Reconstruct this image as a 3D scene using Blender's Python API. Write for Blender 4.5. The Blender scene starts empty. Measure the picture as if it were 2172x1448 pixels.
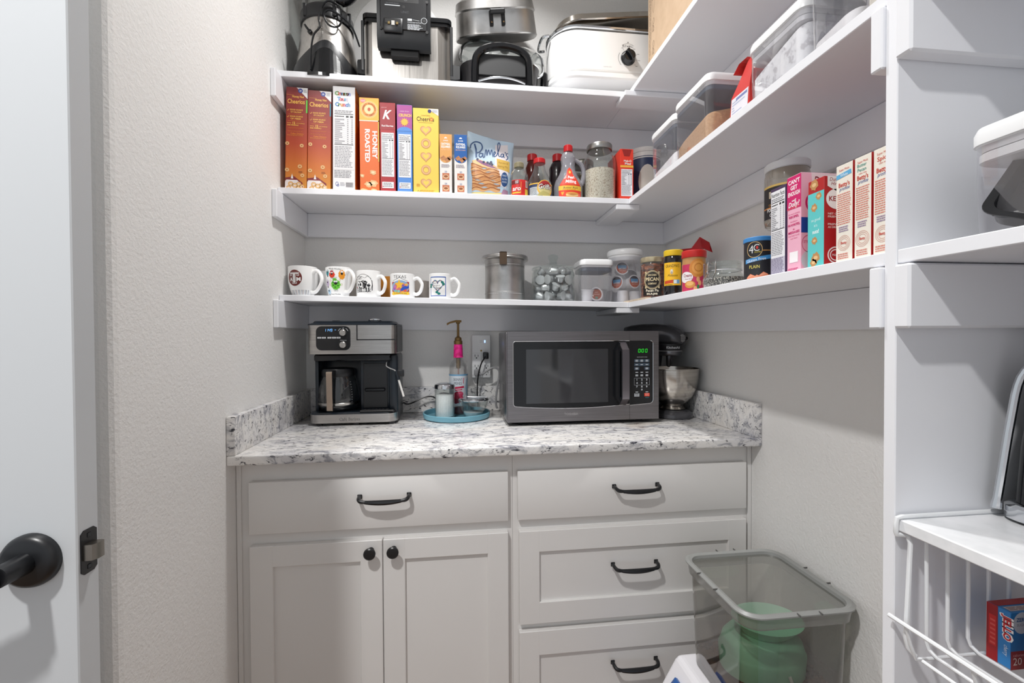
import bpy, bmesh, math, random
from mathutils import Vector, Matrix, geometry
random.seed(11)
SC = bpy.context.scene
COL = SC.collection
PI = math.pi
def rad(a): return a * PI / 180

# ---------------------------------------------------------------- camera, light, exposure
cd = bpy.data.cameras.new('camera')
cam = bpy.data.objects.new('camera', cd)
COL.objects.link(cam)
SC.camera = cam
cd.sensor_width = 36.0
cd.lens = 952.67 / 2172 * 36.0
cd.clip_start = 0.02
_p, _y, _r = -0.0139245, 0.1194382, -0.0050953
_fw = Vector((math.sin(_y) * math.cos(_p), math.cos(_y) * math.cos(_p), math.sin(_p)))
_rt = Vector((math.cos(_y), -math.sin(_y), 0))
_up = _rt.cross(_fw)
_r2 = _rt * math.cos(_r) + _up * math.sin(_r)
_u2 = _up * math.cos(_r) - _rt * math.sin(_r)
_m = Matrix((_r2, _u2, -_fw)).transposed().to_4x4()
_m.translation = (-0.09475, -1.79544, 1.21182)
cam.matrix_world = _m

world = bpy.data.worlds.new('world')
SC.world = world
world.use_nodes = True
world.node_tree.nodes['Background'].inputs[0].default_value = (0.9, 0.95, 1.0, 1)
world.node_tree.nodes['Background'].inputs[1].default_value = 0.65

def area(name, loc, size, watts, col, rot=(0, 0, 0), shape='DISK'):
    l = bpy.data.lights.new(name, 'AREA')
    l.shape = shape; l.size = size; l.energy = watts; l.color = col
    o = bpy.data.objects.new(name, l)
    o.location = loc; o.rotation_euler = rot
    COL.objects.link(o)
    return o
LAMPS = ((-0.02, -0.56, 11.5, 120), (-0.80, -1.98, 36, 150))
for _x, _y, _w, _s in LAMPS:
    area('ceiling_lamp_light', (_x, _y, 2.895), 0.12, _w, (1.0, 0.99, 0.975)).data.spread = rad(_s)
SC.view_settings.view_transform = 'Standard'
SC.view_settings.look = 'None'
SC.view_settings.gamma = 1.0
SC.view_settings.use_curve_mapping = False
SC.view_settings.exposure = 0.0
SC.cycles.max_bounces = 10
SC.cycles.diffuse_bounces = 6
SC.cycles.glossy_bounces = 5
SC.cycles.transmission_bounces = 8
SC.cycles.transparent_max_bounces = 24
SC.cycles.caustics_reflective = False
SC.cycles.caustics_refractive = False
SC.cycles.sample_clamp_indirect = 6.0
SC.cycles.use_denoising = True

# ---------------------------------------------------------------- materials
def lin(c):
    o = []
    for v in c[:3]:
        v /= 255.0
        o.append(v / 12.92 if v <= 0.04045 else ((v + 0.055) / 1.055) ** 2.4)
    return (o[0], o[1], o[2], 1.0)
_mc = {}
def M(c, rough=0.5, metal=0.0, spec=0.5, coat=0.0):
    k = (tuple(c), rough, metal, spec, coat)
    if k in _mc: return _mc[k]
    m = bpy.data.materials.new('paint_%d' % len(_mc))
    m.use_nodes = True
    b = m.node_tree.nodes['Principled BSDF']
    b.inputs['Base Color'].default_value = lin(c)
    b.inputs['Roughness'].default_value = rough
    b.inputs['Metallic'].default_value = metal
    b.inputs['Specular IOR Level'].default_value = spec
    b.inputs['Coat Weight'].default_value = coat
    _mc[k] = m
    return m
def nodes(name):
    m = bpy.data.materials.new(name); m.use_nodes = True
    nt = m.node_tree
    return m, nt, nt.nodes['Principled BSDF']
def N(nt, t, **kw):
    n = nt.nodes.new(t)
    for k, v in kw.items():
        if k in n.inputs: n.inputs[k].default_value = v
        else: setattr(n, k, v)
    return n
def ramp(nt, fac, stops):
    r = nt.nodes.new('ShaderNodeValToRGB')
    e = r.color_ramp.elements
    while len(e) < len(stops): e.new(0.5)
    for i, (p, c) in enumerate(stops):
        e[i].position = p; e[i].color = lin(c) if len(c) == 3 else c
    nt.links.new(fac, r.inputs[0])
    return r.outputs[0]
def bump(nt, b, fac, s, d=0.002):
    n = N(nt, 'ShaderNodeBump', Strength=s, Distance=d)
    nt.links.new(fac, n.inputs['Height'])
    nt.links.new(n.outputs[0], b.inputs['Normal'])
def noisy(name, stops, scale, detail=4, rough=0.6, b_s=0, b_scale=None, metal=0, stretch=None, b_d=0.002, dist=0):
    m, nt, b = nodes(name)
    tc = N(nt, 'ShaderNodeTexCoord'); src = tc.outputs['Object']
    if stretch:
        mp = N(nt, 'ShaderNodeMapping'); mp.inputs['Scale'].default_value = stretch
        nt.links.new(src, mp.inputs[0]); src = mp.outputs[0]
    n = N(nt, 'ShaderNodeTexNoise', Scale=scale, Detail=detail, Distortion=dist)
    nt.links.new(src, n.inputs['Vector'])
    nt.links.new(ramp(nt, n.outputs[0], stops), b.inputs['Base Color'])
    b.inputs['Roughness'].default_value = rough
    b.inputs['Metallic'].default_value = metal
    if b_s:
        n2 = N(nt, 'ShaderNodeTexNoise', Scale=b_scale or scale, Detail=3)
        nt.links.new(src, n2.inputs['Vector'])
        bump(nt, b, n2.outputs[0], b_s, b_d)
    return m
def clear(name, tint=(250, 252, 252), alpha=0.0, body=(200, 205, 205), gloss=0.05, rough=0.03):
    """thin see-through wall: tinted transparency, a share of cloudy diffuse, and a fresnel reflection"""
    m = bpy.data.materials.new(name); m.use_nodes = True
    nt = m.node_tree; nt.nodes.clear()
    out = N(nt, 'ShaderNodeOutputMaterial')
    tr = N(nt, 'ShaderNodeBsdfTransparent'); tr.inputs[0].default_value = lin(tint)
    df = N(nt, 'ShaderNodeBsdfDiffuse'); df.inputs[0].default_value = lin(body)
    gl = N(nt, 'ShaderNodeBsdfGlossy'); gl.inputs[0].default_value = (1, 1, 1, 1); gl.inputs['Roughness'].default_value = rough
    m1 = N(nt, 'ShaderNodeMixShader'); m1.inputs[0].default_value = alpha
    nt.links.new(tr.outputs[0], m1.inputs[1]); nt.links.new(df.outputs[0], m1.inputs[2])
    lw = N(nt, 'ShaderNodeLayerWeight', Blend=0.5)
    pw = N(nt, 'ShaderNodeMath', operation='POWER'); pw.inputs[1].default_value = 2.4
    mu = N(nt, 'ShaderNodeMath', operation='MULTIPLY_ADD'); mu.inputs[1].default_value = 0.75; mu.inputs[2].default_value = gloss
    nt.links.new(lw.outputs['Facing'], pw.inputs[0]); nt.links.new(pw.outputs[0], mu.inputs[0])
    m2 = N(nt, 'ShaderNodeMixShader')
    nt.links.new(mu.outputs[0], m2.inputs[0]); nt.links.new(m1.outputs[0], m2.inputs[1]); nt.links.new(gl.outputs[0], m2.inputs[2])
    nt.links.new(m2.outputs[0], out.inputs[0])
    return m
def emit(c, s):
    m, nt, b = nodes('glow')
    b.inputs['Base Color'].default_value = (0, 0, 0, 1)
    b.inputs['Emission Color'].default_value = lin(c)
    b.inputs['Emission Strength'].default_value = s
    return m
def vgrad(name, stops, z0, z1, rough=0.45):
    """a printed colour gradient up a carton (object z from z0 to z1)"""
    m, nt, b = nodes(name)
    tc = N(nt, 'ShaderNodeTexCoord'); sx = N(nt, 'ShaderNodeSeparateXYZ')
    nt.links.new(tc.outputs['Object'], sx.inputs[0])
    mr = N(nt, 'ShaderNodeMapRange'); mr.inputs[1].default_value = z0; mr.inputs[2].default_value = z1
    nt.links.new(sx.outputs[2], mr.inputs[0])
    nt.links.new(ramp(nt, mr.outputs[0], stops), b.inputs['Base Color'])
    b.inputs['Roughness'].default_value = rough
    return m

def wallmat(name, c, scale=150, s=0.35):
    m, nt, b = nodes(name)
    tc = N(nt, 'ShaderNodeTexCoord')
    n = N(nt, 'ShaderNodeTexNoise', Scale=scale, Detail=3, Roughness=0.55)
    nt.links.new(tc.outputs['Object'], n.inputs['Vector'])
    b.inputs['Base Color'].default_value = lin(c)
    b.inputs['Roughness'].default_value = 0.75
    b.inputs['Specular IOR Level'].default_value = 0.25
    bump(nt, b, n.outputs[0], s, 0.004)
    return m
WALL = wallmat('wall_paint', (236, 235, 233))
CEIL = wallmat('ceiling_paint', (236, 236, 233), 90, 0.25)
SHELF = M((238, 239, 243), 0.35, 0, 0.4)
CAB = noisy('cabinet_paint', [(0.0, (226, 224, 222)), (1.0, (230, 228, 226))], 6, 2, 0.42)
DOORP = M((205, 208, 211), 0.4)
BLK = M((24, 25, 28), 0.35)
BLKG = M((18, 19, 22), 0.16)
BLKM = M((30, 31, 33), 0.6)
NAVY = M((20, 29, 38), 0.3)
STEEL = noisy('brushed_steel', [(0.3, (168, 165, 162)), (0.7, (192, 189, 186))], 14, 3, 0.27, metal=1, stretch=(1, 1, 60))
STEELV = noisy('brushed_steel_upright', [(0.3, (176, 172, 168)), (0.7, (200, 197, 193))], 10, 3, 0.3, metal=1, stretch=(40, 40, 1))
DSTEEL = noisy('dark_steel', [(0.3, (124, 121, 123)), (0.7, (140, 137, 139))], 10, 3, 0.34, metal=1, stretch=(1, 1, 50))
CHROME = M((215, 217, 220), 0.12, 1)
ALU = noisy('worn_aluminium', [(0.3, (150, 148, 145)), (0.55, (196, 195, 194)), (0.75, (206, 206, 206))], 9, 6, 0.33, metal=1)
LIDM = M((172, 171, 168), 0.3, 1)
WHITE = M((238, 238, 238), 0.3)
WPLA = M((236, 237, 238), 0.32)
PORC = M((244, 244, 243), 0.14)
GLASS = clear('jar_glass', (240, 244, 243), 0.03, (200, 206, 204), gloss=0.05)
CLEARP = clear('clear_plastic', (245, 245, 247), 0.09, (226, 224, 230), gloss=0.04)
GASK = M((86, 96, 110), 0.5)
CARD = noisy('cardboard', [(0.3, (196, 168, 138)), (0.7, (206, 179, 150))], 30, 4, 0.8)

def granite():
    m, nt, b = nodes('granite')
    tc = N(nt, 'ShaderNodeTexCoord')
    mp = N(nt, 'ShaderNodeMapping'); mp.inputs['Rotation'].default_value = (0.5, 0.35, 0.5); mp.inputs['Scale'].default_value = (0.55, 1.35, 1.0)
    nt.links.new(tc.outputs['Object'], mp.inputs[0])
    a = N(nt, 'ShaderNodeTexNoise', Scale=9, Detail=5, Roughness=0.6, Distortion=0.7)
    c = N(nt, 'ShaderNodeTexNoise', Scale=75, Detail=5, Roughness=0.68, Distortion=0.9)
    d = N(nt, 'ShaderNodeTexNoise', Scale=34, Detail=6, Roughness=0.7, Distortion=1.2)
    e = N(nt, 'ShaderNodeTexNoise', Scale=3.2, Detail=2)
    for n in (a, c, d): nt.links.new(mp.outputs[0], n.inputs['Vector'])
    nt.links.new(tc.outputs['Object'], e.inputs['Vector'])
    base = ramp(nt, a.outputs[0], [(0.35, (206, 205, 208)), (0.5, (236, 234, 232)), (0.7, (230, 226, 221))])
    def over(prev, mask, col):
        mx = N(nt, 'ShaderNodeMix', data_type='RGBA')
        nt.links.new(mask, mx.inputs[0]); nt.links.new(prev, mx.inputs[6]); mx.inputs[7].default_value = lin(col)
        return mx.outputs[2]
    W0, B1 = (0, 0, 0), (255, 255, 255)
    g = ramp(nt, d.outputs[0], [(0.49, W0), (0.58, B1)])
    fade = ramp(nt, a.outputs[0], [(0.36, B1), (0.62, (70, 70, 70))])
    mul = N(nt, 'ShaderNodeMix', data_type='RGBA', blend_type='MULTIPLY'); mul.inputs[0].default_value = 1
    nt.links.new(g, mul.inputs[6]); nt.links.new(fade, mul.inputs[7])
    col = over(base, mul.outputs[2], (136, 137, 146))
    k = ramp(nt, c.outputs[0], [(0.565, W0), (0.64, B1)])
    col = over(col, k, (52, 52, 60))
    t = ramp(nt, e.outputs[0], [(0.69, W0), (0.76, (150, 150, 150))])
    col = over(col, t, (176, 140, 92))
    nt.links.new(col, b.inputs['Base Color'])
    b.inputs['Roughness'].default_value = 0.16
    return m
GRAN = granite()

# ---------------------------------------------------------------- geometry helpers
def wloc(o):
    v = Vector((0, 0, 0))
    while o is not None:
        v += o.location; o = o.parent
    return v
class G:
    def __init__(s): s.v = []; s.f = []; s.mi = []; s.mats = []
    def _m(s, m):
        if m not in s.mats: s.mats.append(m)
        return s.mats.index(m)
    def add(s, vs, fs, m):
        n = len(s.v); k = s._m(m)
        s.v += [Vector(v) for v in vs]
        for f in fs:
            s.f.append([i + n for i in f]); s.mi.append(k)
        return s
    def mark(s): return len(s.v)
    def tf(s, mtx, start=0):
        for i in range(start, len(s.v)): s.v[i] = mtx @ s.v[i]
        return s
    def box(s, x0, x1, y0, y1, z0, z1, m, bev=0.0, seg=2):
        if bev <= 0:
            vs = [(x, y, z) for z in (z0, z1) for y in (y0, y1) for x in (x0, x1)]
            return s.add(vs, [(0, 2, 3, 1), (4, 5, 7, 6), (0, 1, 5, 4), (2, 6, 7, 3), (0, 4, 6, 2), (1, 3, 7, 5)], m)
        bm = bmesh.new()
        bmesh.ops.create_cube(bm, size=1)
        for v in bm.verts:
            v.co = Vector(((x0 + x1) / 2 + v.co.x * (x1 - x0), (y0 + y1) / 2 + v.co.y * (y1 - y0), (z0 + z1) / 2 + v.co.z * (z1 - z0)))
        bmesh.ops.bevel(bm, geom=bm.edges[:], offset=bev, segments=seg, affect='EDGES', profile=0.5)
        bm.verts.index_update()
        s.add([v.co.copy() for v in bm.verts], [[v.index for v in f.verts] for f in bm.faces], m)
        bm.free()
        return s
    def loft(s, rings, m, cap0=True, cap1=True, closed=True):
        n = len(rings[0]); vs = [p for r in rings for p in r]; fs = []
        for i in range(len(rings) - 1):
            for j in range(n if closed else n - 1):
                a = i * n + j; b = i * n + (j + 1) % n
                fs.append((a, b, b + n, a + n))
        if cap0: fs.append(tuple(range(n - 1, -1, -1)))
        if cap1: fs.append(tuple((len(rings) - 1) * n + j for j in range(n)))
        return s.add(vs, fs, m)
    def lathe(s, prof, m, n=36, c=(0, 0, 0), sx=1.0, sy=1.0, cap0=True, cap1=True):
        rings = [[(c[0] + r * sx * math.cos(2 * PI * j / n), c[1] + r * sy * math.sin(2 * PI * j / n), c[2] + z) for j in range(n)] for r, z in prof]
        return s.loft(rings, m, cap0, cap1)
    def tube(s, pts, r, m, n=8, closed=False, sm=0, flat=1.0):
        P = [Vector(p) for p in pts]
        if sm: P = smooth(P, sm, closed)
        rr = r if isinstance(r, (list, tuple)) else [r] * len(P)
        if len(rr) != len(P):
            rr = [rr[min(len(rr) - 1, int(i * (len(rr) - 1) / max(1, len(P) - 1) + 0.5))] for i in range(len(P))]
        rings = []; up = None
        for i, p in enumerate(P):
            a = P[i - 1] if (i or closed) else p
            b = P[(i + 1) % len(P)] if (i < len(P) - 1 or closed) else p
            t = (b - a).normalized()
            if up is None:
                up = Vector((0, 0, 1)) if abs(t.z) < 0.9 else Vector((0, 1, 0))
            x = t.cross(up)
            if x.length < 1e-6: x = t.orthogonal()
            x.normalize(); up = x.cross(t).normalized()
            rings.append([p + x * (rr[i] * math.cos(2 * PI * j / n)) + up * (rr[i] * flat * math.sin(2 * PI * j / n)) for j in range(n)])
        if closed:
            rings.append(rings[0]); return s.loft(rings, m, False, False)
        return s.loft(rings, m)
    def prism(s, poly, d0, d1, m, axis='y'):
        """polygon in the plane across an axis, pushed from d0 to d1 along it"""
        def P(a, b, d): return {'y': (a, d, b), 'x': (d, a, b), 'z': (a, b, d)}[axis]
        return s.loft([[P(a, b, d0) for a, b in poly], [P(a, b, d1) for a, b in poly]], m)
    def ball(s, c, r, m, n=12):
        r = r if isinstance(r, (list, tuple)) else (r, r, r)
        k = max(4, n // 2)
        rings = [[(c[0] + r[0] * math.sin(PI * i / k) * math.cos(2 * PI * j / n), c[1] + r[1] * math.sin(PI * i / k) * math.sin(2 * PI * j / n), c[2] - r[2] * math.cos(PI * i / k)) for j in range(n)] for i in range(1, k)]
        return s.loft(rings, m)
    def ob(s, name, parent=None, smooth=35, kind=None):
        me = bpy.data.meshes.new(name)
        off = wloc(parent) if parent is not None else Vector((0, 0, 0))
        me.from_pydata([v - off for v in s.v], [], s.f)
        for m in s.mats: me.materials.append(m)
        me.polygons.foreach_set('material_index', s.mi)
        bm = bmesh.new(); bm.from_mesh(me)
        bmesh.ops.recalc_face_normals(bm, faces=bm.faces[:])
        bm.to_mesh(me); bm.free()
        if smooth:
            me.polygons.foreach_set('use_smooth', [True] * len(me.polygons))
            me.set_sharp_from_angle(angle=rad(smooth))
        me.update()
        o = bpy.data.objects.new(name, me)
        COL.objects.link(o)
        if parent is not None: o.parent = parent
        if kind: o['kind'] = kind
        return o
def smooth(P, k, closed=False):
    out = []; n = len(P)
    for i in range(n if closed else n - 1):
        p0 = P[(i - 1) % n] if (closed or i) else P[i]; p1 = P[i]; p2 = P[(i + 1) % n]
        p3 = P[(i + 2) % n] if (closed or i < n - 2) else P[(i + 1) % n]
        for j in range(k):
            t = j / k
            out.append(0.5 * ((2 * p1) + (p2 - p0) * t + (2 * p0 - 5 * p1 + 4 * p2 - p3) * t * t + (3 * p1 - p0 - 3 * p2 + p3) * t ** 3))
    if not closed: out.append(P[-1])
    return out
def rr(hx, hy, r, z, k=5, c=(0, 0)):
    """ring of a rounded rectangle"""
    r = min(r, hx - 1e-5, hy - 1e-5); out = []
    for q, (sx, sy) in enumerate(((1, 1), (-1, 1), (-1, -1), (1, -1))):
        for i in range(k + 1):
            a = PI / 2 * (q + i / k)
            out.append((c[0] + sx * (hx - r) + r * math.cos(a), c[1] + sy * (hy - r) + r * math.sin(a), z))
    return out
def thing(name, label, cat, loc=(0, 0, 0), group=None, rz=0.0):
    o = bpy.data.objects.new(name, None)
    o.empty_display_size = 0.05
    COL.objects.link(o)
    o.location = loc; o.rotation_euler = (0, 0, rz)
    o['label'] = label; o['category'] = cat
    if group: o['group'] = group
    return o
def tag(o, label, cat, group=None, kind=None):
    o['label'] = label; o['category'] = cat
    if group: o['group'] = group
    if kind: o['kind'] = kind
    return o
def dup(root, loc, label=None, rot=None):
    r = root.copy(); COL.objects.link(r); r.location = loc
    if rot is not None: r.rotation_euler = rot
    if label: r['label'] = label
    for ch in list(root.children):
        c = ch.copy(); COL.objects.link(c); c.parent = r
        for g in list(ch.children):
            d = g.copy(); COL.objects.link(d); d.parent = c
    return r

# ---------------------------------------------------------------- printing on packages
_tc = {}
def textmesh(s, bold, shear):
    k = (s, bold, shear)
    if k not in _tc:
        cu = bpy.data.curves.new('t', 'FONT')
        cu.body = s; cu.size = 1; cu.offset = bold; cu.shear = shear; cu.resolution_u = 2
        o = bpy.data.objects.new('t', cu)
        me = bpy.data.meshes.new_from_object(o)
        vs = [(v.co.x, v.co.y) for v in me.vertices]
        fs = [tuple(p.vertices) for p in me.polygons]
        bpy.data.objects.remove(o); bpy.data.curves.remove(cu); bpy.data.meshes.remove(me)
        _tc[k] = (vs, fs)
    return _tc[k]
class Art:
    """flat printed shapes in the (a, z) plane of one face, laid on a surface by fn(a, z, lift)"""
    def __init__(s, fn, rough=0.45, step=0): s.fn = fn; s.it = []; s.rough = rough; s.step = step
    def raw(s, vs, fs, c, L): s.it.append((vs, fs, c, L)); return s
    def rect(s, x0, x1, z0, z1, c, L=0): return s.raw([(x0, z0), (x1, z0), (x1, z1), (x0, z1)], [(0, 1, 2, 3)], c, L)
    def poly(s, pts, c, L=1):
        tri = geometry.tessellate_polygon([[Vector((p[0], p[1], 0)) for p in pts]])
        return s.raw(list(pts), [tuple(t) for t in tri], c, L)
    def ell(s, x, z, rx, rz, c, L=1, n=20, a0=0, a1=2 * PI):
        pts = [(x + rx * math.cos(a0 + (a1 - a0) * i / n), z + rz * math.sin(a0 + (a1 - a0) * i / n)) for i in range(n + (0 if a1 - a0 > 6.28 else 1))]
        return s.raw(pts, [tuple(range(len(pts)))], c, L)
    def ring(s, x, z, rx, rz, w, c, L=1, n=22, a0=0, a1=2 * PI):
        vs = []; fs = []; full = a1 - a0 > 6.28
        for i in range(n + 1):
            a = a0 + (a1 - a0) * i / n
            vs += [(x + rx * math.cos(a), z + rz * math.sin(a)), (x + (rx - w) * math.cos(a), z + (rz - w) * math.sin(a))]
        for i in range(n): fs.append((2 * i, 2 * i + 2, 2 * i + 3, 2 * i + 1))
        return s.raw(vs, fs, c, L)
    def line(s, pts, w, c, L=1):
        vs = []; fs = []
        for i, p in enumerate(pts):
            a = pts[max(0, i - 1)]; b = pts[min(len(pts) - 1, i + 1)]
            d = Vector((b[0] - a[0], b[1] - a[1]))
            d = d.normalized() if d.length > 0 else Vector((1, 0))
            vs += [(p[0] - d.y * w / 2, p[1] + d.x * w / 2), (p[0] + d.y * w / 2, p[1] - d.x * w / 2)]
        for i in range(len(pts) - 1): fs.append((2 * i, 2 * i + 1, 2 * i + 3, 2 * i + 2))
        return s.raw(vs, fs, c, L)
    def text(s, t, x, z, h, c, L=2, w=None, bold=0.0, shear=0.0, rot=0.0, al='C', sx=1.0):
        vs, fs = textmesh(t, bold, shear)
        if not vs: return s
        x0 = min(v[0] for v in vs); x1 = max(v[0] for v in vs)
        k = h / 0.73; kx = k * sx
        if w: kx = w / (x1 - x0)
        ox = {'C': (x0 + x1) / 2, 'L': x0, 'R': x1}[al]
        ca, sa = math.cos(rot), math.sin(rot)
        out = []
        for a, b in vs:
            p, q = (a - ox) * kx, b * k
            out.append((x + p * ca - q * sa, z + p * sa + q * ca))
        return s.raw(out, fs, c, L)
    def arc_text(s, t, x, z, r, a0, a1, h, c, L=2, bold=0.0, inward=False):
        n = len(t)
        for i, ch in enumerate(t):
            if ch == ' ': continue
            a = a0 + (a1 - a0) * (i + 0.5) / n
            s.text(ch, x + r * math.cos(a), z + r * math.sin(a), h, c, L, bold=bold, rot=a - PI / 2 + (PI if inward else 0))
        return s
    def fine(s, x0, x1, z0, z1, n, c, L=1, fill=0.55, ragged=0.2):
        """rows of print too small to read"""
        d = (z1 - z0) / n
        for i in range(n):
            zc = z1 - d * (i + 0.5); x = x0
            xe = x1 - random.random() * ragged * (x1 - x0)
            while x < xe:
                w = (0.06 + 0.16 * random.random()) * (x1 - x0)
                s.rect(x, min(x + w, xe), zc - d * fill / 2, zc + d * fill / 2, c, L)
                x += w + 0.025 * (x1 - x0)
        return s
    def facts(s, x0, x1, z0, z1, title=True, ink=(60, 60, 66), bg=(236, 236, 238), L=1, rows=14, head=0.07):
        h = z1 - z0; w = x1 - x0
        s.rect(x0, x1, z0, z1, bg, L)
        z = z1 - h * 0.015
        if title:
            s.text('Nutrition Facts', (x0 + x1) / 2, z - h * head * 0.8, h * head * 0.7, ink, L + 1, w=w * 0.92, bold=0.01)
            z -= h * head
        s.fine(x0 + w * .05, x1 - w * .05, z - h * 0.05, z, 2, (120, 120, 126), L + 1)
        z -= h * 0.06
        s.rect(x0 + w * .04, x1 - w * .04, z - h * 0.012, z, ink, L + 1)
        z -= h * 0.03
        s.fine(x0 + w * .05, x0 + w * .5, z - h * 0.03, z, 1, ink, L + 1, ragged=0)
        s.rect(x0 + w * .6, x0 + w * .73, z - h * 0.03, z, ink, L + 1).rect(x0 + w * .8, x0 + w * .95, z - h * 0.03, z, ink, L + 1)
        z -= h * 0.05
        zz = z0 + h * 0.42; d = (z - zz) / rows
        for i in range(rows):
            a = z - d * i
            s.rect(x0 + w * .05, x0 + w * (.25 + .3 * random.random()), a - d * .7, a - d * .25, (140, 140, 146), L + 1)
            s.rect(x0 + w * .66, x0 + w * .72, a - d * .7, a - d * .25, (140, 140, 146), L + 1).rect(x0 + w * .86, x0 + w * .94, a - d * .7, a - d * .25, (140, 140, 146), L + 1)
            s.rect(x0 + w * .04, x1 - w * .04, a - d * .06, a, (170, 170, 176), L + 1)
        s.rect(x0 + w * .04, x1 - w * .04, zz - h * .012, zz, ink, L + 1)
        s.fine(x0 + w * .05, x1 - w * .05, z0 + h * .03, zz - h * .03, 14, (150, 150, 156), L + 1)
        return s
    def ob(s, name, parent, label=None):
        vs = []; fs = []; mi = []; mats = []
        for v, f, c, L in s.it:
            m = c if isinstance(c, bpy.types.Material) else M(c, s.rough)
            if m not in mats: mats.append(m)
            n = len(vs); k = mats.index(m)
            vs += [Vector((p[0], p[1], L)) for p in v]
            for q in f:
                fs.append([i + n for i in q]); mi.append(k)
        me = bpy.data.meshes.new(name)
        me.from_pydata(vs, [], fs)
        for m in mats: me.materials.append(m)
        me.polygons.foreach_set('material_index', mi)
        if s.step:
            bm = bmesh.new(); bm.from_mesh(me)
            xs = [v.co.x for v in bm.verts]
            x = math.ceil(min(xs) / s.step) * s.step
            while x < max(xs):
                bmesh.ops.bisect_plane(bm, geom=bm.verts[:] + bm.edges[:] + bm.faces[:], plane_co=(x, 0, 0), plane_no=(1, 0, 0))
                x += s.step
            zs = [v.co.y for v in bm.verts]; st = max(s.step, .005)
            z = math.ceil(min(zs) / st) * st
            while z < max(zs):
                bmesh.ops.bisect_plane(bm, geom=bm.verts[:] + bm.edges[:] + bm.faces[:], plane_co=(0, z, 0), plane_no=(0, 1, 0))
                z += st
            bm.to_mesh(me); bm.free()
        off = wloc(parent)
        for v in me.vertices:
            v.co = Vector(s.fn(v.co.x, v.co.y, 0.00025 + 0.00012 * v.co.z)) - off
        me.update()
        o = bpy.data.objects.new(name, me)
        COL.objects.link(o); o.parent = parent
        if label: o['label'] = label
        return o
def on_front(x, y, z): return lambda a, b, l: (x + a, y - l, z + b)          # faces -y
def on_left(x, y, z): return lambda a, b, l: (x - l, y - a, z + b)           # faces -x, a runs towards -y
def on_top(x, y, z): return lambda a, b, l: (x + a, y + b, z + l)
def scaled(fn, sa, sb): return lambda p, q, l: fn(p * sa, q * sb, l)
def on_cyl(x, y, z, r, turn=0.0, sx=1.0, sy=1.0):
    def fn(a, b, l):
        q = r(b) if callable(r) else r
        t = a / (q if not callable(r) else r(None)) + turn
        return (x + (q + l) * sx * math.sin(t), y - (q + l) * sy * math.cos(t), z + b)
    return fn
# ---------------------------------------------------------------- the room
XL, XR = -0.6706, 0.7707
def struct(name, g, smooth=0):
    o = g.ob(name, None, smooth); o['kind'] = 'structure'; return o
FLOORM = noisy('floor_boards', [(0.3, (108, 84, 64)), (0.7, (136, 108, 84))], 5, 5, 0.4, stretch=(8, 1, 1))
struct('floor', G().box(-2.6, XR, -3.6, 0, -0.1, 0, FLOORM))
struct('ceiling', G().box(-2.6, XR, -3.6, 0, 2.92, 3.02, CEIL))
struct('wall_back', G().box(XL - 0.1, XR + 0.1, 0, 0.1, 0, 2.92, WALL))
struct('wall_left', G().prism([(XL, 0), (XL - 0.12, 0), (XL - 0.12, -0.972), (XL - 0.018, -0.972), (XL - 0.007, -0.9690), (XL - 0.002, -0.9630), (XL, -0.954)], 0, 2.92, WALL, 'z'))
struct('wall_right', G().box(XR, XR + 0.1, -3.6, 0, 0, 2.92, WALL))
struct('wall_hall_return', G().box(-2.6, XL - 0.12, -0.972, -0.87, 0, 2.92, WALL))

# ceiling lamps (the pantry lamp and the hall lamp behind the camera)
for lb, x, y, r in (('recessed ceiling lamp above the front edge of the worktop', LAMPS[0][0], LAMPS[0][1], 0.08), ('recessed ceiling lamp in the hall, in front of the open door', LAMPS[1][0], LAMPS[1][1], 0.08)):
    t = thing('ceiling_lamp', lb, 'lamp', (x, y, 2.92))
    G().lathe([(r - .008, 2.902), (r, 2.900), (r + 0.012, 2.908), (r + 0.014, 2.9195)], M((235, 235, 232), 0.4), 40, (x, y, 0), cap0=False).ob('trim_ring', t)
# open door slab at the left, free edge towards the pantry
d = struct('door_1', G().box(-1.325, -0.565, -1.1825, -1.1485, 0.012, 2.04, DOORP, 0.0015, 1))
kn = G()
DX, DZ, DY = -0.6135, 0.9405, -1.1825
m0 = kn.mark()
kn.lathe([(0.0325, 0.0), (0.0325, 0.005), (0.030, 0.010), (0.026, 0.0125), (0.0, 0.0128)], BLK, 40)
kn.lathe([(0.013, 0.01), (0.0125, 0.03), (0.012, 0.045)], BLK, 20)
kn.tf(Matrix.Translation((DX, DY, DZ)) @ Matrix.Rotation(rad(90), 4, 'X'), m0)
kn.tube([(DX, DY - 0.04, DZ), (DX - 0.02, DY - 0.047, DZ - 0.001), (DX - 0.06, DY - 0.05, DZ - 0.004), (DX - 0.115, DY - 0.05, DZ - 0.006)], [0.0125, 0.0115, 0.0105, 0.0095], BLK, 14, sm=5)
kn.ob('door_handle', d)
lp = G()
pz = [(-1.1775 + 0.0045, 0), ]
ys = [-1.1755, -1.1555]
lp.loft([[(-0.565 + q, -1.1655 + a * 0.0125, DZ + b) for a, b in ((-1, -.024), (-.6, -.028), (.6, -.028), (1, -.024), (1, .024), (.6, .028), (-.6, .028), (-1, .024))] for q in (-0.001, 0.0012)], BLK)
for z in (-0.020, 0.020):
    lp.box(-0.5642, -0.5632, -1.1685, -1.1625, DZ + z - 0.003, DZ + z + 0.003, M((70, 72, 75), 0.3, 1), 0.0008, 1)
lp.ob('latch_plate', d)
lb = G()
lb.prism([(-0.564, -1.1745), (-0.555, -1.1735), (-0.5515, -1.1685), (-0.551, -1.159), (-0.5535, -1.1575), (-0.564, -1.1575)], DZ - 0.010, DZ + 0.010, M((150, 145, 138), 0.3, 1), 'z')
lb.ob('latch_bolt', d)

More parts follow.
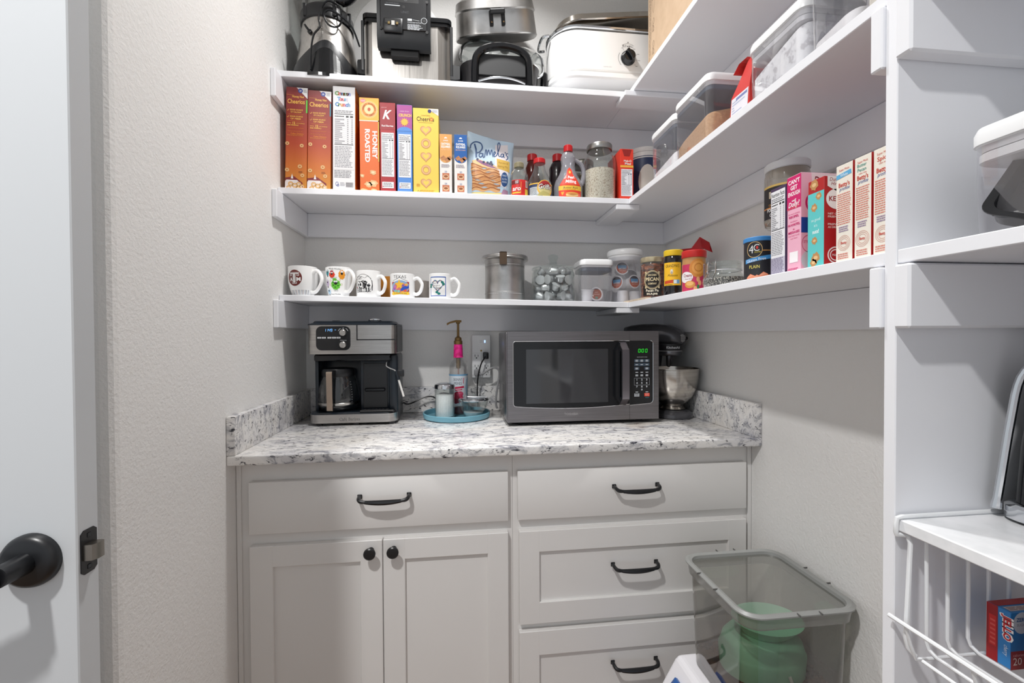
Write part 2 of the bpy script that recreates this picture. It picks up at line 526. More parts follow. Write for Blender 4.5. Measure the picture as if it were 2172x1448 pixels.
# ---------------------------------------------------------------- shelves
BF = -0.2585; XF = 0.5085
def z3(x): return 1.3469 - 0.0170 * (x + 0.657) if x < XF else 1.3271
def shelf_set(label, zb, level):
    t = thing('wall_shelf', label, 'shelf', (0.0, -0.13, zb))
    zl, zr = (1.3279, 1.3081) if level == 3 else (zb, zb)
    g = G()
    mk = g.mark()
    g.box(XL + .001, XF, BF, -.001, 0, 0.019, SHELF, 0.0012, 1)
    for i in range(mk, len(g.v)):
        v = g.v[i]; v.z += zl + (zr - zl) * (v.x + 0.657) / (XF + 0.657)
    g.ob('back_board', t)
    G().box(XF + .0004, XR - .001, -1.2222, -.001, zr, zr + 0.019, SHELF, 0.0012, 1).ob('side_board', t)
    cl = zl - 0.0882
    G().box(XL + .0005, -0.6546, -0.3078, -.0005, cl, zl - .0004, SHELF, 0.002, 1).ob('cleat', t)
    g = G(); mk = g.mark()
    g.box(-0.6542, XR - .0005, -0.019, -.0006, -0.0885, -.0006, SHELF, 0.0015, 1)
    for i in range(mk, len(g.v)):
        v = g.v[i]; v.z += zl + (zr - zl) * min(1, (v.x + 0.657) / (XF + 0.657))
    g.ob('cleat', t)
    G().box(0.7517, XR - .0006, -1.2033, -0.0194, zr - 0.0882, zr - .0006, SHELF, 0.0015, 1).ob('cleat', t)
    if level == 1:
        G().box(0.478, 0.7512, -0.305, -0.215, zr - 0.019, zr - .0007, SHELF, 0.002, 1).ob('support_batten', t)
    else:
        G().box(0.464, 0.549, BF + 0.001, -0.0195, zr - 0.0196, zr - .0008, SHELF, 0.002, 1).ob('support_batten', t)
    return t
shelf_set('white painted corner shelf, topmost, carrying the kitchen appliances', 2.0502, 1)
shelf_set('white painted corner shelf, middle one, carrying the cereal boxes', 1.6746, 2)
shelf_set('white painted corner shelf, lowest, carrying the mugs and jars', 1.3081, 3)

t = thing('shelf_divider', 'tall white upright panel dividing the right hand shelves', 'panel', (0.64, -1.2317, 0))
G().box(XF - .0006, XR - .001, -1.2407, -1.2227, 0.001, 2.918, SHELF, 0.0012, 1).ob('panel', t)
for z in (1.5866, 1.2187):
    G().box(0.5022, 0.7512, -1.2223, -1.2037, z, z + 0.0875, SHELF, 0.002, 1).ob('cleat', t)
    G().box(0.5022, XR - .001, -1.2640, -1.2411, z, z + 0.0875, SHELF, 0.003, 1).ob('cleat', t)
for z, lbl in ((1.6746, 'white shelf board right of the divider at the top edge'), (1.3081, 'white shelf board right of the divider under the clear lidded bin')):
    t = thing('wall_shelf', lbl, 'shelf', (0.64, -1.7, z))
    G().box(XF, XR - .001, -1.549, -1.2411, z, z + 0.019, SHELF, 0.0012, 1).ob('board', t)
    G().box(0.7517, XR - .0006, -1.549, -1.2645, z - 0.0882, z - .0006, SHELF, 0.0015, 1).ob('cleat', t)
t = thing('shelf_divider', 'second white upright panel, nearer the camera on the right, beside the tall black machine', 'panel', (0.64, -1.5585, 0))
G().box(XF - .0006, XR - .001, -1.5675, -1.5495, 0.001, 2.918, SHELF, 0.0012, 1).ob('panel', t)
t = thing('wall_shelf', 'marbled white shelf beyond the second divider, nearest the camera', 'shelf', (0.64, -2.0, 0.9385))
G().box(XF, XR - .001, -2.5, -1.568, 0.9385, 0.9554, M((240, 241, 243), .3), 0.0015, 1).ob('board', t)
t = thing('wall_shelf', 'marbled white shelf right of the divider above the wire basket', 'shelf', (0.64, -1.7, 0.9385))
TOPW = noisy('pale_marble', [(0.35, (226, 228, 230)), (0.55, (240, 241, 243)), (0.7, (246, 246, 248))], 22, 5, 0.25)
G().box(XF, XR - .001, -1.549, -1.2411, 0.9385, 0.9554, TOPW, 0.0015, 1).ob('board', t)

# ---------------------------------------------------------------- worktop and cabinets
t = thing('countertop', 'speckled white and grey granite worktop with low backsplash', 'countertop', (0.05, -0.3, 0.8885))
G().box(XL + .0005, XR - .0005, -0.6046, -.001, 0.8885, 0.914, GRAN, 0.004, 3).ob('slab', t)
G().box(XL + .0005, -0.6494, -0.6035, -0.021, 0.9142, 1.012, GRAN, 0.0018, 2).ob('backsplash', t)
G().box(XL + .0005, XR - .0005, -0.0205, -.0008, 0.9142, 1.012, GRAN, 0.0018, 2).ob('backsplash', t)
G().box(0.7495, XR - .0005, -0.6035, -0.021, 0.9142, 1.012, GRAN, 0.0018, 2).ob('backsplash', t)

FY = -0.5525; DF = -0.571
def pull(parent, x, z, w=0.064):
    g = G()
    for s in (-1, 1):
        g.box(x + s * w - 0.006, x + s * w + 0.006, DF - 0.004, DF - 0.0005, z - 0.006, z + 0.006, BLK, 0.0012, 1)
        g.tube([(x + s * w, DF - 0.003, z), (x + s * w, DF - 0.018, z - 0.001), (x + s * (w - 0.006), DF - 0.026, z - 0.005), (x + s * (w - 0.022), DF - 0.028, z - 0.007)], [0.0052, 0.005, 0.0052, 0.0045], BLK, 8, sm=4)
    P = [(x + q * (w - 0.018), DF - 0.028 - 0.002 * (1 - q * q), z - 0.007 - 0.002 * (1 - q * q)) for q in [i / 8 - 1 for i in range(17)]]
    g.tube(P, [0.0048 + 0.0022 * (1 - (i / 8 - 1) ** 2) for i in range(17)], BLK, 8)
    g.ob('handle', parent)
def knob(parent, x, z):
    g = G(); k = g.mark()
    g.lathe([(0.008, 0), (0.0065, 0.004), (0.006, 0.012), (0.012, 0.017), (0.0155, 0.021), (0.0155, 0.025), (0.0125, 0.0275), (0.0, 0.028)], BLK, 28)
    g.tf(Matrix.Translation((x, DF, z)) @ Matrix.Rotation(rad(90), 4, 'X'), k)
    g.ob('knob', parent)
def shaker(parent, name, x0, x1, z0, z1, ra, rb):
    g = G()
    g.box(x0, x0 + ra, DF, FY - .0006, z0, z1, CAB, 0.0015, 1).box(x1 - ra, x1, DF, FY - .0006, z0, z1, CAB, 0.0015, 1)
    g.box(x0 + ra - .002, x1 - ra + .002, DF + .0002, FY - .0006, z1 - rb, z1 - .0004, CAB, 0.0012, 1).box(x0 + ra - .002, x1 - ra + .002, DF + .0002, FY - .0006, z0 + .0004, z0 + rb, CAB, 0.0012, 1)
    g.box(x0 + ra - .004, x1 - ra + .004, DF + 0.009, FY - .0008, z0 + rb - .004, z1 - rb + .004, CAB)
    return g.ob(name, parent)
def slabfront(parent, x0, x1, z0, z1):
    return G().box(x0, x1, DF, FY - .0006, z0, z1, CAB, 0.0018, 2).ob('drawer', parent)
XM = 0.0530
t = thing('base_cabinet', 'off-white base cabinet with one drawer above two shaker doors', 'cabinet', (-0.31, -0.3, 0))
G().box(XL + .001, XM - .0003, FY, -.002, 0.10, 0.888, CAB).box(XL + .001, XM - .0003, FY + 0.07, -.002, 0.001, 0.10, CAB).box(XL + .001, -0.6580, FY - 0.006, FY, 0.10, 0.8875, CAB, 0.0015, 1).ob('carcass', t)
q = slabfront(t, -0.6341, 0.0395, 0.6997, 0.8351); pull(q, -0.292, 0.787)
q = shaker(t, 'door', -0.6341, -0.2995, 0.125, 0.6680, 0.0575, 0.0560); knob(q, -0.3285, 0.642)
q = shaker(t, 'door', -0.2975, 0.0395, 0.125, 0.6680, 0.0575, 0.0560); knob(q, -0.2694, 0.642)
t = thing('base_cabinet', 'off-white base cabinet with three stacked drawers beside the grey bin', 'cabinet', (0.41, -0.3, 0))
G().box(XM + .0003, XR - .001, FY, -.002, 0.10, 0.888, CAB).box(XM + .0003, XR - .001, FY + 0.07, -.002, 0.001, 0.10, CAB).box(0.7575, XR - .001, FY - 0.006, FY, 0.10, 0.8875, CAB, 0.0015, 1).ob('carcass', t)
q = slabfront(t, 0.0663, 0.7454, 0.6997, 0.8351); pull(q, 0.405, 0.783)
q = shaker(t, 'drawer', 0.0700, 0.7454, 0.4065, 0.6680, 0.0570, 0.0600); pull(q, 0.401, 0.561)
q = shaker(t, 'drawer', 0.0690, 0.7454, 0.125, 0.3865, 0.0570, 0.0690); pull(q, 0.400, 0.281)
# ---------------------------------------------------------------- top shelf: appliances
Z1, Z2 = 2.0694, 1.6938
def crect(x, y, z0, z1, hx, hy, r): return [rr(hx, hy, r, z0, c=(x, y)), rr(hx, hy, r, z1, c=(x, y))]

# blender
bx, by = -0.540, -0.146
t = thing('blender', 'brushed steel and black blender base with a clear jar, leftmost on the top shelf', 'blender', (bx, by, Z1))
def brad(z): return 0.112 - 0.030 * (z / 0.2) ** 0.9 if z > 0 else 0.112
g = G()
prof = [(brad(z), z) for z in [0.012 + i * 0.0195 for i in range(11)]]
g.lathe([(0.10, 0.004), (0.110, 0.006)] + prof, STEELV, 56, (bx, by, Z1))
g.ob('motor_base', t, 40)
g = G(); n = 72; rings = [[], [], [], []]
for j in range(n):
    a = 2 * PI * j / n
    f = math.atan2(math.sin(a - rad(-78)), math.cos(a - rad(-78)))     # 0 at the front right
    h = 0.058 + 0.062 * math.exp(-(f / 0.62) ** 2) - 0.012 * math.exp(-((abs(f) - 1.4) / 0.5) ** 2)
    for k, (dz, off) in enumerate(((0.001, 0.003), (0.004, 0.005), (h - 0.004, 0.005), (h, 0.001))):
        r = brad(max(dz, 0.0)) + off
        rings[k].append((bx + r * math.cos(a), by + r * math.sin(a), Z1 + dz))
g.loft(rings, BLK, True, False).ob('lower_skirt', t, 40)
art = Art(on_cyl(bx, by, Z1, lambda b: brad(b) + 0.0055 if b is not None else 0.1, rad(12)), 0.2)
art.step = 0.01
art.ell(0, -0.01, 0.052, 0.10, (14, 15, 18), 0, 24, 0, PI).ob('glossy_panel', t)
art = Art(on_cyl(bx, by, Z1, lambda b: brad(b) if b is not None else 0.1, 0), 0.4)
art.fine(-.012, .012, .150, .166, 4, (130, 126, 122), 0).fine(-.012, .012, .128, .144, 4, (130, 126, 122), 0)
art.ring(.045, .132, .015, .008, .0007, (120, 118, 116), 0)
art.text('blend', .045, .1295, .005, (120, 118, 116), 0, shear=.2).ob('lettering', t)
g = G()
g.lathe([(0.083, 0.203), (0.086, 0.206), (0.087, 0.240), (0.080, 0.252), (0.070, 0.254)], BLK, 48, (bx, by, Z1))
for a in (-130, -60, -20):
    x, y = bx + 0.085 * math.cos(rad(a)), by + 0.085 * math.sin(rad(a))
    g.box(x - .006, x + .006, y - .006, y + .006, Z1 + .21, Z1 + .252, BLK, .002, 1)
g.ob('collar', t)
g = G()
g.lathe([(0.060, 0.254), (0.062, 0.30), (0.070, 0.40), (0.076, 0.47)], GLASS, 40, (bx, by, Z1), cap1=False)
g.ob('jar', t)
G().tube([(bx + .075, by - .03, Z1 + .46), (bx + .115, by - .05, Z1 + .44), (bx + .115, by - .055, Z1 + .33), (bx + .08, by - .06, Z1 + .275), (bx + .045, by - .078, Z1 + .262)], [.014, .014, .015, .016, .010], BLKG, 12, sm=6).ob('jar_handle', t)
G().lathe([(0.0785, 0.47), (0.079, 0.495), (0.03, 0.505), (0.03, 0.52), (0, 0.521)], BLK, 36, (bx, by, Z1)).ob('jar_lid', t)
g = G(); k = g.mark()
g.lathe([(0.0075, -0.004), (0.0075, 0.004), (0.004, 0.006), (0, .006)], BLKG, 16)
g.tube([(0, 0, .004), (-.006, .008, .014), (-.008, .012, .02)], [.004, .0035, .003], BLKG, 8)
g.tf(Matrix.Translation((bx - .033, by - .0855, Z1 + .146)) @ Matrix.Rotation(rad(80), 4, 'X') @ Matrix.Rotation(rad(-15), 4, 'Y'), k)
g.ob('switch', t)
g = G()
P = [(-.022, -.118, .004), (-.020, -.121, .06), (-.012, -.118, .115), (.004, -.108, .150), (.000, -.102, .185), (.010, -.097, .225), (.030, -.095, .245), (.060, -.080, .238), (.066, -.082, .190), (.052, -.090, .165), (.028, -.096, .168), (.016, -.098, .195), (.030, -.096, .215), (.065, -.085, .206), (.098, -.070, .180), (.118, -.050, .130)]
g.tube([(bx + a, by + b, Z1 + c) for a, b, c in P], .0032, BLKG, 8, sm=6)
g.ob('power_cord', t)

# clear plastic bag behind the blender
g = G(); n = 40; rings = []
for i, z in enumerate((0.0015, 0.08, 0.18, 0.30, 0.42, 0.50)):
    rings.append([(-0.580 + (0.080 + 0.003 * math.sin(7 * j + i)) * math.cos(2 * PI * j / n) * (1 - .1 * z), -0.012 + (.0055 + 0.003 * math.sin(5 * j + 3 * i)) * math.sin(2 * PI * j / n), Z1 + z) for j in range(n)])
g.loft(rings, clear('bag_film', (236, 236, 236), 0.22, (205, 203, 200), 0.06, 0.15), True, False)
tag(g.ob('plastic_bag', None, 60), 'crumpled clear plastic bag standing behind the blender against the wall', 'bag')

# deep fryer
fx0, fx1, fy0, fy1 = -0.398, -0.116, -0.243, -0.045
t = thing('deep_fryer', 'boxy stainless deep fryer with black rim and side handles on the top shelf', 'fryer', (-0.257, -0.14, Z1))
g = G()
ft = Z1 + 0.19
oct_ = [(fx0, fy1), (fx0, fy0 + .014), (fx0 + .026, fy0), (fx1 - .040, fy0), (fx1, fy0 + .022), (fx1, fy1)]
g.prism(oct_, Z1 + .001, ft, STEELV, 'z')
g.ob('steel_housing', t, 20)
G().box(-0.2515, -0.2505, fy0 - .0006, fy0, Z1 + .002, Z1 + .07, M((120, 118, 116), .4, 1)).ob('seam', t)
g = G()
for a, z0, z1 in ((0.003, .186, .198), (.006, .198, .212)):
    g.loft([rr((fx1 - fx0) / 2 + a, (fy1 - fy0) / 2 + a, .018, Z1 + z, c=((fx0 + fx1) / 2, (fy0 + fy1) / 2)) for z in (z0, z1)], BLKG)
g.ob('rim', t)
for s in (-1, 1):
    x = fx0 if s < 0 else fx1
    g = G()
    g.prism([(x, Z1 + .095), (x + s * .032, Z1 + .090), (x + s * .034, Z1 + .083), (x + s * .034, Z1 + .045), (x + s * .020, Z1 + .042), (x, Z1 + .042)], -.19, -.11, BLKM, 'y')
    g.box(min(x, x + s * .010), max(x, x + s * .010), -.244, -.236, Z1 + .025, Z1 + .19, BLK, .002, 1)
    g.ob('side_handle', t)
t = thing('fryer_control_box', 'black control box with printed rating plate hung on the front of the deep fryer', 'control box', (-0.264, -0.265, Z1 + .07))
hx0, hx1, hy = -0.349, -0.178, -0.2885
hb, ht = Z1 + .083, Z1 + .285
g = G()
g.prism([(hy, ht), (hy, hb + .030), (hy + .012, hb), (fy0 - .0085, hb + .004), (fy0 - .0085, ht)], hx0, hx1, BLK, 'x')
g.box(hx0 + .01, hx1 - .01, hy - .003, hy + .004, hb + .052, ht - .003, BLK, .003, 1)
g.ob('housing', t, 30)
G().box(-.309, -.217, fy0 - .026, fy0 - .0040, hb - .022, hb + .003, BLKM, .003, 1).ob('mounting_tab', t)
F = hy - .003
g = G()
g.box(hx0 + .022, hx0 + .083, F - .008, F, hb + .040, hb + .085, BLK, .004, 2)
g.box(hx0 + .028, hx0 + .077, F - .0088, F - .007, hb + .066, hb + .080, M((8, 8, 9), .6))
for q in (.040, .066): g.box(hx0 + q - .004, hx0 + q + .004, F - .0105, F - .0085, hb + .062, hb + .071, M((160, 140, 100), .3, 1), .001, 1)
g.box(hx0 + .048, hx0 + .058, F - .0095, F - .0085, hb + .060, hb + .074, M((190, 188, 182), .5))
g.ob('plug_socket', t)
art = Art(on_front(hx0, F, hb), .5)
gr = (196, 200, 204)
art.rect(.036, .134, .140, .196, (16, 16, 18), 0)
art.fine(.040, .090, .150, .192, 7, (120, 122, 126), 1, .35, .5).fine(.094, .130, .162, .192, 5, (120, 122, 126), 1, .35, .4).ring(.092, .152, .006, .006, .0008, (120, 122, 126), 1)
art.rect(.026, .074, .128, .1305, gr, 0).text('TO AVOID SHOCK', .050, .1345, .0035, (110, 112, 116), 0)
art.line([(.043, .108), (.043, .093)], .0012, (6, 6, 6), 0).line([(.063, .108), (.063, .093)], .0012, (6, 6, 6), 0)
art.text('UNIT', .090, .106, .008, (60, 62, 66), 0)
art.rect(.098, .112, .083, .090, gr, 0).line([(.114, .087), (.136, .085)], .001, gr, 0)
art.text('POWER RESET BUTTON', .098, .076, .0042, gr, 0, al='L', w=.044).fine(.098, .146, .054, .073, 6, gr, 0, .5, .25)
art.ring(.151, .086, .010, .010, .0012, gr, 0).ell(.151, .086, .005, .005, (5, 5, 6), 0)
for a, b in ((.014, .160), (.160, .148), (.014, .055), (.160, .050), (.086, .126)): art.ell(a, b, .0045, .005, (6, 6, 7), 0)
art.ob('printed_lettering', t)

# round white tray leaning on the wall behind the fryer
g = G(); k = g.mark()
rw = [(0.150, 0.0), (0.158, -.006), (0.172, -.014), (0.180, -.012), (0.182, -.004), (0.178, 0.004), (0.150, 0.006), (0.0, 0.006)]
g.lathe([(0.0, 0.0)] + rw, M((226, 225, 224), .4), 56, sy=1.25)
g.tf(Matrix.Translation((-0.312, -0.024, Z1 + .2285)) @ Matrix.Rotation(rad(90), 4, 'X'), k)
tag(g.ob('serving_tray', None, 40), 'round white plastic tray with a raised rim, upright behind the deep fryer', 'tray')

# electric skillet, glass lid, aluminium roasting pan lid
t = thing('electric_skillet', 'dark electric skillet with a big black loop handle at the shelf edge', 'skillet', (0.07, -0.13, Z1))
g = G(); c = (0.060, -0.125)
g.loft([rr(.118, .10, .06, Z1 + .006, c=c), rr(.134, .110, .06, Z1 + .014, c=c), rr(.138, .113, .06, Z1 + .068, c=c), rr(.142, .116, .06, Z1 + .088, c=c), rr(.139, .113, .06, Z1 + .090, c=c), rr(.132, .107, .06, Z1 + .070, c=c)], M((64, 63, 65), .3, .7), True, True)
g.ob('pan', t, 40)
G().tube([(c[0] - .08 + .16 * i / 12, -.2515 + .010 * (1 - (i / 6 - 1) ** 2) * -1, Z1 + .008 + .012 * (1 - (i / 6 - 1) ** 2)) for i in range(13)], .0035, CHROME, 8).ob('base_ring', t)
g = G()
hs = [(-.046, .004), (-.045, .055), (-.038, .095), (-.012, .120), (.030, .132), (.075, .132), (.115, .120), (.140, .095), (.146, .055), (.147, .004)]
P = smooth([Vector((a + .012, -.249, Z1 + b)) for a, b in hs], 6)
rings = []
for i, p in enumerate(P):
    tg = (P[min(i + 1, len(P) - 1)] - P[max(i - 1, 0)]).normalized(); nn = Vector((-tg.z, 0, tg.x))
    rings.append([p + nn * a + Vector((0, b, 0)) for a, b in ((.010, .010), (.011, -.004), (.006, -.009), (-.006, -.009), (-.011, -.004), (-.010, .010))])
g.loft(rings, BLKG)
g.box(-.02, .145, -.2435, -.238, Z1 + .035, Z1 + .108, BLKM, .002, 1)
g.ob('loop_handle', t, 40)
sk = t
g = G(); k = g.mark()
rim = rr(.150, .100, .07, 0, 8)
g.loft([rr(.148, .098, .07, .002, 8), rr(.134, .084, .06, .018, 8), rr(.09, .05, .04, .030, 8), rr(.03, .02, .018, .034, 8)], clear('lid_glass', (222, 228, 226), .26, (206, 210, 208), .16), False, True)
MT = Matrix.Translation((0.072, -0.150, Z1 + .146)) @ Matrix.Rotation(rad(6), 4, 'Y') @ Matrix.Rotation(rad(58), 4, 'X')
g.tf(MT, k)
lo = g.ob('lid', sk); lo['label'] = 'clear glass lid with a chrome rim, lying tilted'
g = G(); k = g.mark()
g.tube([Vector(p) for p in rim], .0055, CHROME, 8, closed=True); g.tf(MT, k); g.ob('chrome_rim', lo)
g = G(); k = g.mark(); g.lathe([(.012, .038), (.010, .044), (.016, .050), (.0, .052)], BLK, 20); g.tf(MT, k); g.ob('lid_knob', lo)
t = thing('roasting_pan', 'worn aluminium roasting pan with a black bracket handle, turned over on top of the skillet', 'pan', (0.063, -0.13, Z1 + .2))
g = G(); k = g.mark(); c = (0, 0)
g.loft([rr(.149, .098, .085, 0.0, 9), rr(.151, .100, .085, .004, 9), rr(.149, .098, .085, .010, 9), rr(.142, .092, .082, .075, 9), rr(.146, .096, .083, .080, 9), rr(.144, .094, .083, .086, 9), rr(.140, .086, .078, .108, 9), rr(.118, .068, .06, .122, 9), rr(.06, .03, .03, .128, 9)], ALU, True, True)
MT = Matrix.Translation((0.056, -0.100, Z1 + .252)) @ Matrix.Rotation(rad(-7), 4, 'Y') @ Matrix.Rotation(rad(24), 4, 'X')
g.tf(MT, k); g.ob('dome', t, 30)
g = G(); k = g.mark()
for q in (-.034, .008):
    g.box(q, q + .013, -.104, -.092, .026, .072, BLKM, .002, 1)
g.box(-.032, .021, -.113, -.103, .058, .074, BLKM, .003, 1)
for q in (-.0275, .0145):
    g.ball((q, -.105, .036), .003, M((180, 150, 110), .3, 1), 8)
g.tf(MT, k); g.ob('bracket_handle', t)

# roaster oven with lid
rx0, rx1, ry0, ry1 = 0.242, 0.690, -0.240, -0.030
rc = ((rx0 + rx1) / 2, (ry0 + ry1) / 2); hw, hd = (rx1 - rx0) / 2, (ry1 - ry0) / 2
t = thing('roaster_oven', 'white oval roaster oven with a black dial at the right end of the top shelf', 'roaster', (rc[0], rc[1], Z1))
g = G()
g.loft([rr(hw - .075, hd - .060, .05, Z1 + .034, 9, rc), rr(hw - .030, hd - .025, .08, Z1 + .044, 9, rc), rr(hw - .001, hd - .001, .10, Z1 + .050, 9, rc), rr(hw + .003, hd + .003, .10, Z1 + .056, 9, rc), rr(hw + .002, hd + .002, .10, Z1 + .072, 9, rc), rr(hw - .004, hd - .004, .10, Z1 + .075, 9, rc), rr(hw - .004, hd - .004, .10, Z1 + .079, 9, rc), rr(hw, hd, .10, Z1 + .082, 9, rc), rr(hw, hd, .10, Z1 + .216, 9, rc), rr(hw - .010, hd - .010, .10, Z1 + .224, 9, rc)], PORC)
g.ob('body', t, 30)
for sx in (-1, 1):
    for sy in (-1, 1): G().lathe([(.010, .001), (.009, .02), (.012, .040)], BLK, 14, (rc[0] + sx * .10, rc[1] + sy * .04, Z1)).ob('foot', t)
g = G()
g.loft([rr(hw + a, hd + a, .105, Z1 + z, 9, rc) for a, z in ((-.003, .222), (.003, .226), (.004, .232), (-.002, .237), (-.03, .236))], CHROME)
g.ob('rim', t, 40)
for s, x in ((-1, rx0), (1, rx1)):
    g = G()
    g.tube([(x + s * .002, rc[1] - .045, Z1 + .226), (x + s * .024, rc[1] - .040, Z1 + .222), (x + s * .029, rc[1], Z1 + .222), (x + s * .024, rc[1] + .040, Z1 + .222), (x + s * .002, rc[1] + .045, Z1 + .226)], .005, CHROME, 8, sm=5)
    g.ob('rim_handle', t)
g = G(); k = g.mark()
g.lathe([(.0265, 0), (.0265, .004), (.0235, .008), (.021, .020), (.0195, .022), (0, .0222)], BLKG, 32)
g.box(-.020, .020, -.0055, .0055, .018, .033, BLKG, .003, 2)
g.tf(Matrix.Translation((.514, ry0, Z1 + .128)) @ Matrix.Rotation(rad(90), 4, 'X') @ Matrix.Rotation(rad(-55), 4, 'Z'), k)
g.ob('dial', t)
art = Art(on_front(.514, ry0, Z1 + .128), .4); ik = (96, 96, 98)
art.text('RIVAL', 0, .0385, .0085, ik, 0, w=.040).ring(0, .034, .027, .018, .0009, ik, 0, 14, rad(35), rad(145)).ell(0, .0560, .002, .0022, ik, 0)
art.ring(0, 0, .036, .036, .0012, ik, 0, 16, rad(150), rad(225))
for i in range(6):
    a = rad(120 - i * 32); art.ell(.034 * math.cos(a), .034 * math.sin(a), .0012, .0012, ik, 0, 8).rect(.041 * math.cos(a) - .004, .041 * math.cos(a) + .004, .041 * math.sin(a) - .001, .041 * math.sin(a) + .001, (160, 160, 162), 0)
art.text('ROASTER OVEN', -.075, -.036, .003, (180, 180, 182), 0).ob('dial_print', t)
g = G(); k = g.mark()
g.box(.213, .2385, -.170, -.130, Z1 + .020, Z1 + .105, BLKG, .010, 3); g.ob('carry_handle', t)
g = G(); k = g.mark()
g.loft([rr(hw - .002, hd - .004, .10, 0, 9), rr(hw + .002, hd, .10, .003, 9), rr(hw - .004, hd - .006, .10, .007, 9), rr(hw - .02, hd - .02, .09, .014, 9), rr(hw - .026, hd - .026, .085, -.012 + .05, 9), rr(hw - .06, hd - .05, .05, .052, 9)], M((196, 190, 182), .09, 1), False, True)
g.tf(Matrix.Translation((rc[0] + .01, rc[1], Z1 + .268)) @ Matrix.Rotation(rad(-6.6), 4, 'Y'), k)
g.ob('lid', t, 40)['label'] = 'polished steel lid, tilted'

# cardboard box
t = thing('cardboard_box', 'brown cardboard carton with printed line drawings on the top right corner shelf', 'box', (0.66, -0.46, Z1))
G().box(.562, .762, -.640, -.302, Z1 + .0005, Z1 + .46, CARD, .002, 1).ob('carton', t)
ik = (92, 72, 58)
art = Art(on_left(.562, -.302, Z1), .7)
for i in range(3):
    z = .44
    while z > .04 + .05 * i:
        h = .006 + .014 * random.random(); art.rect(.011 + .006 * i, .013 + .006 * i, z - h, z, (120, 98, 80), 0); z -= h + .002
art.ring(.042, .34, .013, .12, .0011, ik, 0, 30).ring(.072, .38, .010, .115, .0011, ik, 0, 30).line([(.030, .30), (.060, .36), (.045, .40)], .001, ik, 0)
for zc in (.285, .18, .105, .05):
    art.ring(.043, zc + .012, .006, .010, .0012, ik, 0).line([(.040, zc), (.046, zc - .012), (.038, zc - .022), (.047, zc - .020)], .0022, ik, 0).line([(.037, zc + .004), (.034, zc - .02)], .0016, ik, 0)
art.ob('line_drawing_print', t)
# ---------------------------------------------------------------- middle shelf: boxes, bag, bottles
def carton(name, label, x0, x1, h, mats, y=-0.243, depth=0.185, lean=0.0, group=None, flap=0, cat='box', fmat=None):
    """a standing packet: root at the middle of its foot; the narrow side faces -y"""
    w = x1 - x0
    t = thing(name, label, cat, (0, 0, 0), group)
    g = G(); g.box(-w / 2, w / 2, -depth / 2, depth / 2, .0006, h, mats, .0008, 1)
    g.ob('carton', t)
    if flap:
        g = G(); g.loft([[(-w / 2 + .002, -depth / 2 + .004, h + .0004), (w / 2 - .002, -depth / 2 + .004, h + .0004)], [(-w / 2 + .003, -depth / 2 + .05, h + flap * .7), (w / 2 - .004, -depth / 2 + .05, h + flap)], [(-w / 2 + .003, -depth / 2 + .075, h + flap * .9), (w / 2 - .004, -depth / 2 + .075, h + flap * .8)]], M((148, 118, 88), .8), False, False, closed=False)
        g.ob('open_flap', t)
    t.location = ((x0 + x1) / 2, y + depth / 2, Z2)
    t.rotation_euler = (0, rad(lean), 0)
    return t, w, h
def face(t, w, depth=0.185):
    a = Art(None, .42)
    o = wloc(t)
    a.fn = lambda p, q, l: (o.x + p, o.y - depth / 2 - l, o.z + q)
    return a
YEL, ORG = (244, 190, 84), (236, 150, 40)
def ring_oat(a, x, z, r, L=2):
    a.ring(x, z, r, r * .92, r * .62, (214, 164, 104), L, 16).ring(x, z, r * .75, r * .7, r * .30, (232, 192, 136), L + 1, 14)
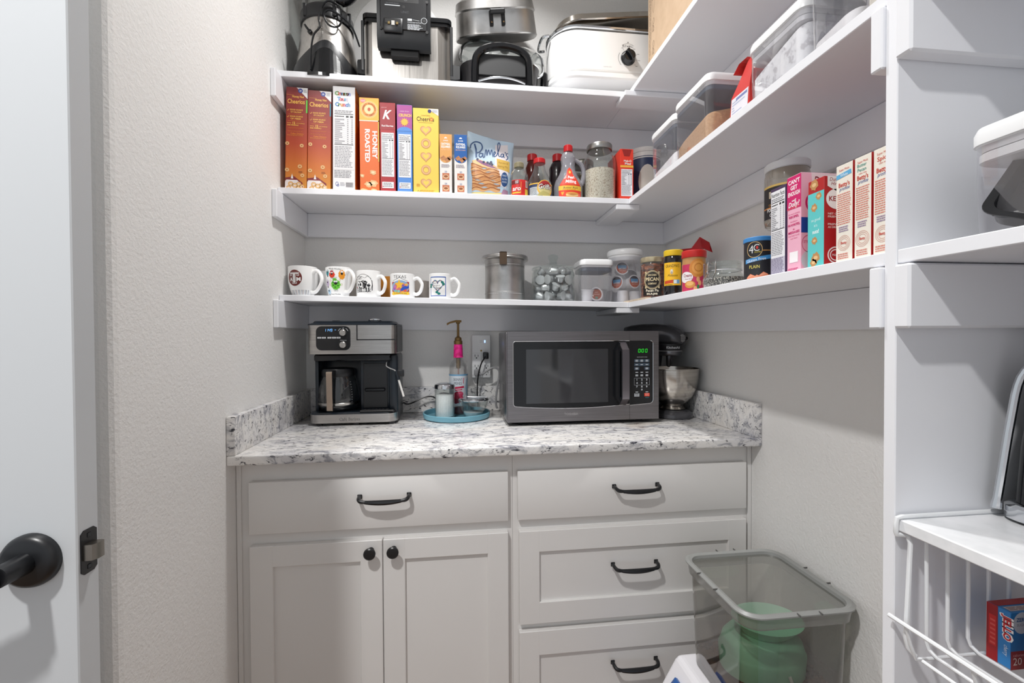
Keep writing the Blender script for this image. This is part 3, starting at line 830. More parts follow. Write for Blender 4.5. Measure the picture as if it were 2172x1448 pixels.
def honey_box(label, x0, x1, h, lean, side, flap):
    grad = vgrad('honey_carton_print', [(0.0, (206, 140, 40)), (0.22, (204, 110, 36)), (0.45, (176, 66, 34)), (0.8, (140, 44, 38)), (1.0, (130, 44, 42))], 0, h)
    t, w, h = carton('cereal_box', label, x0, x1, h, grad, lean=lean, group='cereal boxes on the middle shelf', flap=flap)
    a = face(t, w); H = w / 2
    a.poly([(-.001, h - .001), (H, h - .001), (H, h - .036)], (226, 226, 226), 0).ell(.011, h - .011, .0075, .0075, (54, 72, 150), 1).text('20', .011, h - .0135, .005, (230, 232, 240), 2, bold=.02).fine(.021, H - .002, h - .017, h - .006, 3, (150, 152, 158), 1)
    a.rect(H - .0045, H, h - .082, h - .040, side, 0)
    a.text('Honey Nut', .004, h - .034, .0075, YEL, 1, w=.036, bold=.015).text('Cheerios', -.002, h - .0535, .0150, YEL, 1, w=w * .80, bold=.012).line([(-.033, h - .026), (-.010, h - .026)], .002, (170, 100, 50), 1)
    z = h - .076
    for p, q in (('GOOD SOURCE', 'OF CALCIUM'), ('GOOD SOURCE', 'OF FIBER')):
        a.line([(-.030, z + .001), (-.028, z - .0015), (-.024, z + .004)], .0012, YEL, 1)
        a.text(p, -.021, z, .0048, YEL, 1, al='L', w=.040, bold=.02).text(q, -.019, z - .0075, .0048, YEL, 1, al='L', w=.033, bold=.02)
        a.line([(-.026, z - .0125), (.022, z - .0125)], .0005, ORG, 1); z -= .0215
    a.text('WITH', -.030, z, .0036, YEL, 1, al='L', w=.013).text('12', -.008, z - .001, .0072, YEL, 1, bold=.03).text('VITAMINS', .012, z, .0036, YEL, 1, w=.026).text('AND MINERALS', -.030, z - .0065, .0040, YEL, 1, al='L', w=.036, bold=.02)
    a.line([(-.026, z - .014), (.022, z - .014)], .0005, ORG, 1)
    z -= .026
    a.text('PROUD SPONSOR OF', -.004, z, .0034, (200, 120, 40), 1, w=.046).text('Celiac Disease', .002, z - .008, .0050, ORG, 1, w=.040).text('FOUNDATION', -.004, z - .0135, .0042, (214, 140, 44), 1, w=.048)
    a.poly([(-H, .001), (H - .010, .001), (H - .013, .022), (-.006, .042), (-H, .036)], (126, 34, 38), 1).poly([(-H, .001), (H - .012, .001), (H - .016, .016), (.004, .030), (-H + .004, .030), (-H, .024)], (232, 224, 222), 2)
    a.poly([(-.016, .034), (-.012, .050), (-.008, .034)], (238, 234, 232), 3)
    for x, z, r in ((-.030, .012, .0085), (-.016, .017, .0085), (-.003, .012, .009), (.009, .017, .008), (.019, .009, .008), (-.022, .004, .008), (.008, .003, .008)):
        if -H + r < x < H - r: ring_oat(a, x, z, r, 4)
    for x, z, r in ((-.028, .148, .0065), (.017, .143, .0065), (.012, .075, .0072), (-.028, .062, .0070), (.020, .046, .0068)): ring_oat(a, x, z, r, 2)
    a.fine(.008, .022, .053, .060, 3, (150, 80, 30), 1)
    a.ob('front_print', t)
    return t
honey_box('brown and orange cereal box, leftmost on the middle shelf, against the wall', -.6530, -.5860, .332, 1.3, (96, 200, 70), 0)
honey_box('brown and orange cereal box with open top flaps, second from the left wall', -.5840, -.5110, .325, 1.2, (30, 120, 140), .014)

t, w, h = carton('cereal_box', 'white cereal box with multicoloured title and long ingredients panel', -.5030, -.4320, .343, M((233, 232, 233), .42), lean=0.6, group='cereal boxes on the middle shelf', flap=.016)
a = face(t, w); H = w / 2
for tx, z, cs, ww in (('Cinnamon', .314, ((90, 150, 70), (220, 150, 60), (200, 80, 110), (90, 140, 200), (220, 150, 60), (90, 160, 120), (200, 90, 120), (120, 140, 210)), .046), ('Toast', .296, ((110, 160, 210), (220, 110, 110), (220, 140, 150), (120, 170, 200), (200, 190, 210)), .032), ('Crunch', .278, ((60, 130, 190), (90, 150, 80), (220, 150, 70), (210, 90, 110), (90, 130, 200), (110, 150, 190)), .046)):
    for i, ch in enumerate(tx): a.text(ch, -.003 - ww / 2 + ww * (i + .5) / len(tx), z, .0125, cs[i], 1, bold=.05)
a.facts(-H + .003, H - .003, .07, .268, rows=13, bg=(231, 230, 231), L=1, title=False, ink=(40, 40, 44)).fine(-H + .005, H - .006, .042, .068, 5, (150, 150, 155), 1)
a.ring(-.022, .022, .005, .007, .0014, (60, 90, 160), 1).ring(-.019, .017, .004, .004, .0014, (60, 90, 160), 1).fine(-.012, .004, .015, .028, 3, (170, 172, 180), 1).rect(.006, .030, .012, .028, (170, 168, 170), 1).fine(.007, .029, .013, .027, 4, (120, 118, 122), 2)
a.ob('front_print', t)
o = wloc(t)
a = Art(lambda p, q, l: (o.x + H + l, o.y - .0925 + p, o.z + q), .42)
a.rect(.001, .184, .001, h - .001, (224, 132, 26), 0).poly([(.001, .19), (.03, .21), (.06, .17), (.10, .10), (.12, .02), (.001, .02)], (196, 100, 20), 1).poly([(.02, .30), (.14, .32), (.15, .24), (.03, .23)], (240, 220, 190), 1).ob('side_print', t)

t, w, h = carton('cereal_box', 'orange cereal box reading HONEY ROASTED up its side', -.4155, -.3525, .311, M((226, 106, 34), .42), group='cereal boxes on the middle shelf', flap=.010)
a = face(t, w); H = w / 2
a.rect(-H, H, .236, h - .001, (240, 178, 64), 0)
for i in range(36):
    q = 2 * PI * i / 36; a.line([(.024 * math.cos(q), .272 + .024 * math.sin(q)), (.0295 * math.cos(q), .272 + .0295 * math.sin(q))], .0016, (250, 226, 150), 1)
a.ell(0, .272, .0255, .0255, (250, 228, 176), 1, 28).ell(0, .272, .0235, .0235, (238, 140, 50), 2, 28).ell(0, .272, .0155, .0155, (248, 214, 160), 3, 24).ell(0, .272, .005, .006, (196, 84, 44), 4)
a.arc_text('HONEY BUNCHES', 0, .272, .0170, rad(190), rad(-10), .0048, (110, 50, 20), 4, .02).arc_text('of OATS', 0, .272, .0218, rad(235), rad(325), .0050, (110, 50, 20), 4, .02, True)
a.poly([(-H + .004, h - .006), (-H + .014, h - .004), (-H + .022, h - .010), (-H + .012, h - .018), (-H + .003, h - .014)], (226, 130, 130), 2).text('new!', -H + .012, h - .013, .005, (250, 230, 230), 3)
a.rect(-H, H, .233, .236, (248, 232, 214), 1)
a.text('HONEY', .0105, .155, .0155, (248, 244, 240), 1, w=.092, rot=-PI / 2, bold=.035).text('ROASTED', -.0135, .152, .0155, (248, 244, 240), 1, w=.110, rot=-PI / 2, bold=.035)
for x, z, r in ((.011, .064, .010), (-.024, .052, .007), (.012, .028, .014), (-.004, .024, .012), (.014, .003, .010), (-.018, .001, .012)):
    a.poly([(x + r * (1 + .25 * math.sin(3 * q + z * 90)) * math.cos(q * PI / 6), z + r * .8 * (1 + .2 * math.cos(5 * q)) * math.sin(q * PI / 6)) for q in range(12)], (226, 184, 130), 1).ell(x, z, r * .5, r * .35, (242, 214, 172), 2)
a.rect(H - .003, H, .10, .30, (210, 190, 70), 1)
a.ob('front_print', t)

def slim_box(label, x0, x1, h, base, top, draw, flap=0):
    t, w, h = carton('cereal_box', label, x0, x1, h, M(base, .42), group='cereal boxes on the middle shelf', flap=flap)
    a = face(t, w); H = w / 2
    a.rect(-H, H, h * .70, h - .001, top, 0)
    draw(a, w, h)
    a.facts(-H + .0045, H - .0045, h * .16 + .004, h * .665, rows=13, head=.05)
    a.rect(-H + .006, H - .006, h * .045, h * .115, (236, 236, 238), 1).fine(-H + .010, H - .008, h * .055, h * .108, 3, (140, 140, 146), 2).ell(-H + .009, h * .062, .0018, .0018, (190, 50, 60), 3)
    a.ob('front_print', t)
    return t
def k_art(a, w, h):
    a.text('K', -.001, h - .054, .030, (240, 238, 238), 2, shear=.35, bold=.03, w=.030).text('special', -.011, h - .018, .0045, (226, 170, 170), 2, w=.018, shear=.3).text('Red Berries', 0, h - .080, .0062, (240, 236, 236), 2, w=w * .76, bold=.02)
slim_box('slim dark red cereal box with a big white K', -.3495, -.2995, .298, (172, 34, 42), (158, 42, 48), k_art, .006)
def c_art(a, w, h):
    a.text('raisin bran', 0, h - .024, .0048, (240, 200, 220), 2, w=.030).text('CRUNCH', .002, h - .040, .010, (244, 202, 90), 2, w=.042, bold=.03)
    for i in range(12):
        q = 2 * PI * i / 12; a.poly([(.009 * math.cos(q - .2), h - .058 + .009 * math.sin(q - .2)), (.016 * math.cos(q), h - .058 + .016 * math.sin(q)), (.009 * math.cos(q + .2), h - .058 + .009 * math.sin(q + .2))], (240, 170, 50), 2)
    a.ell(0, h - .058, .0105, .0105, (246, 186, 70), 3).ell(0, h * .70, w * .5, .014, (84, 140, 214), 1, 20, 0, PI)
slim_box('slim blue and purple cereal box with a yellow sunburst', -.2935, -.2440, .294, (84, 140, 214), (172, 78, 150), c_art)

t, w, h = carton('cereal_box', 'broad yellow cereal box with five rings and hearts down its side', -.2410, -.1560, .286, M((240, 204, 88), .42), group='cereal boxes on the middle shelf', depth=.17, y=-.243)
a = face(t, w, .17); H = w / 2
a.poly([(.008, h - .001), (H, h - .001), (H, h - .024)], (232, 232, 230), 1).ell(.013, h - .009, .006, .006, (50, 54, 110), 2).fine(.022, H - .002, h - .014, h - .004, 3, (150, 152, 170), 2)
a.text('Limited Edition', 0, h - .026, .0045, (130, 90, 30), 1, w=.030, shear=.3).text('Cheeri  s', -.001, h - .043, .0150, (52, 40, 28), 1, w=.058, bold=.005).ring(.019, h - .036, .0062, .0065, .0035, (214, 128, 60), 2).line([(-.024, h - .048), (.024, h - .048)], .0008, (150, 110, 40), 1)
for i, z in enumerate((.212, .168, .124, .079, .035)):
    if i % 2:
        a.ring(0, z, .0165, .017, .0085, (206, 150, 96), 1, 24).ring(0, z, .0145, .015, .004, (226, 180, 130), 2, 24)
    else:
        def hp(s): return [(s * .0105 * 16 * math.sin(q) ** 3 / 10, z + s * .0105 * (13 * math.cos(q) - 5 * math.cos(2 * q) - 2 * math.cos(3 * q) - math.cos(4 * q)) / 10) for q in [2 * PI * k / 30 for k in range(30)]]
        a.poly(hp(1.12), (206, 150, 96), 1).poly(hp(.92), (224, 176, 124), 2).poly(hp(.58), (240, 204, 88), 3)
a.fine(-.032, -.020, .022, .032, 4, (206, 140, 40), 1).fine(-.018, .028, .004, .012, 2, (200, 160, 60), 1).line([(-.030, .003), (-.026, .010), (-.022, .003), (-.018, .010)], .0012, (80, 60, 30), 1)
a.ob('front_print', t)

def squares_box(label, x0, x1, h, topc, txt2, flap):
    t, w, h = carton('cereal_box', label, x0, x1, h, M((232, 229, 225), .42), group='cereal boxes on the middle shelf', depth=.15, flap=flap)
    a = face(t, w, .15); H = w / 2
    a.rect(-H, H, h * .62, h - .0005, topc, 0).ell(0, h * .62, H, .020, topc, 0, 16, PI, 2 * PI)
    a.text('QUAKER', 0, h - .024, .0042, (240, 240, 240), 1, w=.017, bold=.02).ell(0, h - .015, .005, .005, (236, 236, 236), 1, 12, 0, PI)
    a.text('OATMEAL', 0, h - .037, .0075, (246, 244, 240), 1, w=w * .74, bold=.03).text('SQUARES', 0, h - .0465, .0075, (246, 244, 240), 1, w=w * .74, bold=.03).text(txt2, 0, h - .055, .0042, (240, 190, 150), 1, w=w * .76)
    for x, z, r in ((-.010, h * .60, .009), (.004, h * .575, .010), (.012, h * .60, .008)):
        a.poly([(x - r, z), (x + r * .3, z + r), (x + r * 1.2, z + r * .1), (x, z - r)], (190, 130, 84), 2).line([(x - r * .6, z), (x + r * .4, z + r * .5)], .0012, (140, 88, 52), 3)
    a.fine(-H + .006, H - .006, h * .44, h * .50, 3, (150, 140, 150), 1)
    for z in (h * .29, h * .09):
        a.rect(-.012, .012, z - .010, z + .012, (196, 120, 88), 1).text('20', 0, z + .014, .006, (70, 90, 150), 1).ell(0, z, .010, .007, (226, 190, 150), 2).ell(0, z + .001, .007, .004, (150, 84, 50), 3)
    a.ob('front_print', t)
    return t
squares_box('small tan and white cereal box, left one of the small pair', -.1530, -.1115, .2030, (222, 162, 92), 'HONEY NUT', .006)
t = squares_box('small blue and white cereal box beside the pancake mix bag', -.1035, -.0600, .2035, (30, 92, 164), 'BROWN SUGAR', 0)

# pancake mix pouch
t = thing('pancake_mix_bag', 'pale blue pouch of pancake mix with a pancake stack printed on it', 'bag', (0.025, -0.19, Z2))
BW = .084
def btop(a): return .252 - .32 * (a + BW) if a < -.02 else .252 - .32 * (BW - .02) - .16 * (a + .02)
def bthick(a, q):
    e = max(0.0, 1 - (abs(a) / BW) ** 3.2)
    v = q / btop(a)
    return .002 + .034 * e ** .6 * (math.sin(PI * min(1, max(0, v)) ** .65) ** .8 if v < 1 else 0)
def bfront(a, q): return -.165 - bthick(a, q) + .004 * math.sin(a * 60 + q * 25) * (1 - abs(a) / BW)
def bpt(a, q): return (0.022 + a + .010 * q / .25 - .004, bfront(a, q), Z2 + q)
g = G(); nx, nz = 26, 34
fr = [[bpt(-BW + 2 * BW * i / nx, .001 + (btop(-BW + 2 * BW * i / nx) - .001) * k / nz) for i in range(nx + 1)] for k in range(nz + 1)]
bk = [[(p[0], -.1645 + (-.165 - p[1]) * .9, p[2]) for p in r] for r in fr]
BAGM = M((186, 208, 226), .38)
g.loft([fr[k] + bk[k][::-1] for k in range(nz + 1)], BAGM)
g.ob('pouch', t, 60)
a = Art(lambda p, q, l: (bpt(p, q)[0], bpt(p, q)[1] - l - .0006, bpt(p, q)[2]), .4); a.step = .006
DB = (44, 78, 128)
a.poly([(.016, .06), (.016, .20), (.062, .205), (.066, .10), (.060, .04)], (224, 218, 222), 0)
a.poly([(.024, .108), (.070, .100), (.070, .140), (.022, .146)], (206, 170, 84), 1)
a.text('Pancake &', .046, .128, .008, (150, 112, 44), 2, w=.034).text('Baking Mix', .046, .114, .008, (150, 112, 44), 2, w=.036)
P = [(-.072, .186), (-.070, .200), (-.055, .210), (-.036, .204), (-.030, .186), (-.040, .170), (-.054, .168)]
a.line([(p.x, p.y) for p in smooth([Vector((x, z, 0)) for x, z in P], 6)], .0042, DB, 2).line([(-.058, .202), (-.052, .180), (-.050, .150)], .0055, DB, 2)
for st in ([(-.028, .163), (-.036, .166), (-.041, .158), (-.036, .151), (-.029, .157), (-.027, .166), (-.026, .152), (-.022, .151)],
           [(-.021, .152), (-.018, .177), (-.015, .176), (-.013, .158), (-.010, .172), (-.007, .178), (-.005, .170), (-.002, .160), (.001, .174), (.004, .178), (.006, .164), (.009, .152)],
           [(.010, .160), (.017, .165), (.017, .171), (.012, .170), (.011, .160), (.015, .153), (.022, .158)],
           [(.021, .156), (.028, .176), (.034, .200), (.031, .212), (.026, .205), (.026, .176), (.030, .156), (.036, .156)],
           [(.047, .166), (.040, .166), (.037, .159), (.041, .153), (.046, .160), (.047, .168), (.048, .155), (.051, .154)],
           [(.0525, .176), (.0535, .170)],
           [(.063, .170), (.058, .170), (.057, .163), (.062, .158), (.061, .149), (.056, .145)]):
    a.line([(p.x, p.y) for p in smooth([Vector((x, z, 0)) for x, z in st], 5)], .0032, DB, 2)
a.rect(-.062, .044, .006, .026, (226, 206, 132), 1)
for i, (z, cx, hw) in enumerate(((.032, -.012, .050), (.044, -.012, .050), (.056, -.011, .051), (.068, -.012, .050), (.080, -.014, .050), (.092, -.016, .050), (.104, -.018, .050), (.116, -.020, .048))):
    up = [(cx - hw + 2 * hw * k / 14, z + .011 + .004 * math.sin(k * .8 + i) - .010 * (k / 14) * (i > 3)) for k in range(15)]
    dn = [(x, z - .002 + .003 * math.sin(k * .9 + i * 2) - .010 * (k / 14) * (i > 3)) for k, (x, _) in enumerate(up)][::-1]
    a.poly(up + dn, ((214, 164, 112), (196, 138, 88))[i % 2], 2).line([(x, y - .004) for x, y in up], .003, (150, 92, 54), 3)
a.poly([(-.066, .138), (-.040, .142), (.000, .128), (.034, .108), (.020, .104), (-.030, .116), (-.060, .128)], (226, 186, 134), 4).poly([(-.052, .137), (-.036, .139), (.000, .122), (.026, .107), (.004, .111), (-.030, .124)], (138, 92, 128), 5)
for x, z in ((-.046, .142), (-.010, .130), (-.002, .126), (.006, .122), (.002, .131), (-.024, .132)): a.ell(x, z, .0045, .0045, (48, 50, 84), 6)
a.ell(.052, .072, .013, .026, DB, 2).text('NO', .052, .082, .007, (214, 222, 236), 3).text('GLUTEN', .052, .070, .006, (214, 222, 236), 3, w=.018).text('ADDED', .052, .060, .006, (214, 222, 236), 3, w=.018)
a.poly([(.036, .012), (.070, .010), (.066, .034), (.050, .038)], (172, 130, 156), 1)
a.ob('front_print', t)

# bottles
def bottle(name, label, x, y, prof, mat, liquid=None, lz=None, cap=None, capmat=None, cat='bottle', sy=1.0, z=Z2, group=None, n=36, shrink=.002):
    t = thing(name, label, cat, (x, y, z), group)
    G().lathe([(prof[0][0] * .92, .0008)] + prof, mat, n, (x, y, z), sy=sy, cap1=False).ob('bottle', t, 50)
    if liquid:
        lp = [(max(r - shrink, .001), max(q, .004)) for r, q in prof if q < lz]
        r_ = next((prof[i][0] + (prof[i + 1][0] - prof[i][0]) * (lz - prof[i][1]) / (prof[i + 1][1] - prof[i][1]) for i in range(len(prof) - 1) if prof[i][1] <= lz <= prof[i + 1][1]), prof[-1][0])
        lp.append((r_ - shrink, lz))
        G().lathe(lp, liquid, n, (x, y, z), sy=sy).ob('contents', t, 50)
    if cap:
        cr, c0, c1 = cap
        g = G(); g.lathe([(cr, c0), (cr, c1 - .002), (cr - .002, c1), (0, c1)], capmat, 28, (x, y, z), sy=1)
        for k in range(28):
            q = 2 * PI * k / 28; g.box(x + cr * math.cos(q) - .0005, x + cr * math.cos(q) + .0005, y + cr * math.sin(q) - .0005, y + cr * math.sin(q) + .0005, z + c0 + .001, z + c1 - .003, capmat)
        g.ob('cap', t)
    return t
REDC = M((196, 28, 34), .35)
def prad(prof):
    def f(b):
        if b is None: return max(r for r, _ in prof)
        for i in range(len(prof) - 1):
            if prof[i][1] <= b <= prof[i + 1][1]: return prof[i][0] + (prof[i + 1][0] - prof[i][0]) * (b - prof[i][1]) / max(1e-6, prof[i + 1][1] - prof[i][1])
        return prof[-1][0] if b > prof[-1][1] else prof[0][0]
    return f
p1 = [(.030, .001), (.0325, .005), (.0325, .052), (.0315, .058), (.0325, .070), (.0310, .082), (.0240, .096), (.0160, .104), (.0150, .107)]
t = bottle('syrup_bottle', 'clear corn syrup bottle with a red label and olive cap', .1230, -.2140, p1, GLASS, M((206, 204, 190), .1), .014, (.0165, .108, .1255), M((140, 132, 104), .4))
a = Art(on_cyl(.1230, -.2140, Z2, prad(p1)), .4, .004)
a.rect(-.034, .036, .002, .058, (204, 40, 38), 0).rect(-.034, -.004, .042, .056, (110, 30, 34), 1).fine(-.018, -.005, .044, .054, 3, (230, 220, 220), 2).text('aro', -.0135, .020, .016, (246, 244, 242), 2, bold=.02, shear=.15).rect(-.030, .002, .010, .015, (226, 186, 60), 1).line([(.001, .012), (.003, .050)], .0016, (230, 170, 90), 1).rect(.020, .032, .032, .055, (224, 214, 206), 1).fine(.0215, .031, .034, .053, 6, (120, 100, 96), 2).rect(.018, .033, .002, .026, (222, 190, 60), 1)
a.ob('paper_label', t)
p2 = [(.043, .001), (.0455, .006), (.0455, .046), (.042, .060), (.034, .078), (.0240, .098), (.0190, .115), (.0180, .128), (.0185, .132)]
t = bottle('syrup_bottle', 'clear waffle syrup bottle with a round yellow and red label and red cap', .198, -.205, p2, GLASS, None, 0, (.0205, .129, .1455), REDC)
a = Art(on_cyl(.198, -.205, Z2, prad(p2)), .4, .005)
a.rect(-.050, .050, .001, .044, (44, 62, 98), 0).rect(-.050, .050, .044, .048, (226, 176, 56), 0).rect(-.046, -.010, .004, .034, (206, 212, 214), 1).fine(-.044, -.012, .006, .032, 7, (120, 130, 140), 2)
a.ell(.014, .030, .031, .029, (232, 180, 54), 2, 26).ell(.014, .032, .027, .025, (150, 30, 36), 3, 24, 0, PI).ell(.014, .032, .027, .025, (214, 204, 140), 3, 24, PI, 2 * PI).text('Griffin', .014, .027, .017, (30, 24, 24), 4, w=.050, bold=.05, shear=.2).text('Griffin', .0136, .0274, .017, (246, 244, 238), 5, w=.050, bold=.01, shear=.2).poly([(-.010, .012), (.004, .020), (.030, .014), (.038, .004), (-.016, .003)], (190, 180, 110), 4)
a.ob('paper_label', t)
p3 = [(.050, .001), (.0525, .008), (.0525, .050), (.046, .072), (.034, .092), (.026, .112), (.0245, .128), (.0265, .146), (.0270, .155), (.022, .168), (.0155, .176), (.0150, .182)]
t = bottle('syrup_bottle', 'pancake syrup bottle with side grip, red label and tall red cap', .304, -.2, p3, clear('cloudy_plastic', (226, 224, 230), .30, (206, 206, 214), .05, .12), M((34, 24, 28), .15), .052, (.0155, .177, .2000), REDC, sy=.72)
G().tube([(.330, -.200, Z2 + .150), (.352, -.200, Z2 + .135), (.362, -.200, Z2 + .105), (.358, -.200, Z2 + .075), (.349, -.200, Z2 + .062)], [.007, .008, .008, .009, .010], clear('cloudy_grip', (226, 224, 230), .34, (206, 206, 214), .05, .12), 10, sm=5).ob('grip', t)
a = Art(on_cyl(.304, -.2, Z2, prad(p3), 0, 1, .72), .4, .005)
RD = (226, 64, 42)
a.poly([(-.044, .004), (.044, .004), (.046, .030), (.040, .052), (.028, .072), (.018, .090), (.015, .108), (0, .116), (-.015, .108), (-.018, .090), (-.028, .072), (-.040, .052), (-.046, .030)], RD, 0)
a.rect(-.046, .046, .030, .046, (240, 196, 70), 1).text('Butter Rich', 0, .0355, .0070, (74, 60, 60), 2, w=.054, shear=.2).fine(-.030, .030, .031, .034, 1, (200, 140, 40), 2)
a.text('Pearl', .004, .072, .0115, (250, 248, 246), 1, w=.028, bold=.025, shear=.1).text('Milling', .002, .056, .0120, (250, 248, 246), 1, w=.042, bold=.025, shear=.1).text('COMPANY', .002, .0505, .0026, (240, 170, 150), 1, w=.024)
a.ell(0, .098, .007, .007, (246, 150, 40), 1).poly([(-.003, .095), (.004, .095), (.005, .101), (.001, .103)], (250, 220, 120), 2)
a.poly([(-.036, .022), (-.030, .012), (-.024, .022), (-.027, .025), (-.030, .0225), (-.033, .025)], (236, 170, 50), 1)
for z in (.008, .013, .018): a.ell(.006, z, .024, .0052, ((226, 160, 80), (244, 212, 150), (214, 140, 64))[int(z * 1000) % 3], 2)
a.ell(.034, .014, .005, .006, (236, 110, 90), 1)
a.ob('paper_label', t)
p4 = [(.034, .001), (.036, .006), (.036, .07), (.034, .10), (.028, .125), (.024, .14), (.026, .155), (.020, .172), (.0165, .182)]
SY = M((92, 22, 16), .15)
t = bottle('syrup_bottle', 'dark red syrup bottle behind the round label bottle', .192, -.085, p4, SY, None, 0, (.0185, .183, .2085), REDC)
t = bottle('syrup_bottle', 'black syrup bottle standing behind the red label syrup bottle', .290, -.090, [(.045, .001), (.048, .008), (.048, .05), (.042, .08), (.034, .11), (.031, .135), (.033, .155), (.024, .175), (.0165, .182)], M((34, 24, 30), .2), None, 0, (.019, .183, .2105), REDC)
def mason(label, x, y, s, fill, fillm, z=Z2, metal=LIDM):
    pr = [(.052, .001), (.0555, .006), (.0555, .135), (.054, .148), (.046, .163), (.0405, .170), (.0405, .180)]
    pr = [(r * s, q * s) for r, q in pr]
    t = bottle('glass_jar', label, x, y, pr, GLASS, fillm, fill, None, None, 'jar', 1, z, shrink=.003)
    G().lathe([(.043 * s, .178 * s), (.044 * s, .180 * s), (.044 * s, .194 * s), (.0425 * s, .197 * s), (.036 * s, .1975 * s), (.034 * s, .1965 * s), (0, .1965 * s)], metal, 44, (x, y, z)).ob('lid', t, 30)
    return t
OATS = noisy('rolled_oats', [(0.34, (170, 146, 122)), (0.43, (226, 210, 190)), (0.62, (242, 230, 214))], 260, 2, 0.8, b_s=.8, b_scale=240)
mason('large glass jar of rolled oats with a silver lid on the middle shelf', .4225, -.195, 1.045, .112, OATS)
mason('smaller glass jar of dark grain half hidden behind the rolled oats jar', .395, -.068, .98, .130, noisy('brown_grain', [(0.35, (90, 72, 52)), (0.6, (176, 152, 116))], 240, 2, .8), metal=M((120, 118, 112), .3, 1))
t, w, h = carton('porridge_box', 'red hot cereal box beside the rolled oats jar', .4850, .5335, .182, M((224, 60, 40), .42), depth=.135, y=-.240)
a = face(t, w, .135); H = w / 2
a.poly([(-.018, h - .002), (.018, h - .002), (.010, h - .026), (-.010, h - .026)], (150, 34, 28), 0).text('Malt-O', .003, h - .046, .0070, (250, 246, 240), 1, w=.028, bold=.02).text('Meal', .004, h - .056, .0080, (250, 246, 240), 1, w=.022, bold=.02).rect(-H, H, h - .066, h - .0585, (240, 180, 70), 1).facts(-H + .003, H - .004, .014, h - .072, True, (80, 80, 100), (238, 238, 242), 1, 12)
a.rect(-H, H, .0, .004, (240, 220, 216), 1)
a.ob('front_print', t)
o = wloc(t)
a = Art(lambda p, q, l: (o.x + H + l, o.y - .0675 + p, o.z + q), .42)
a.poly([(0, .10), (.135, .05), (.135, .066), (0, .117)], (240, 190, 60), 0).ell(.06, .035, .05, .035, (214, 200, 180), 1).ell(.06, .04, .036, .022, (196, 160, 116), 2).text('Original', .05, .12, .016, (244, 210, 210), 1, rot=-.45).ob('side_print', t)
t, w, h = carton('mix_box', 'narrow dark box with white lettering tucked between oats jar and red hot cereal box', .4795, .4835, .105, M((40, 36, 44), .42), depth=.06, y=-.135)
a = face(t, .004, .06); a.text('HOLIDAY', 0, .05, .0032, (220, 214, 220), 1, w=.08, rot=-PI / 2, bold=.03); a.ob('lettering', t)
t = thing('oatmeal_canister', 'round blue and white cardboard oatmeal canister in the middle shelf corner', 'canister', (.632, -.105, Z2))
G().lathe([(.058, .001), (.060, .003), (.060, .212)], M((34, 48, 84), .42), 44, (.632, -.105, Z2)).ob('tube', t)
G().lathe([(.0615, .2115), (.0625, .213), (.0625, .227), (.060, .2295), (0, .2295)], M((214, 212, 208), .4), 44, (.632, -.105, Z2)).ob('lid', t)
a = Art(on_cyl(.632, -.105, Z2, .060), .42, .006)
a.rect(-.10, .10, .195, .211, (214, 212, 208), 0).rect(-.10, .10, .188, .192, (216, 214, 210), 0).rect(-.10, .10, .0, .038, (168, 36, 40), 0).ell(-.012, .10, .034, .062, (206, 200, 190), 1).ob('wrap_print', t)
# ---------------------------------------------------------------- lowest shelf: mugs, canister, jars
def mug(label, x, y, prof, hx=0.30, hz=(.022, .075), hr=.030, hang=-8, mat=PORC, handle=True, tilt=None, z=None):
    z = z3(x) if z is None else z
    t = thing('mug', label, 'mug', (0, 0, 0), 'mugs on the lowest shelf')
    H = prof[-1][1]
    inner = [(prof[-1][0] - .0015, H + .0012), (prof[-1][0] - .0035, H), (prof[-1][0] - .005, H * .5), (prof[0][0] - .004, .006), (0, .006)]
    G().lathe([(prof[0][0] * .9, .0006)] + prof + inner, mat, 44).ob('cup', t, 50)
    if handle:
        r = prad(prof); a, b = hz
        g = G()
        g.tube([(r(b) - .003, 0, b), (r(b) + hr * .45, 0, b + .006), (r(b) + hr * .95, 0, b - .010), (r(b) + hr, 0, (a + b) / 2), (r(a) + hr * .75, 0, a + .006), (r(a) + hr * .30, 0, a - .002), (r(a) - .003, 0, a + .001)], [.0062, .0060, .0058, .0056, .0056, .0060, .0065], mat, 10, sm=6)
        g.tf(Matrix.Rotation(rad(hang), 4, 'Z'))
        g.ob('handle', t)
    t.location = (x, y, z)
    return t
def mug_art(t, prof, turn=0.0):
    o = wloc(t)
    return Art(on_cyl(o.x, o.y, o.z, prad(prof), turn), .2, .004)
MR, WH = (108, 36, 30), (244, 243, 242)
pr = [(.030, .001), (.034, .004), (.040, .022), (.0455, .045), (.0465, .065), (.0460, .097)]
t = mug('cream mug with a round maroon college emblem and striped foot', -.614, -.200, pr, hz=(.014, .078), hr=.034, hang=-28)
a = mug_art(t, pr)
a.ell(-.014, .058, .0255, .0265, MR, 0, 30)
def slab(pts, grow, c, L): a.poly(pts, c, L)
for c, e, L in ((WH, .0014, 1), (MR, 0.0, 2)):
    a.poly([(-.029 - e, .0745 + e), (.001 + e, .0745 + e), (.001 + e, .0655 - e), (-.0035 - e, .0655 - e), (-.0035 - e, .0695), (-.0100 + e, .0695), (-.0100 + e, .045), (-.0070 + e, .045), (-.0070 + e, .0405 - e), (-.0210 - e, .0405 - e), (-.0210 - e, .045), (-.0180 - e, .045), (-.0180 - e, .0695), (-.0245 + e, .0695), (-.0245 + e, .0655 - e), (-.029 - e, .0655 - e)], c, L)
a.poly([(-.0275, .0735), (-.0005, .0735), (-.0005, .0675), (-.0028, .0705), (-.0110, .0705), (-.0110, .044), (-.0085, .042), (-.0195, .042), (-.0170, .044), (-.0170, .0705), (-.0252, .0705), (-.0275, .0675)], WH, 3)
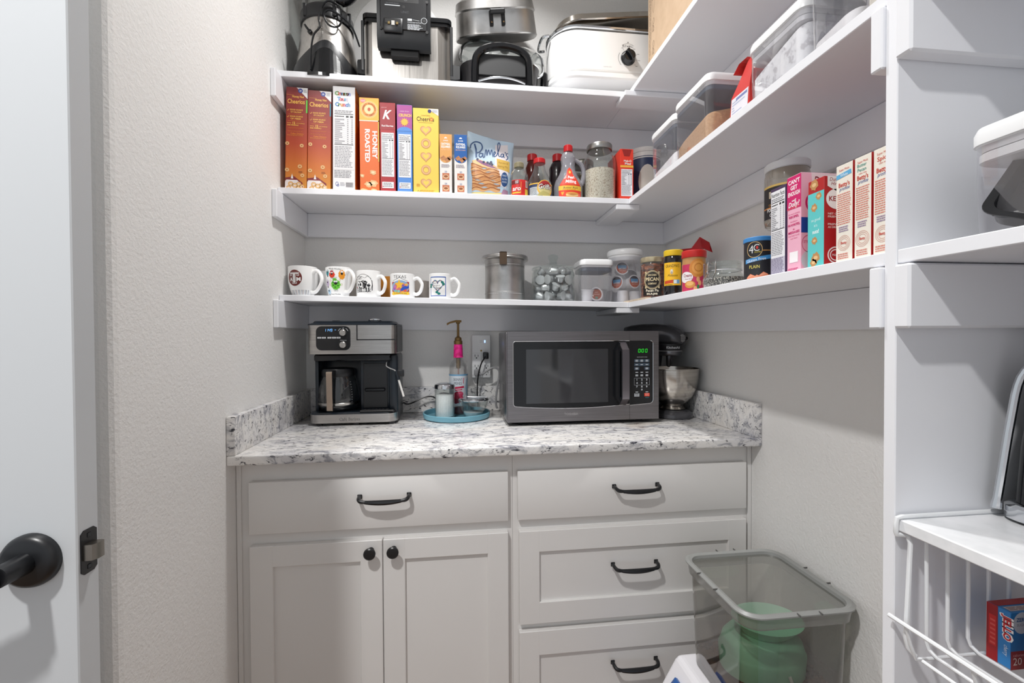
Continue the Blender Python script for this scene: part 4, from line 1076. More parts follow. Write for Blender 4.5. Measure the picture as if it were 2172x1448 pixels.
a.text('A', -.0255, .0480, .0115, WH, 2, w=.0115, bold=.05).text('M', .0005, .0480, .0115, WH, 2, w=.0135, bold=.05)
for i, x in enumerate([-.036 + .0062 * k for k in range(12)]):
    c = ((110, 50, 44), (176, 180, 188), (60, 50, 52), (176, 180, 188))[i % 4]
    a.rect(x, x + (.0016 if i % 2 == 0 else .0040), .003, .019, c, 0)
a.ob('emblem_print', t)
mug('plain cream mug standing behind the college emblem mug', -.556, -.085, [(.030, .001), (.040, .02), (.0455, .05), (.0455, .098)], hang=30)
pr = [(.0300, .001), (.0330, .003), (.0365, .020), (.0405, .055), (.0420, .080), (.0425, .098)]
t = mug('white mug covered with colourful cartoon woolly sheep', -.4980, -.200, pr, hz=(.018, .080), hr=.034, hang=-38)
a = mug_art(t, pr, -.1)
ink = (28, 28, 32)
def sheep(x, z, rx, rz, c, spots=None, legs=True):
    n = 18
    a.poly([(x + rx * (1 + .07 * math.cos(9 * q)) * math.cos(q), z + rz * (1 + .07 * math.cos(9 * q)) * math.sin(q)) for q in [2 * PI * i / 36 for i in range(36)]], c, 1)
    if spots:
        for u, v in ((-.5, -.1), (.1, .3), (.5, -.2), (-.1, -.5), (.45, .35), (-.5, .45)): a.ell(x + u * rx, z + v * rz, rx * .2, rz * .16, spots, 2, 8)
    a.poly([(x - rx * .42, z + rz * .75), (x + rx * .35, z + rz * .75), (x + rx * .3, z + rz * .1), (x, z - rz * .05), (x - rx * .3, z + rz * .1)], ink, 3)
    for s in (-1, 1): a.ell(x + s * rx * .20, z + rz * .62, rx * .21, rz * .19, (250, 250, 250), 4, 10).ell(x + s * rx * .18, z + rz * .54, rx * .06, rz * .06, ink, 5, 6)
    if legs:
        for u in (-.35, -.1, .15, .4): a.line([(x + u * rx, z - rz * .9), (x + u * rx, z - rz * 1.32)], .0011, ink, 0)
sheep(.004, .039, .0165, .0165, (104, 196, 56), (52, 128, 40)); a.ell(.001, .057, .007, .0035, (110, 190, 60), 4)
sheep(-.008, .072, .0105, .0100, (220, 64, 36)); a.ell(-.008, .083, .006, .003, (176, 70, 80), 4)
sheep(.025, .072, .0110, .0155, (226, 148, 40), None, False); sheep(-.027, .079, .0070, .0100, (36, 134, 146), None, True)
sheep(-.030, .045, .0080, .0115, (196, 178, 208), None, True); sheep(-.026, .017, .0090, .0095, (176, 206, 226), None, True)
a.text('Wooly Woollies', .002, .089, .0050, ink, 1, w=.042, shear=.2, rot=-.04).text('Wooly Woollies', .002, .0060, .0042, ink, 1, w=.040, shear=.2).text('Lucky', .004, .0615, .0035, (120, 120, 124), 1)
for x, z in ((-.014, .052), (.018, .054), (-.016, .039), (.025, .040)): a.ring(x, z, .0032, .0036, .0008, (196, 176, 90), 1, 10)
a.ob('sheep_print', t)
t = mug('pale mug with black letters, behind the sheep mug', -.452, -.075, [(.034, .001), (.040, .02), (.043, .05), (.043, .085)], handle=False, mat=M((196, 190, 182), .3))
a = mug_art(t, [(.043, 0), (.043, .09)], .25)
a.text('MILK', -.004, .050, .013, ink, 1, w=.032, rot=-.35).text('&', .002, .036, .008, ink, 1).text('sugar', .004, .018, .009, ink, 1, w=.024, rot=.3).ob('lettering', t)
pr = [(.0385, .001), (.0402, .003), (.0405, .045), (.0405, .089)]
t = mug('white mug with a black drawing of a bull in a round frame', -.3990, -.200, pr, hz=(.016, .066), hr=.028, hang=-28)
a = mug_art(t, pr, -.15)
a.ring(-.006, .044, .0315, .0330, .0010, ink, 0, 40, rad(-62), rad(200))
a.line([(p.x, p.y) for p in smooth([Vector(q + (0,)) for q in ((-.034, .060), (-.020, .062), (-.010, .068), (.002, .064), (.010, .070), (.022, .062))], 4)], .0008, ink, 1)
a.text('the Texas', -.020, .0660, .0055, ink, 1, w=.022, shear=.3).text('Longhorn', -.016, .0600, .0035, (70, 70, 74), 1, w=.016, shear=.3)
random.seed(5)
for i in range(60):
    q = random.random() * 2 * PI; s = random.random() ** .6
    x, z = -.004 + .021 * s * math.cos(q), .040 + .0125 * s * math.sin(q)
    a.ell(x, z, .0012 + .0032 * random.random(), .0010 + .0024 * random.random(), ink, 1, 7)
a.poly([(-.020, .046), (-.012, .052), (-.006, .046), (-.008, .034), (-.014, .031), (-.019, .036)], (246, 246, 246), 2).line([(-.024, .054), (-.016, .051), (-.010, .052), (-.002, .056)], .0020, ink, 3).ell(-.014, .041, .0035, .006, ink, 3).ell(-.0137, .036, .003, .002, (236, 236, 236), 4)
for x in (-.018, -.012, .006, .014): a.poly([(x - .002, .032), (x + .002, .032), (x + .0015, .018), (x - .0015, .018)], ink, 1)
a.line([(-.032, .017), (.020, .018)], .0012, ink, 1).line([(.024, .056), (.026, .040), (.025, .022)], .0024, ink, 1)
for x in range(10): a.line([(-.030 + .0055 * x, .017), (-.028 + .0055 * x, .021 + .002 * (x % 3))], .0008, ink, 1)
a.ell(-.031, .033, .0016, .003, (196, 40, 40), 2).fine(-.030, -.018, .020, .032, 3, ink, 1, .6, .5)
a.ob('bull_print', t)
t = mug('ochre mug with a pale handle, behind the bull mug', -.338, -.085, [(.034, .001), (.040, .012), (.041, .085)], hz=(.02, .07), hr=.026, hang=200, mat=M((196, 128, 44), .25))
pr = [(.0400, .001), (.0416, .003), (.0418, .045), (.0418, .082)]
t = mug('white mug with TEXAS lettering and a yellow star over a seascape', -.2850, -.200, pr, hz=(.016, .064), hr=.027, hang=-12)
a = mug_art(t, pr, -.05)
a.text('TEXAS', -.003, .0660, .0110, ink, 1, w=.044, bold=-.012)
a.line([(-.028, .058), (-.014, .063), (-.003, .069), (.008, .063), (.024, .057)], .0010, ink, 1)
a.rect(-.032, .030, .020, .054, (168, 64, 58), 0).ell(-.001, .037, .031, .022, (140, 172, 206), 1, 28).ell(-.001, .034, .026, .016, (206, 120, 110), 2, 24)
a.poly([(-.004 + r * math.cos(q), .044 + r * 1.15 * math.sin(q)) for q, r in [(PI / 2 + k * PI / 5, .0165 if k % 2 == 0 else .0072) for k in range(10)]], (240, 186, 60), 4)
a.poly([(.000, .026), (.004, .034), (.014, .040), (.024, .038), (.027, .044), (.029, .034), (.020, .030), (.010, .026), (.004, .022)], (40, 84, 190), 5).poly([(.006, .038), (.008, .046), (.012, .040)], (40, 84, 190), 5)
for x, z, c in ((-.020, .038, (180, 120, 196)), (-.022, .030, (150, 90, 190)), (-.016, .024, (120, 190, 180)), (-.006, .022, (130, 200, 190)), (.006, .019, (240, 160, 60)), (.016, .024, (226, 90, 60)), (.020, .045, (240, 180, 80)), (-.012, .031, (226, 110, 150))): a.ell(x, z, .0050, .0040, c, 3, 9)
a.poly([(-.034, .013), (-.028, .021), (-.001, .017), (.026, .021), (.032, .013), (.024, .010), (-.001, .012), (-.027, .009)], (240, 196, 60), 6).text('The Bluebonnet State', -.001, .0135, .0038, (70, 60, 30), 7, w=.044, shear=.2)
a.ob('texas_print', t)
mug('grey mug with dark scribbles, behind the TEXAS mug', -.238, -.070, [(.034, .001), (.038, .01), (.040, .075)], hz=(.01, .045), hr=.028, hang=-10, mat=M((168, 160, 152), .35))
pr = [(.0370, .001), (.0384, .003), (.0386, .045), (.0386, .086)]
t = mug('white mug with a blue square frame around a floral heart, rightmost of the mugs', -.1560, -.200, pr, hz=(.016, .066), hr=.028, hang=-8)
a = mug_art(t, pr, -.1)
BL = (52, 94, 172)
for r in ((-.032, .026, .0085, .0110), (-.032, .026, .0725, .0755), (-.032, -.0300, .0085, .0755), (.0235, .026, .0085, .0755)): a.rect(*r, BL, 0)
random.seed(9)
for i in range(46):
    q = 2 * PI * i / 46; r = 1 + .12 * random.random()
    x = -.0035 + .0145 * r * 16 * math.sin(q) ** 3 / 13; z = .046 + .0175 * r * (13 * math.cos(q) - 5 * math.cos(2 * q) - 2 * math.cos(3 * q) - math.cos(4 * q)) / 14
    c = ((60, 70, 130), (40, 120, 110), (190, 140, 150), (36, 40, 60), (110, 130, 170))[i % 5]
    a.ell(x, z, .0014 + .0012 * random.random(), .0022, c, 1, 7)
for x, z in ((.013, .056), (.017, .050), (-.029, .048), (-.030, .041), (-.006, .022), (.001, .017)): a.ell(x, z, .0055, .0042, (28, 118, 110), 2, 9)
a.text('from', -.014, .051, .0048, ink, 3, shear=.35, w=.011).text('the heart of', -.006, .0435, .0045, ink, 3, shear=.35, w=.022).text('Texas', -.001, .0335, .0075, ink, 3, shear=.35, w=.020)
a.ob('heart_print', t)

# aluminium canister
cx, cy = .0775, -.150; cz = z3(cx)
t = thing('canister', 'round aluminium canister with a clamp lid on the lowest shelf', 'canister', (cx, cy, cz))
pr = [(.070, .001), (.0725, .004), (.0725, .026), (.0735, .027), (.0735, .032), (.0725, .033), (.0725, .128), (.0735, .129), (.0735, .133), (.0725, .134), (.0735, .150)]
G().lathe(pr, ALU, 56, (cx, cy, cz)).ob('drum', t, 30)
G().lathe([(.076, .1485), (.085, .150), (.0865, .154), (.084, .157), (.0845, .161), (.083, .164), (.060, .169), (.0, .169)], ALU, 56, (cx, cy, cz)).ob('lid', t, 40)
G().prism([(-.0125, .124), (.0125, .124), (.0125, .166), (.0085, .168), (-.0085, .168), (-.0125, .166)], cy - .092, cy - .080, M((104, 88, 74), .4, 1), 'y').tf(Matrix.Translation((cx - .0145, 0, cz))).box(cx - .027, cx - .002, cy - .092, cy - .072, cz + .164, cz + .168, M((104, 88, 74), .4, 1), .001, 1).ob('clamp', t)
a = Art(on_cyl(cx, cy, cz, .0727), .4, .006)
for z in (.029, .124):
    for i in range(48): a.ring(-.10 + .0042 * i, z + .0015 * (-1) ** i, .0024, .0024, .0008, (132, 130, 128), 0, 8)
a.ob('embossed_print', t)

# round glass jar with capsules
jx, jy = .258, -.150; jz = z3(jx)
t = thing('glass_jar', 'round glass jar with a domed glass lid, full of silver capsules', 'jar', (jx, jy, jz))
G().lathe([(.060, .001), (.074, .004), (.0790, .012), (.0790, .104), (.076, .114), (.0735, .117), (.0735, .121)], GLASS, 56, (jx, jy, jz), cap1=False).ob('jar', t, 50)
G().lathe([(.0790, .1215), (.0800, .124), (.0795, .128), (.060, .134), (.034, .142), (.020, .148), (.013, .152), (.016, .158), (.0195, .166), (.0185, .174), (.012, .1785), (0, .1790)], GLASS, 48, (jx, jy, jz), cap0=False).ob('lid', t, 60)
CAP = M((206, 206, 208), .32, .45); CAPF = M((214, 214, 216), .3, .35)
def capsule():
    t = thing('coffee_capsule', 'silver coffee capsule heaped inside the round glass jar', 'capsule', (0, 0, 0), 'silver capsules in the glass jar')
    G().lathe([(0, -.0125), (.0055, -.0125), (.0085, -.0105), (.0105, -.006), (.0145, .0105), (.0172, .0112), (.0172, .0122)], CAP, 22, cap1=False).ob('cup', t, 30)
    G().lathe([(.0170, .0123), (.0150, .0127), (.0, .0129)], CAPF, 22, cap0=False).ob('foil_top', t, 30)
    return t
cap0 = capsule(); random.seed(21)
spots = []
for L in range(4):
    for i in range(9): spots.append((.0565, 2 * PI * (i + .5 * (L % 2)) / 9 + .1, .0225 + .0295 * L))
    for i in range(3): spots.append((.0205, 2 * PI * i / 3 + L, .0225 + .0295 * L))
first = True
for r, q, z in spots:
    if z > .1:
        if random.random() < .35: continue
        r *= .84
    p = (jx + r * math.cos(q), jy + r * math.sin(q), jz + z)
    e = (random.uniform(-1.8, 1.8), random.uniform(-1.8, 1.8), random.uniform(0, 6))
    if first: cap0.location = p; cap0.rotation_euler = e; first = False
    else: dup(cap0, p, None, e)

# lidded plastic boxes
def popbox(name, label, x, y, z, hx, hy, h, fill=None, fillm=None, band=GASK, rz=0.0, lidh=.018, r=.018, cat='container', bump_=0.0, peak=0.0):
    t = thing(name, label, cat, (0, 0, 0))
    G().loft([rr(hx - .006, hy - .006, r, .0008, 6), rr(hx - .002, hy - .002, r, .004, 6), rr(hx, hy, r, h * .5, 6), rr(hx, hy, r, h - .004, 6)], CLEARP, True, False).ob('tub', t, 40)
    G().loft([rr(hx - .0035, hy - .0035, r, h - .026, 6), rr(hx - .0015, hy - .0015, r, h - .024, 6), rr(hx - .0015, hy - .0015, r, h - .015, 6), rr(hx - .0035, hy - .0035, r, h - .013, 6)], band, True, True).ob('gasket', t, 40)
    G().loft([rr(hx - .003, hy - .003, r, h - .012, 6), rr(hx + .0005, hy + .0005, r, h - .0035, 6), rr(hx + .003, hy + .003, r + .003, h - .0030, 6), rr(hx + .003, hy + .003, r + .003, h + lidh * .5, 6), rr(hx - .0005, hy - .0005, r, h + lidh * .9, 6), rr(hx - .006, hy - .006, r, h + lidh, 6)], WPLA).ob('lid', t, 40)
    if fill:
        g = G(); n = 14
        ring0 = rr(hx - .004, hy - .004, r, .005, 4)
        rows = [ring0]
        for s in (1.0, .85, .6, .35, .12):
            rows.append([(p[0] * s, p[1] * s, fill * (.72 if s == 1 else .8) + (peak * (1 - s) + bump_ * math.sin(40 * p[0] * s + 3 * s) * math.cos(30 * p[1] * s)) + fill * .28 * (p[0] / hx * .5 - p[1] / hy * .5) * s) for p in ring0])
        g.loft(rows, fillm, True, True); g.ob('contents', t, 60)
    t.location = (x, y, z); t.rotation_euler = (0, 0, rz)
    return t
FLR = noisy('white_powder', [(0.3, (236, 234, 234)), (0.7, (246, 245, 244))], 60, 3, .9, b_s=.4, b_scale=120)
sx_ = .405
popbox('storage_box', 'square clear storage box with a white lid and two white coffee cups inside', sx_, -.168, z3(sx_), .0585, .0585, .138)
KC = M((232, 231, 232), .35)
def kcup(label, p, e, face_c, group):
    t = thing('coffee_pod', label, 'coffee pod', (0, 0, 0), group)
    G().lathe([(0, -.022), (.0175, -.022), (.019, -.0205), (.0225, .018), (.0258, .0195), (.0258, .0215)], KC, 30, cap1=False).ob('cup', t, 30)
    a = Art(lambda p_, q_, l: (p_, q_, .0215 + l), .4)
    a.ell(0, 0, .0257, .0257, (234, 233, 234), 0, 30)
    if face_c == 'brown':
        a.ell(0, 0, .0205, .0205, (168, 84, 56), 1, 28).ell(0, .0005, .0204, .0200, (60, 50, 58), 2, 20, rad(55), rad(125)).text('HOT', 0, .004, .0045, (240, 216, 206), 3, w=.013).text('CHOCOLATE', 0, -.003, .0040, (240, 216, 206), 3, w=.026).rect(-.017, -.011, -.009, -.004, (240, 220, 210), 3).ell(.0, -.014, .006, .005, (110, 140, 120), 3)
    elif face_c == 'green':
        a.ell(0, 0, .0235, .0235, (84, 116, 92), 1, 28).poly([(-.018, .004), (.006, .014), (.016, .002), (-.004, -.008)], (156, 188, 150), 2)
    elif face_c == 'blue':
        a.ell(0, 0, .0215, .0215, (196, 92, 54), 1, 28).ell(0, 0, .0215, .0215, (44, 40, 54), 2, 20, rad(25), rad(155)).rect(-.0165, .0165, -.002, .0105, (92, 158, 206), 3).text('DECAF', 0, .001, .007, (240, 244, 246), 4, w=.026, rot=PI, bold=.02).text('DONUT SHOP', 0, -.009, .0036, (244, 220, 206), 4, w=.024, rot=PI).text('12', 0, -.016, .0036, (244, 220, 206), 4, rot=PI)
    if face_c: a.ob('top_print', t)
    t.location = p; t.rotation_euler = e
    return t
zz = z3(sx_) + .004
gk = 'coffee pods in the square box'
kcup('upturned white pod with a green foil top in the square box', (sx_ - .0275, -.186, zz + .024), (rad(6), 0, 0), 'green', gk)
kcup('coffee pod lying on its side with a brown label facing out, in the square box', (sx_ + .002, -.196, zz + .0262), (rad(84), 0, .12), 'brown', gk).location.y = -.174
kcup('white coffee pod standing upright at the right of the square box', (sx_ + .031, -.139, zz + .024), (PI, 0, 0), None, gk)
rx_ = .536
t = thing('storage_jar', 'tall round clear jar with a white lid, half full of coffee pods', 'container', (rx_, -.150, z3(.5)))
rz_ = z3(.5)
rp = [(.060, .001), (.0625, .004), (.0625, .172)]
G().lathe(rp, CLEARP, 56, (rx_, -.150, rz_), cap1=False).ob('tub', t, 50)
G().lathe([(.061, .158), (.062, .160), (.062, .172), (.0625, .178), (.0655, .180), (.0665, .184), (.0665, .195), (.063, .200), (.058, .202), (0, .202)], WPLA, 56, (rx_, -.150, rz_)).ob('lid', t, 40)
gk = 'coffee pods in the round jar'
for lb, dx, dy, dz, e, f in (('upright white coffee pod at the bottom left of the round jar', -.020, -.026, .026, (PI, 0, 0), None), ('upright white coffee pod at the bottom right of the round jar', .033, -.010, .026, (PI, 0, 0), None), ('white coffee pod at the back of the bottom layer in the round jar', -.010, .032, .026, (PI, 0, 0), None),
                          ('coffee pod with its orange and blue label facing out, left side of the round jar', -.024, -.010, .078, (rad(86), 0, -.9), 'blue'), ('coffee pod with its orange and blue label facing out, right of the round jar', .018, -.014, .080, (rad(84), 0, .25), 'blue'),
                          ('coffee pod with its orange and blue label facing out, topmost in the round jar', -.012, .012, .132, (rad(80), 0, -.1), 'blue'), ('white coffee pod tilted at the top right of the pile in the round jar', .026, .006, .125, (2.5, .5, 0), None)):
    kcup(lb, (rx_ + dx, -.150 + dy, rz_ + dz), e, f, gk)

# wooden strip under the pecan jar
G_ = G(); G_.prism([(.5095, -.20), (.5095, -.395), (.530, -.395), (.560, -.20)], 1.3272, 1.3335, noisy('pale_wood', [(0.3, (216, 196, 172)), (0.7, (230, 212, 190))], 14, 4, .6, stretch=(1, 8, 1)), 'z')
tag(G_.ob('wood_board', None, 0), 'thin pale wooden board lying on the shelf edge under the pecan jar', 'board')

# jars on the right hand run of the lowest shelf
ZR = 1.3273
px, py = .566, -.325
pr = [(.038, .001), (.0405, .004), (.0405, .009), (.0395, .011), (.0405, .032), (.0405, .106), (.0385, .119), (.0370, .123), (.0370, .130)]
PEC = noisy('pecan_pile', [(0.36, (58, 26, 16)), (0.5, (128, 62, 34)), (0.66, (170, 92, 50))], 55, 3, .35, b_s=1.0, b_scale=60, b_d=.01, stretch=(1, 1, 2.4))
t = bottle('pecan_jar', 'glass jar of pecans with a black oval label and gold lid', px, py, pr, GLASS, PEC, .116, None, None, 'jar', 1, 1.3337)
G().lathe([(.0380, .122), (.0390, .124), (.0390, .137), (.037, .1388), (0, .1388)], M((206, 192, 160), .3, .7), 40, (px, py, 1.3337)).ob('lid', t, 40)
a = Art(scaled(on_cyl(px, py, 1.3337, .0407, -.42), .95, 1.08), .4, .004); CR = (222, 204, 164); DK = (26, 22, 22)
a.rect(-.034, .034, .008, .040, DK, 0).ell(0, .056, .029, .029, CR, 1, 30).rect(-.026, -.020, .030, .082, CR, 1).rect(.020, .026, .030, .082, CR, 1).rect(-.026, .026, .034, .078, CR, 1).ell(0, .056, .027, .027, DK, 2, 30)
a.text('SAN SABA', 0, .068, .0065, CR, 3, w=.030, bold=.02).text('PECAN', 0, .053, .0110, CR, 3, w=.046, bold=.03).text('COMPANY', 0, .0415, .0060, CR, 3, w=.030, bold=.02).ring(0, .056, .0255, .0255, .0008, CR, 3, 30)
a.text('Pecan Pie', 0, .0195, .0085, (238, 228, 206), 1, w=.044, bold=.02).text('IN-A-JAR', 0, .0105, .0055, (238, 228, 206), 1, w=.038, bold=.04)
a.ob('paper_label', t)
mx, my = .560, -.4876
pr = [(.0262, .001), (.0281, .005), (.0277, .022), (.0281, .030), (.0281, .107), (.0268, .117), (.0250, .122), (.0246, .130)]
t = bottle('molasses_jar', 'jar of black molasses with a yellow label and yellow lid', mx, my, pr, M((18, 16, 20), .08, 0, .7), None, 0, None, None, 'jar', 1, ZR)
G().lathe([(.0274, .122), (.0281, .124), (.0281, .138), (.0266, .1395), (0, .1395)], M((238, 200, 40), .35), 40, (mx, my, ZR)).ob('lid', t, 40)
a = Art(scaled(on_cyl(mx, my, ZR, .0283, -.52), .73, 1.0), .4, .005)
a.rect(-.042, .036, .032, .101, (244, 190, 42), 0).text("GRANDMA'S", -.002, .086, .0095, (40, 32, 20), 1, w=.056).ell(-.004, .073, .0055, .0075, (232, 226, 210), 1).ell(-.004, .070, .004, .004, (180, 170, 150), 2).text('Molasses', 0, .0585, .0075, (70, 54, 24), 1, w=.040, shear=.2).poly([(-.036, .046), (.004, .049), (.001, .0435), (.003, .039), (-.036, .037)], (200, 70, 36), 1).rect(.004, .028, .037, .049, (120, 170, 210), 1).rect(.005, .016, .038, .048, (230, 240, 244), 2).fine(-.034, .0, .033, .036, 1, (110, 80, 20), 1)
a.ob('paper_label', t)
bx_, by_ = .565, -.600
pr = [(.0300, .001), (.0318, .004), (.0318, .080), (.0308, .084), (.0308, .101)]
t = bottle('peanut_butter_jar', 'peanut butter jar with a pink label and red lid', bx_, by_, pr, M((186, 136, 84), .3), None, 0, None, None, 'jar', 1, ZR)
G().lathe([(.0322, .0975), (.0330, .099), (.0330, .1155), (.0315, .117), (0, .117)], M((206, 42, 38), .4), 44, (bx_, by_, ZR)).ob('lid', t, 40)
a = Art(scaled(on_cyl(bx_, by_, ZR, .0320, -.62), .715, .85), .4, .005)
a.rect(-.05, .044, .004, .092, (196, 52, 92), 0).ell(.020, .078, .032, .030, (206, 132, 54), 1, 24).ell(.022, .080, .024, .022, (222, 154, 74), 2, 20).ring(.022, .080, .016, .014, .003, (190, 116, 44), 3, 16).ell(-.026, .050, .028, .018, (240, 234, 236), 4).text('Creamy', -.018, .051, .0105, (140, 30, 60), 5, w=.034, bold=.02).text('Peanut Butter', -.014, .0420, .0052, (140, 30, 60), 5, w=.032)
a.ell(-.010, .026, .020, .012, (206, 140, 66), 5).ell(-.010, .029, .014, .007, (232, 180, 110), 6)
for x, z in ((.020, .042), (.026, .030), (.010, .012)): a.ell(x, z, .0065, .0085, (226, 164, 116), 5, 12)
a.poly([(.016, .012), (.024, .012), (.024, .024), (.016, .024)], (50, 130, 80), 5).rect(.042, .049, .004, .092, (216, 200, 206), 4).fine(.0425, .0485, .008, .088, 16, (110, 80, 120), 5)
a.ob('paper_label', t)
qx, qy = .590, -.7035
K_ = .8
pr = [(r * K_, z * .95) for r, z in ((.050, .001), (.060, .006), (.064, .018), (.063, .030), (.054, .040), (.050, .044), (.050, .050))]
CHIA = noisy('chia_seed', [(0.38, (46, 42, 42)), (0.5, (98, 90, 86)), (0.62, (196, 186, 176))], 330, 1, .7)
t = bottle('clip_top_jar', 'squat glass clip top jar of chia seeds on the right hand shelf', qx, qy, pr, GLASS, CHIA, .029, None, None, 'jar', 1, ZR, n=48)
G().lathe([(r * K_, z * .95) for r, z in ((.050, .0505), (.0530, .052), (.0530, .058), (.050, .060), (.052, .062), (.0520, .069), (.049, .073), (0, .0735))], GLASS, 48, (qx, qy, ZR), cap0=False).ob('lid', t, 40)
g = G()
g.tube([(qx + 0.0430 * math.cos(2 * PI * i / 32), qy + 0.0430 * math.sin(2 * PI * i / 32), ZR + .0475) for i in range(32)], .0013, CHROME, 6, closed=True)
ux, uy = -math.cos(.5), -math.sin(.5); vx, vy = -uy, ux
for s in (-1, 1):
    g.tube([(qx + ux * .053 + vx * s * .010, qy + uy * .053 + vy * s * .010, ZR + .072), (qx + ux * .057 + vx * s * .010, qy + uy * .057 + vy * s * .010, ZR + .060), (qx + ux * .058 + vx * s * .010, qy + uy * .058 + vy * s * .010, ZR + .040), (qx + ux * .066 + vx * s * .007, qy + uy * .066 + vy * s * .007, ZR + .024)], .0013, CHROME, 6, sm=4)
g.tube([(qx + ux * .066 - vx * .007, qy + uy * .066 - vy * .007, ZR + .024), (qx + ux * .066 + vx * .007, qy + uy * .066 + vy * .007, ZR + .024)], .0013, CHROME, 6)
g.ob('wire_clip', t)
# red foil bag lying behind the molasses
g = G(); n = 24; rings = []
for i, (r, z) in enumerate(((.040, .001), (.050, .030), (.048, .075), (.036, .110), (.012, .140))):
    rings.append([(.690 + r * math.cos(2 * PI * j / n) * (1 + .10 * math.sin(3 * j + i)), -.345 + r * 1.5 * math.sin(2 * PI * j / n) * (1 + .06 * math.sin(5 * j + i)), ZR + z + .010 * math.sin(2 * j + i) * (i > 1) + .0) for j in range(n)])
BAGR = M((168, 26, 34), .25)
t = thing('foil_bag', 'crumpled red foil bag behind the molasses jar in the corner', 'bag', (.690, -.345, ZR))
g.loft(rings, M((94, 78, 76), .4)); g.ob('pouch', t, 20)
g = G()
g.loft([[(.655, -.290, ZR + .120), (.675, -.330, ZR + .150), (.690, -.370, ZR + .140), (.700, -.405, ZR + .168), (.710, -.440, ZR + .150)], [(.640, -.285, ZR + .150), (.660, -.330, ZR + .176), (.680, -.375, ZR + .172), (.690, -.410, ZR + .202), (.700, -.450, ZR + .176)], [(.662, -.290, ZR + .118), (.682, -.330, ZR + .146), (.697, -.370, ZR + .136), (.707, -.405, ZR + .164), (.717, -.440, ZR + .146)]], BAGR, False, False, closed=False)
g.ob('rolled_top', t, 10)
# ---------------------------------------------------------------- worktop: coffee maker
ZC = 0.9142
t = thing('coffee_maker', 'black and steel coffee maker with a glass carafe at the left of the worktop', 'coffee maker', (-.438, -.15, ZC))
x0, x1, yf, yb = -.589, -.302, -.2500, -.072
xm, ym = (x0 + x1) / 2, (yf + yb) / 2
hx, hy = (x1 - x0) / 2, (yf - yb) / -2
g = G()
g.loft([rr(hx - .004, hy - .004, .030, ZC + .006, 8, (xm, ym)), rr(hx, hy, .034, ZC + .009, 8, (xm, ym)), rr(hx, hy, .034, ZC + .037, 8, (xm, ym))], STEEL)
g.ob('base_band', t, 40)
g = G()
g.loft([rr(hx - .002, hy - .002, .033, ZC + .0372, 8, (xm, ym)), rr(hx - .006, hy - .006, .030, ZC + .043, 8, (xm, ym))], NAVY)
g.box(x0 + .008, x1 - .006, yb - .070, yb, ZC + .042, ZC + .240, NAVY, .006, 2)
g.box(x0 + .010, x0 + .022, yf + .050, yb - .06, ZC + .042, ZC + .240, NAVY, .004, 2)
g.box(-.428, -.303, yf + .040, yb - .06, ZC + .042, ZC + .240, NAVY, .006, 2)
g.box(-.303 - .030, -.3005, yf + .028, yb - .01, ZC + .006, ZC + .236, NAVY, .010, 3)
g.box(x0 + .018, x1 - .020, yf + .012, yb - .05, ZC + .214, ZC + .236, BLKG, .004, 1)
g.ob('body', t, 40)
for sx in (-.555, -.435, -.32):
    G().box(sx - .008, sx + .008, yf + .008, yf + .024, ZC + .0003, ZC + .008, BLK).ob('foot', t)
g = G()
g.loft([rr(hx, hy, .022, ZC + .238, 8, (xm, ym)), rr(hx, hy, .022, ZC + .334, 8, (xm, ym))], STEEL)
g.ob('head_band', t, 40)
g = G()
g.box(x1 - .011, x1 + .0015, yf + .016, yb - .01, ZC + .239, ZC + .335, BLK, .003, 1)
g.box(-.4290, x1 - .002, yf - .0012, yf + .01, ZC + .2835, ZC + .2872, BLK).box(-.4305, -.4268, yf - .0012, yf + .01, ZC + .2835, ZC + .334, BLK)
g.ob('black_trim', t)
g = G()
g.loft([rr(hx + .002, hy + .002, .024, ZC + .3342, 8, (xm, ym)), rr(hx + .002, hy + .002, .024, ZC + .338, 8, (xm, ym)), rr(hx - .012, hy - .008, .022, ZC + .342, 8, (xm, ym)), rr(hx - .016, hy - .012, .022, ZC + .348, 8, (xm, ym))], NAVY)
g.ob('top_lid', t, 40)
G().box(-.512, -.487, yf + .012, yf + .022, ZC + .3425, ZC + .3495, BLKG, .002, 1).ob('lid_tab', t)
g = G()
g.tube([(-.394, yf + .030, ZC + .347), (-.388, yf + .016, ZC + .352), (-.374, yf + .012, ZC + .3535), (-.360, yf + .016, ZC + .352), (-.353, yf + .030, ZC + .347)], .0042, CHROME, 8, sm=5)
g.ob('lid_handle', t)
g = G(); k = g.mark()
pc = (-.5045, ZC + .2905)
g.loft([[(pc[0] + p[0], yf - d_, pc[1] + p[1]) for p in rr(.0545, .0400, .018, 0, 8)] for d_ in (-.001, .0016)], BLKG)
g.ob('control_panel', t, 30)
for kx, kz in ((.032, .0185), (.032, -.0215)):
    g = G(); k = g.mark()
    g.lathe([(.0108, 0), (.0104, .011), (.009, .0125), (0, .0127)], STEELV, 28)
    g.tf(Matrix.Translation((pc[0] + kx, yf - .0018, pc[1] + kz)) @ Matrix.Rotation(rad(90), 4, 'X'), k)
    g.ob('dial_knob', t)
LED = emit((120, 190, 255), 1.3)
a = Art(on_front(pc[0], yf - .0016, pc[1]), .4); gy = (186, 188, 190)
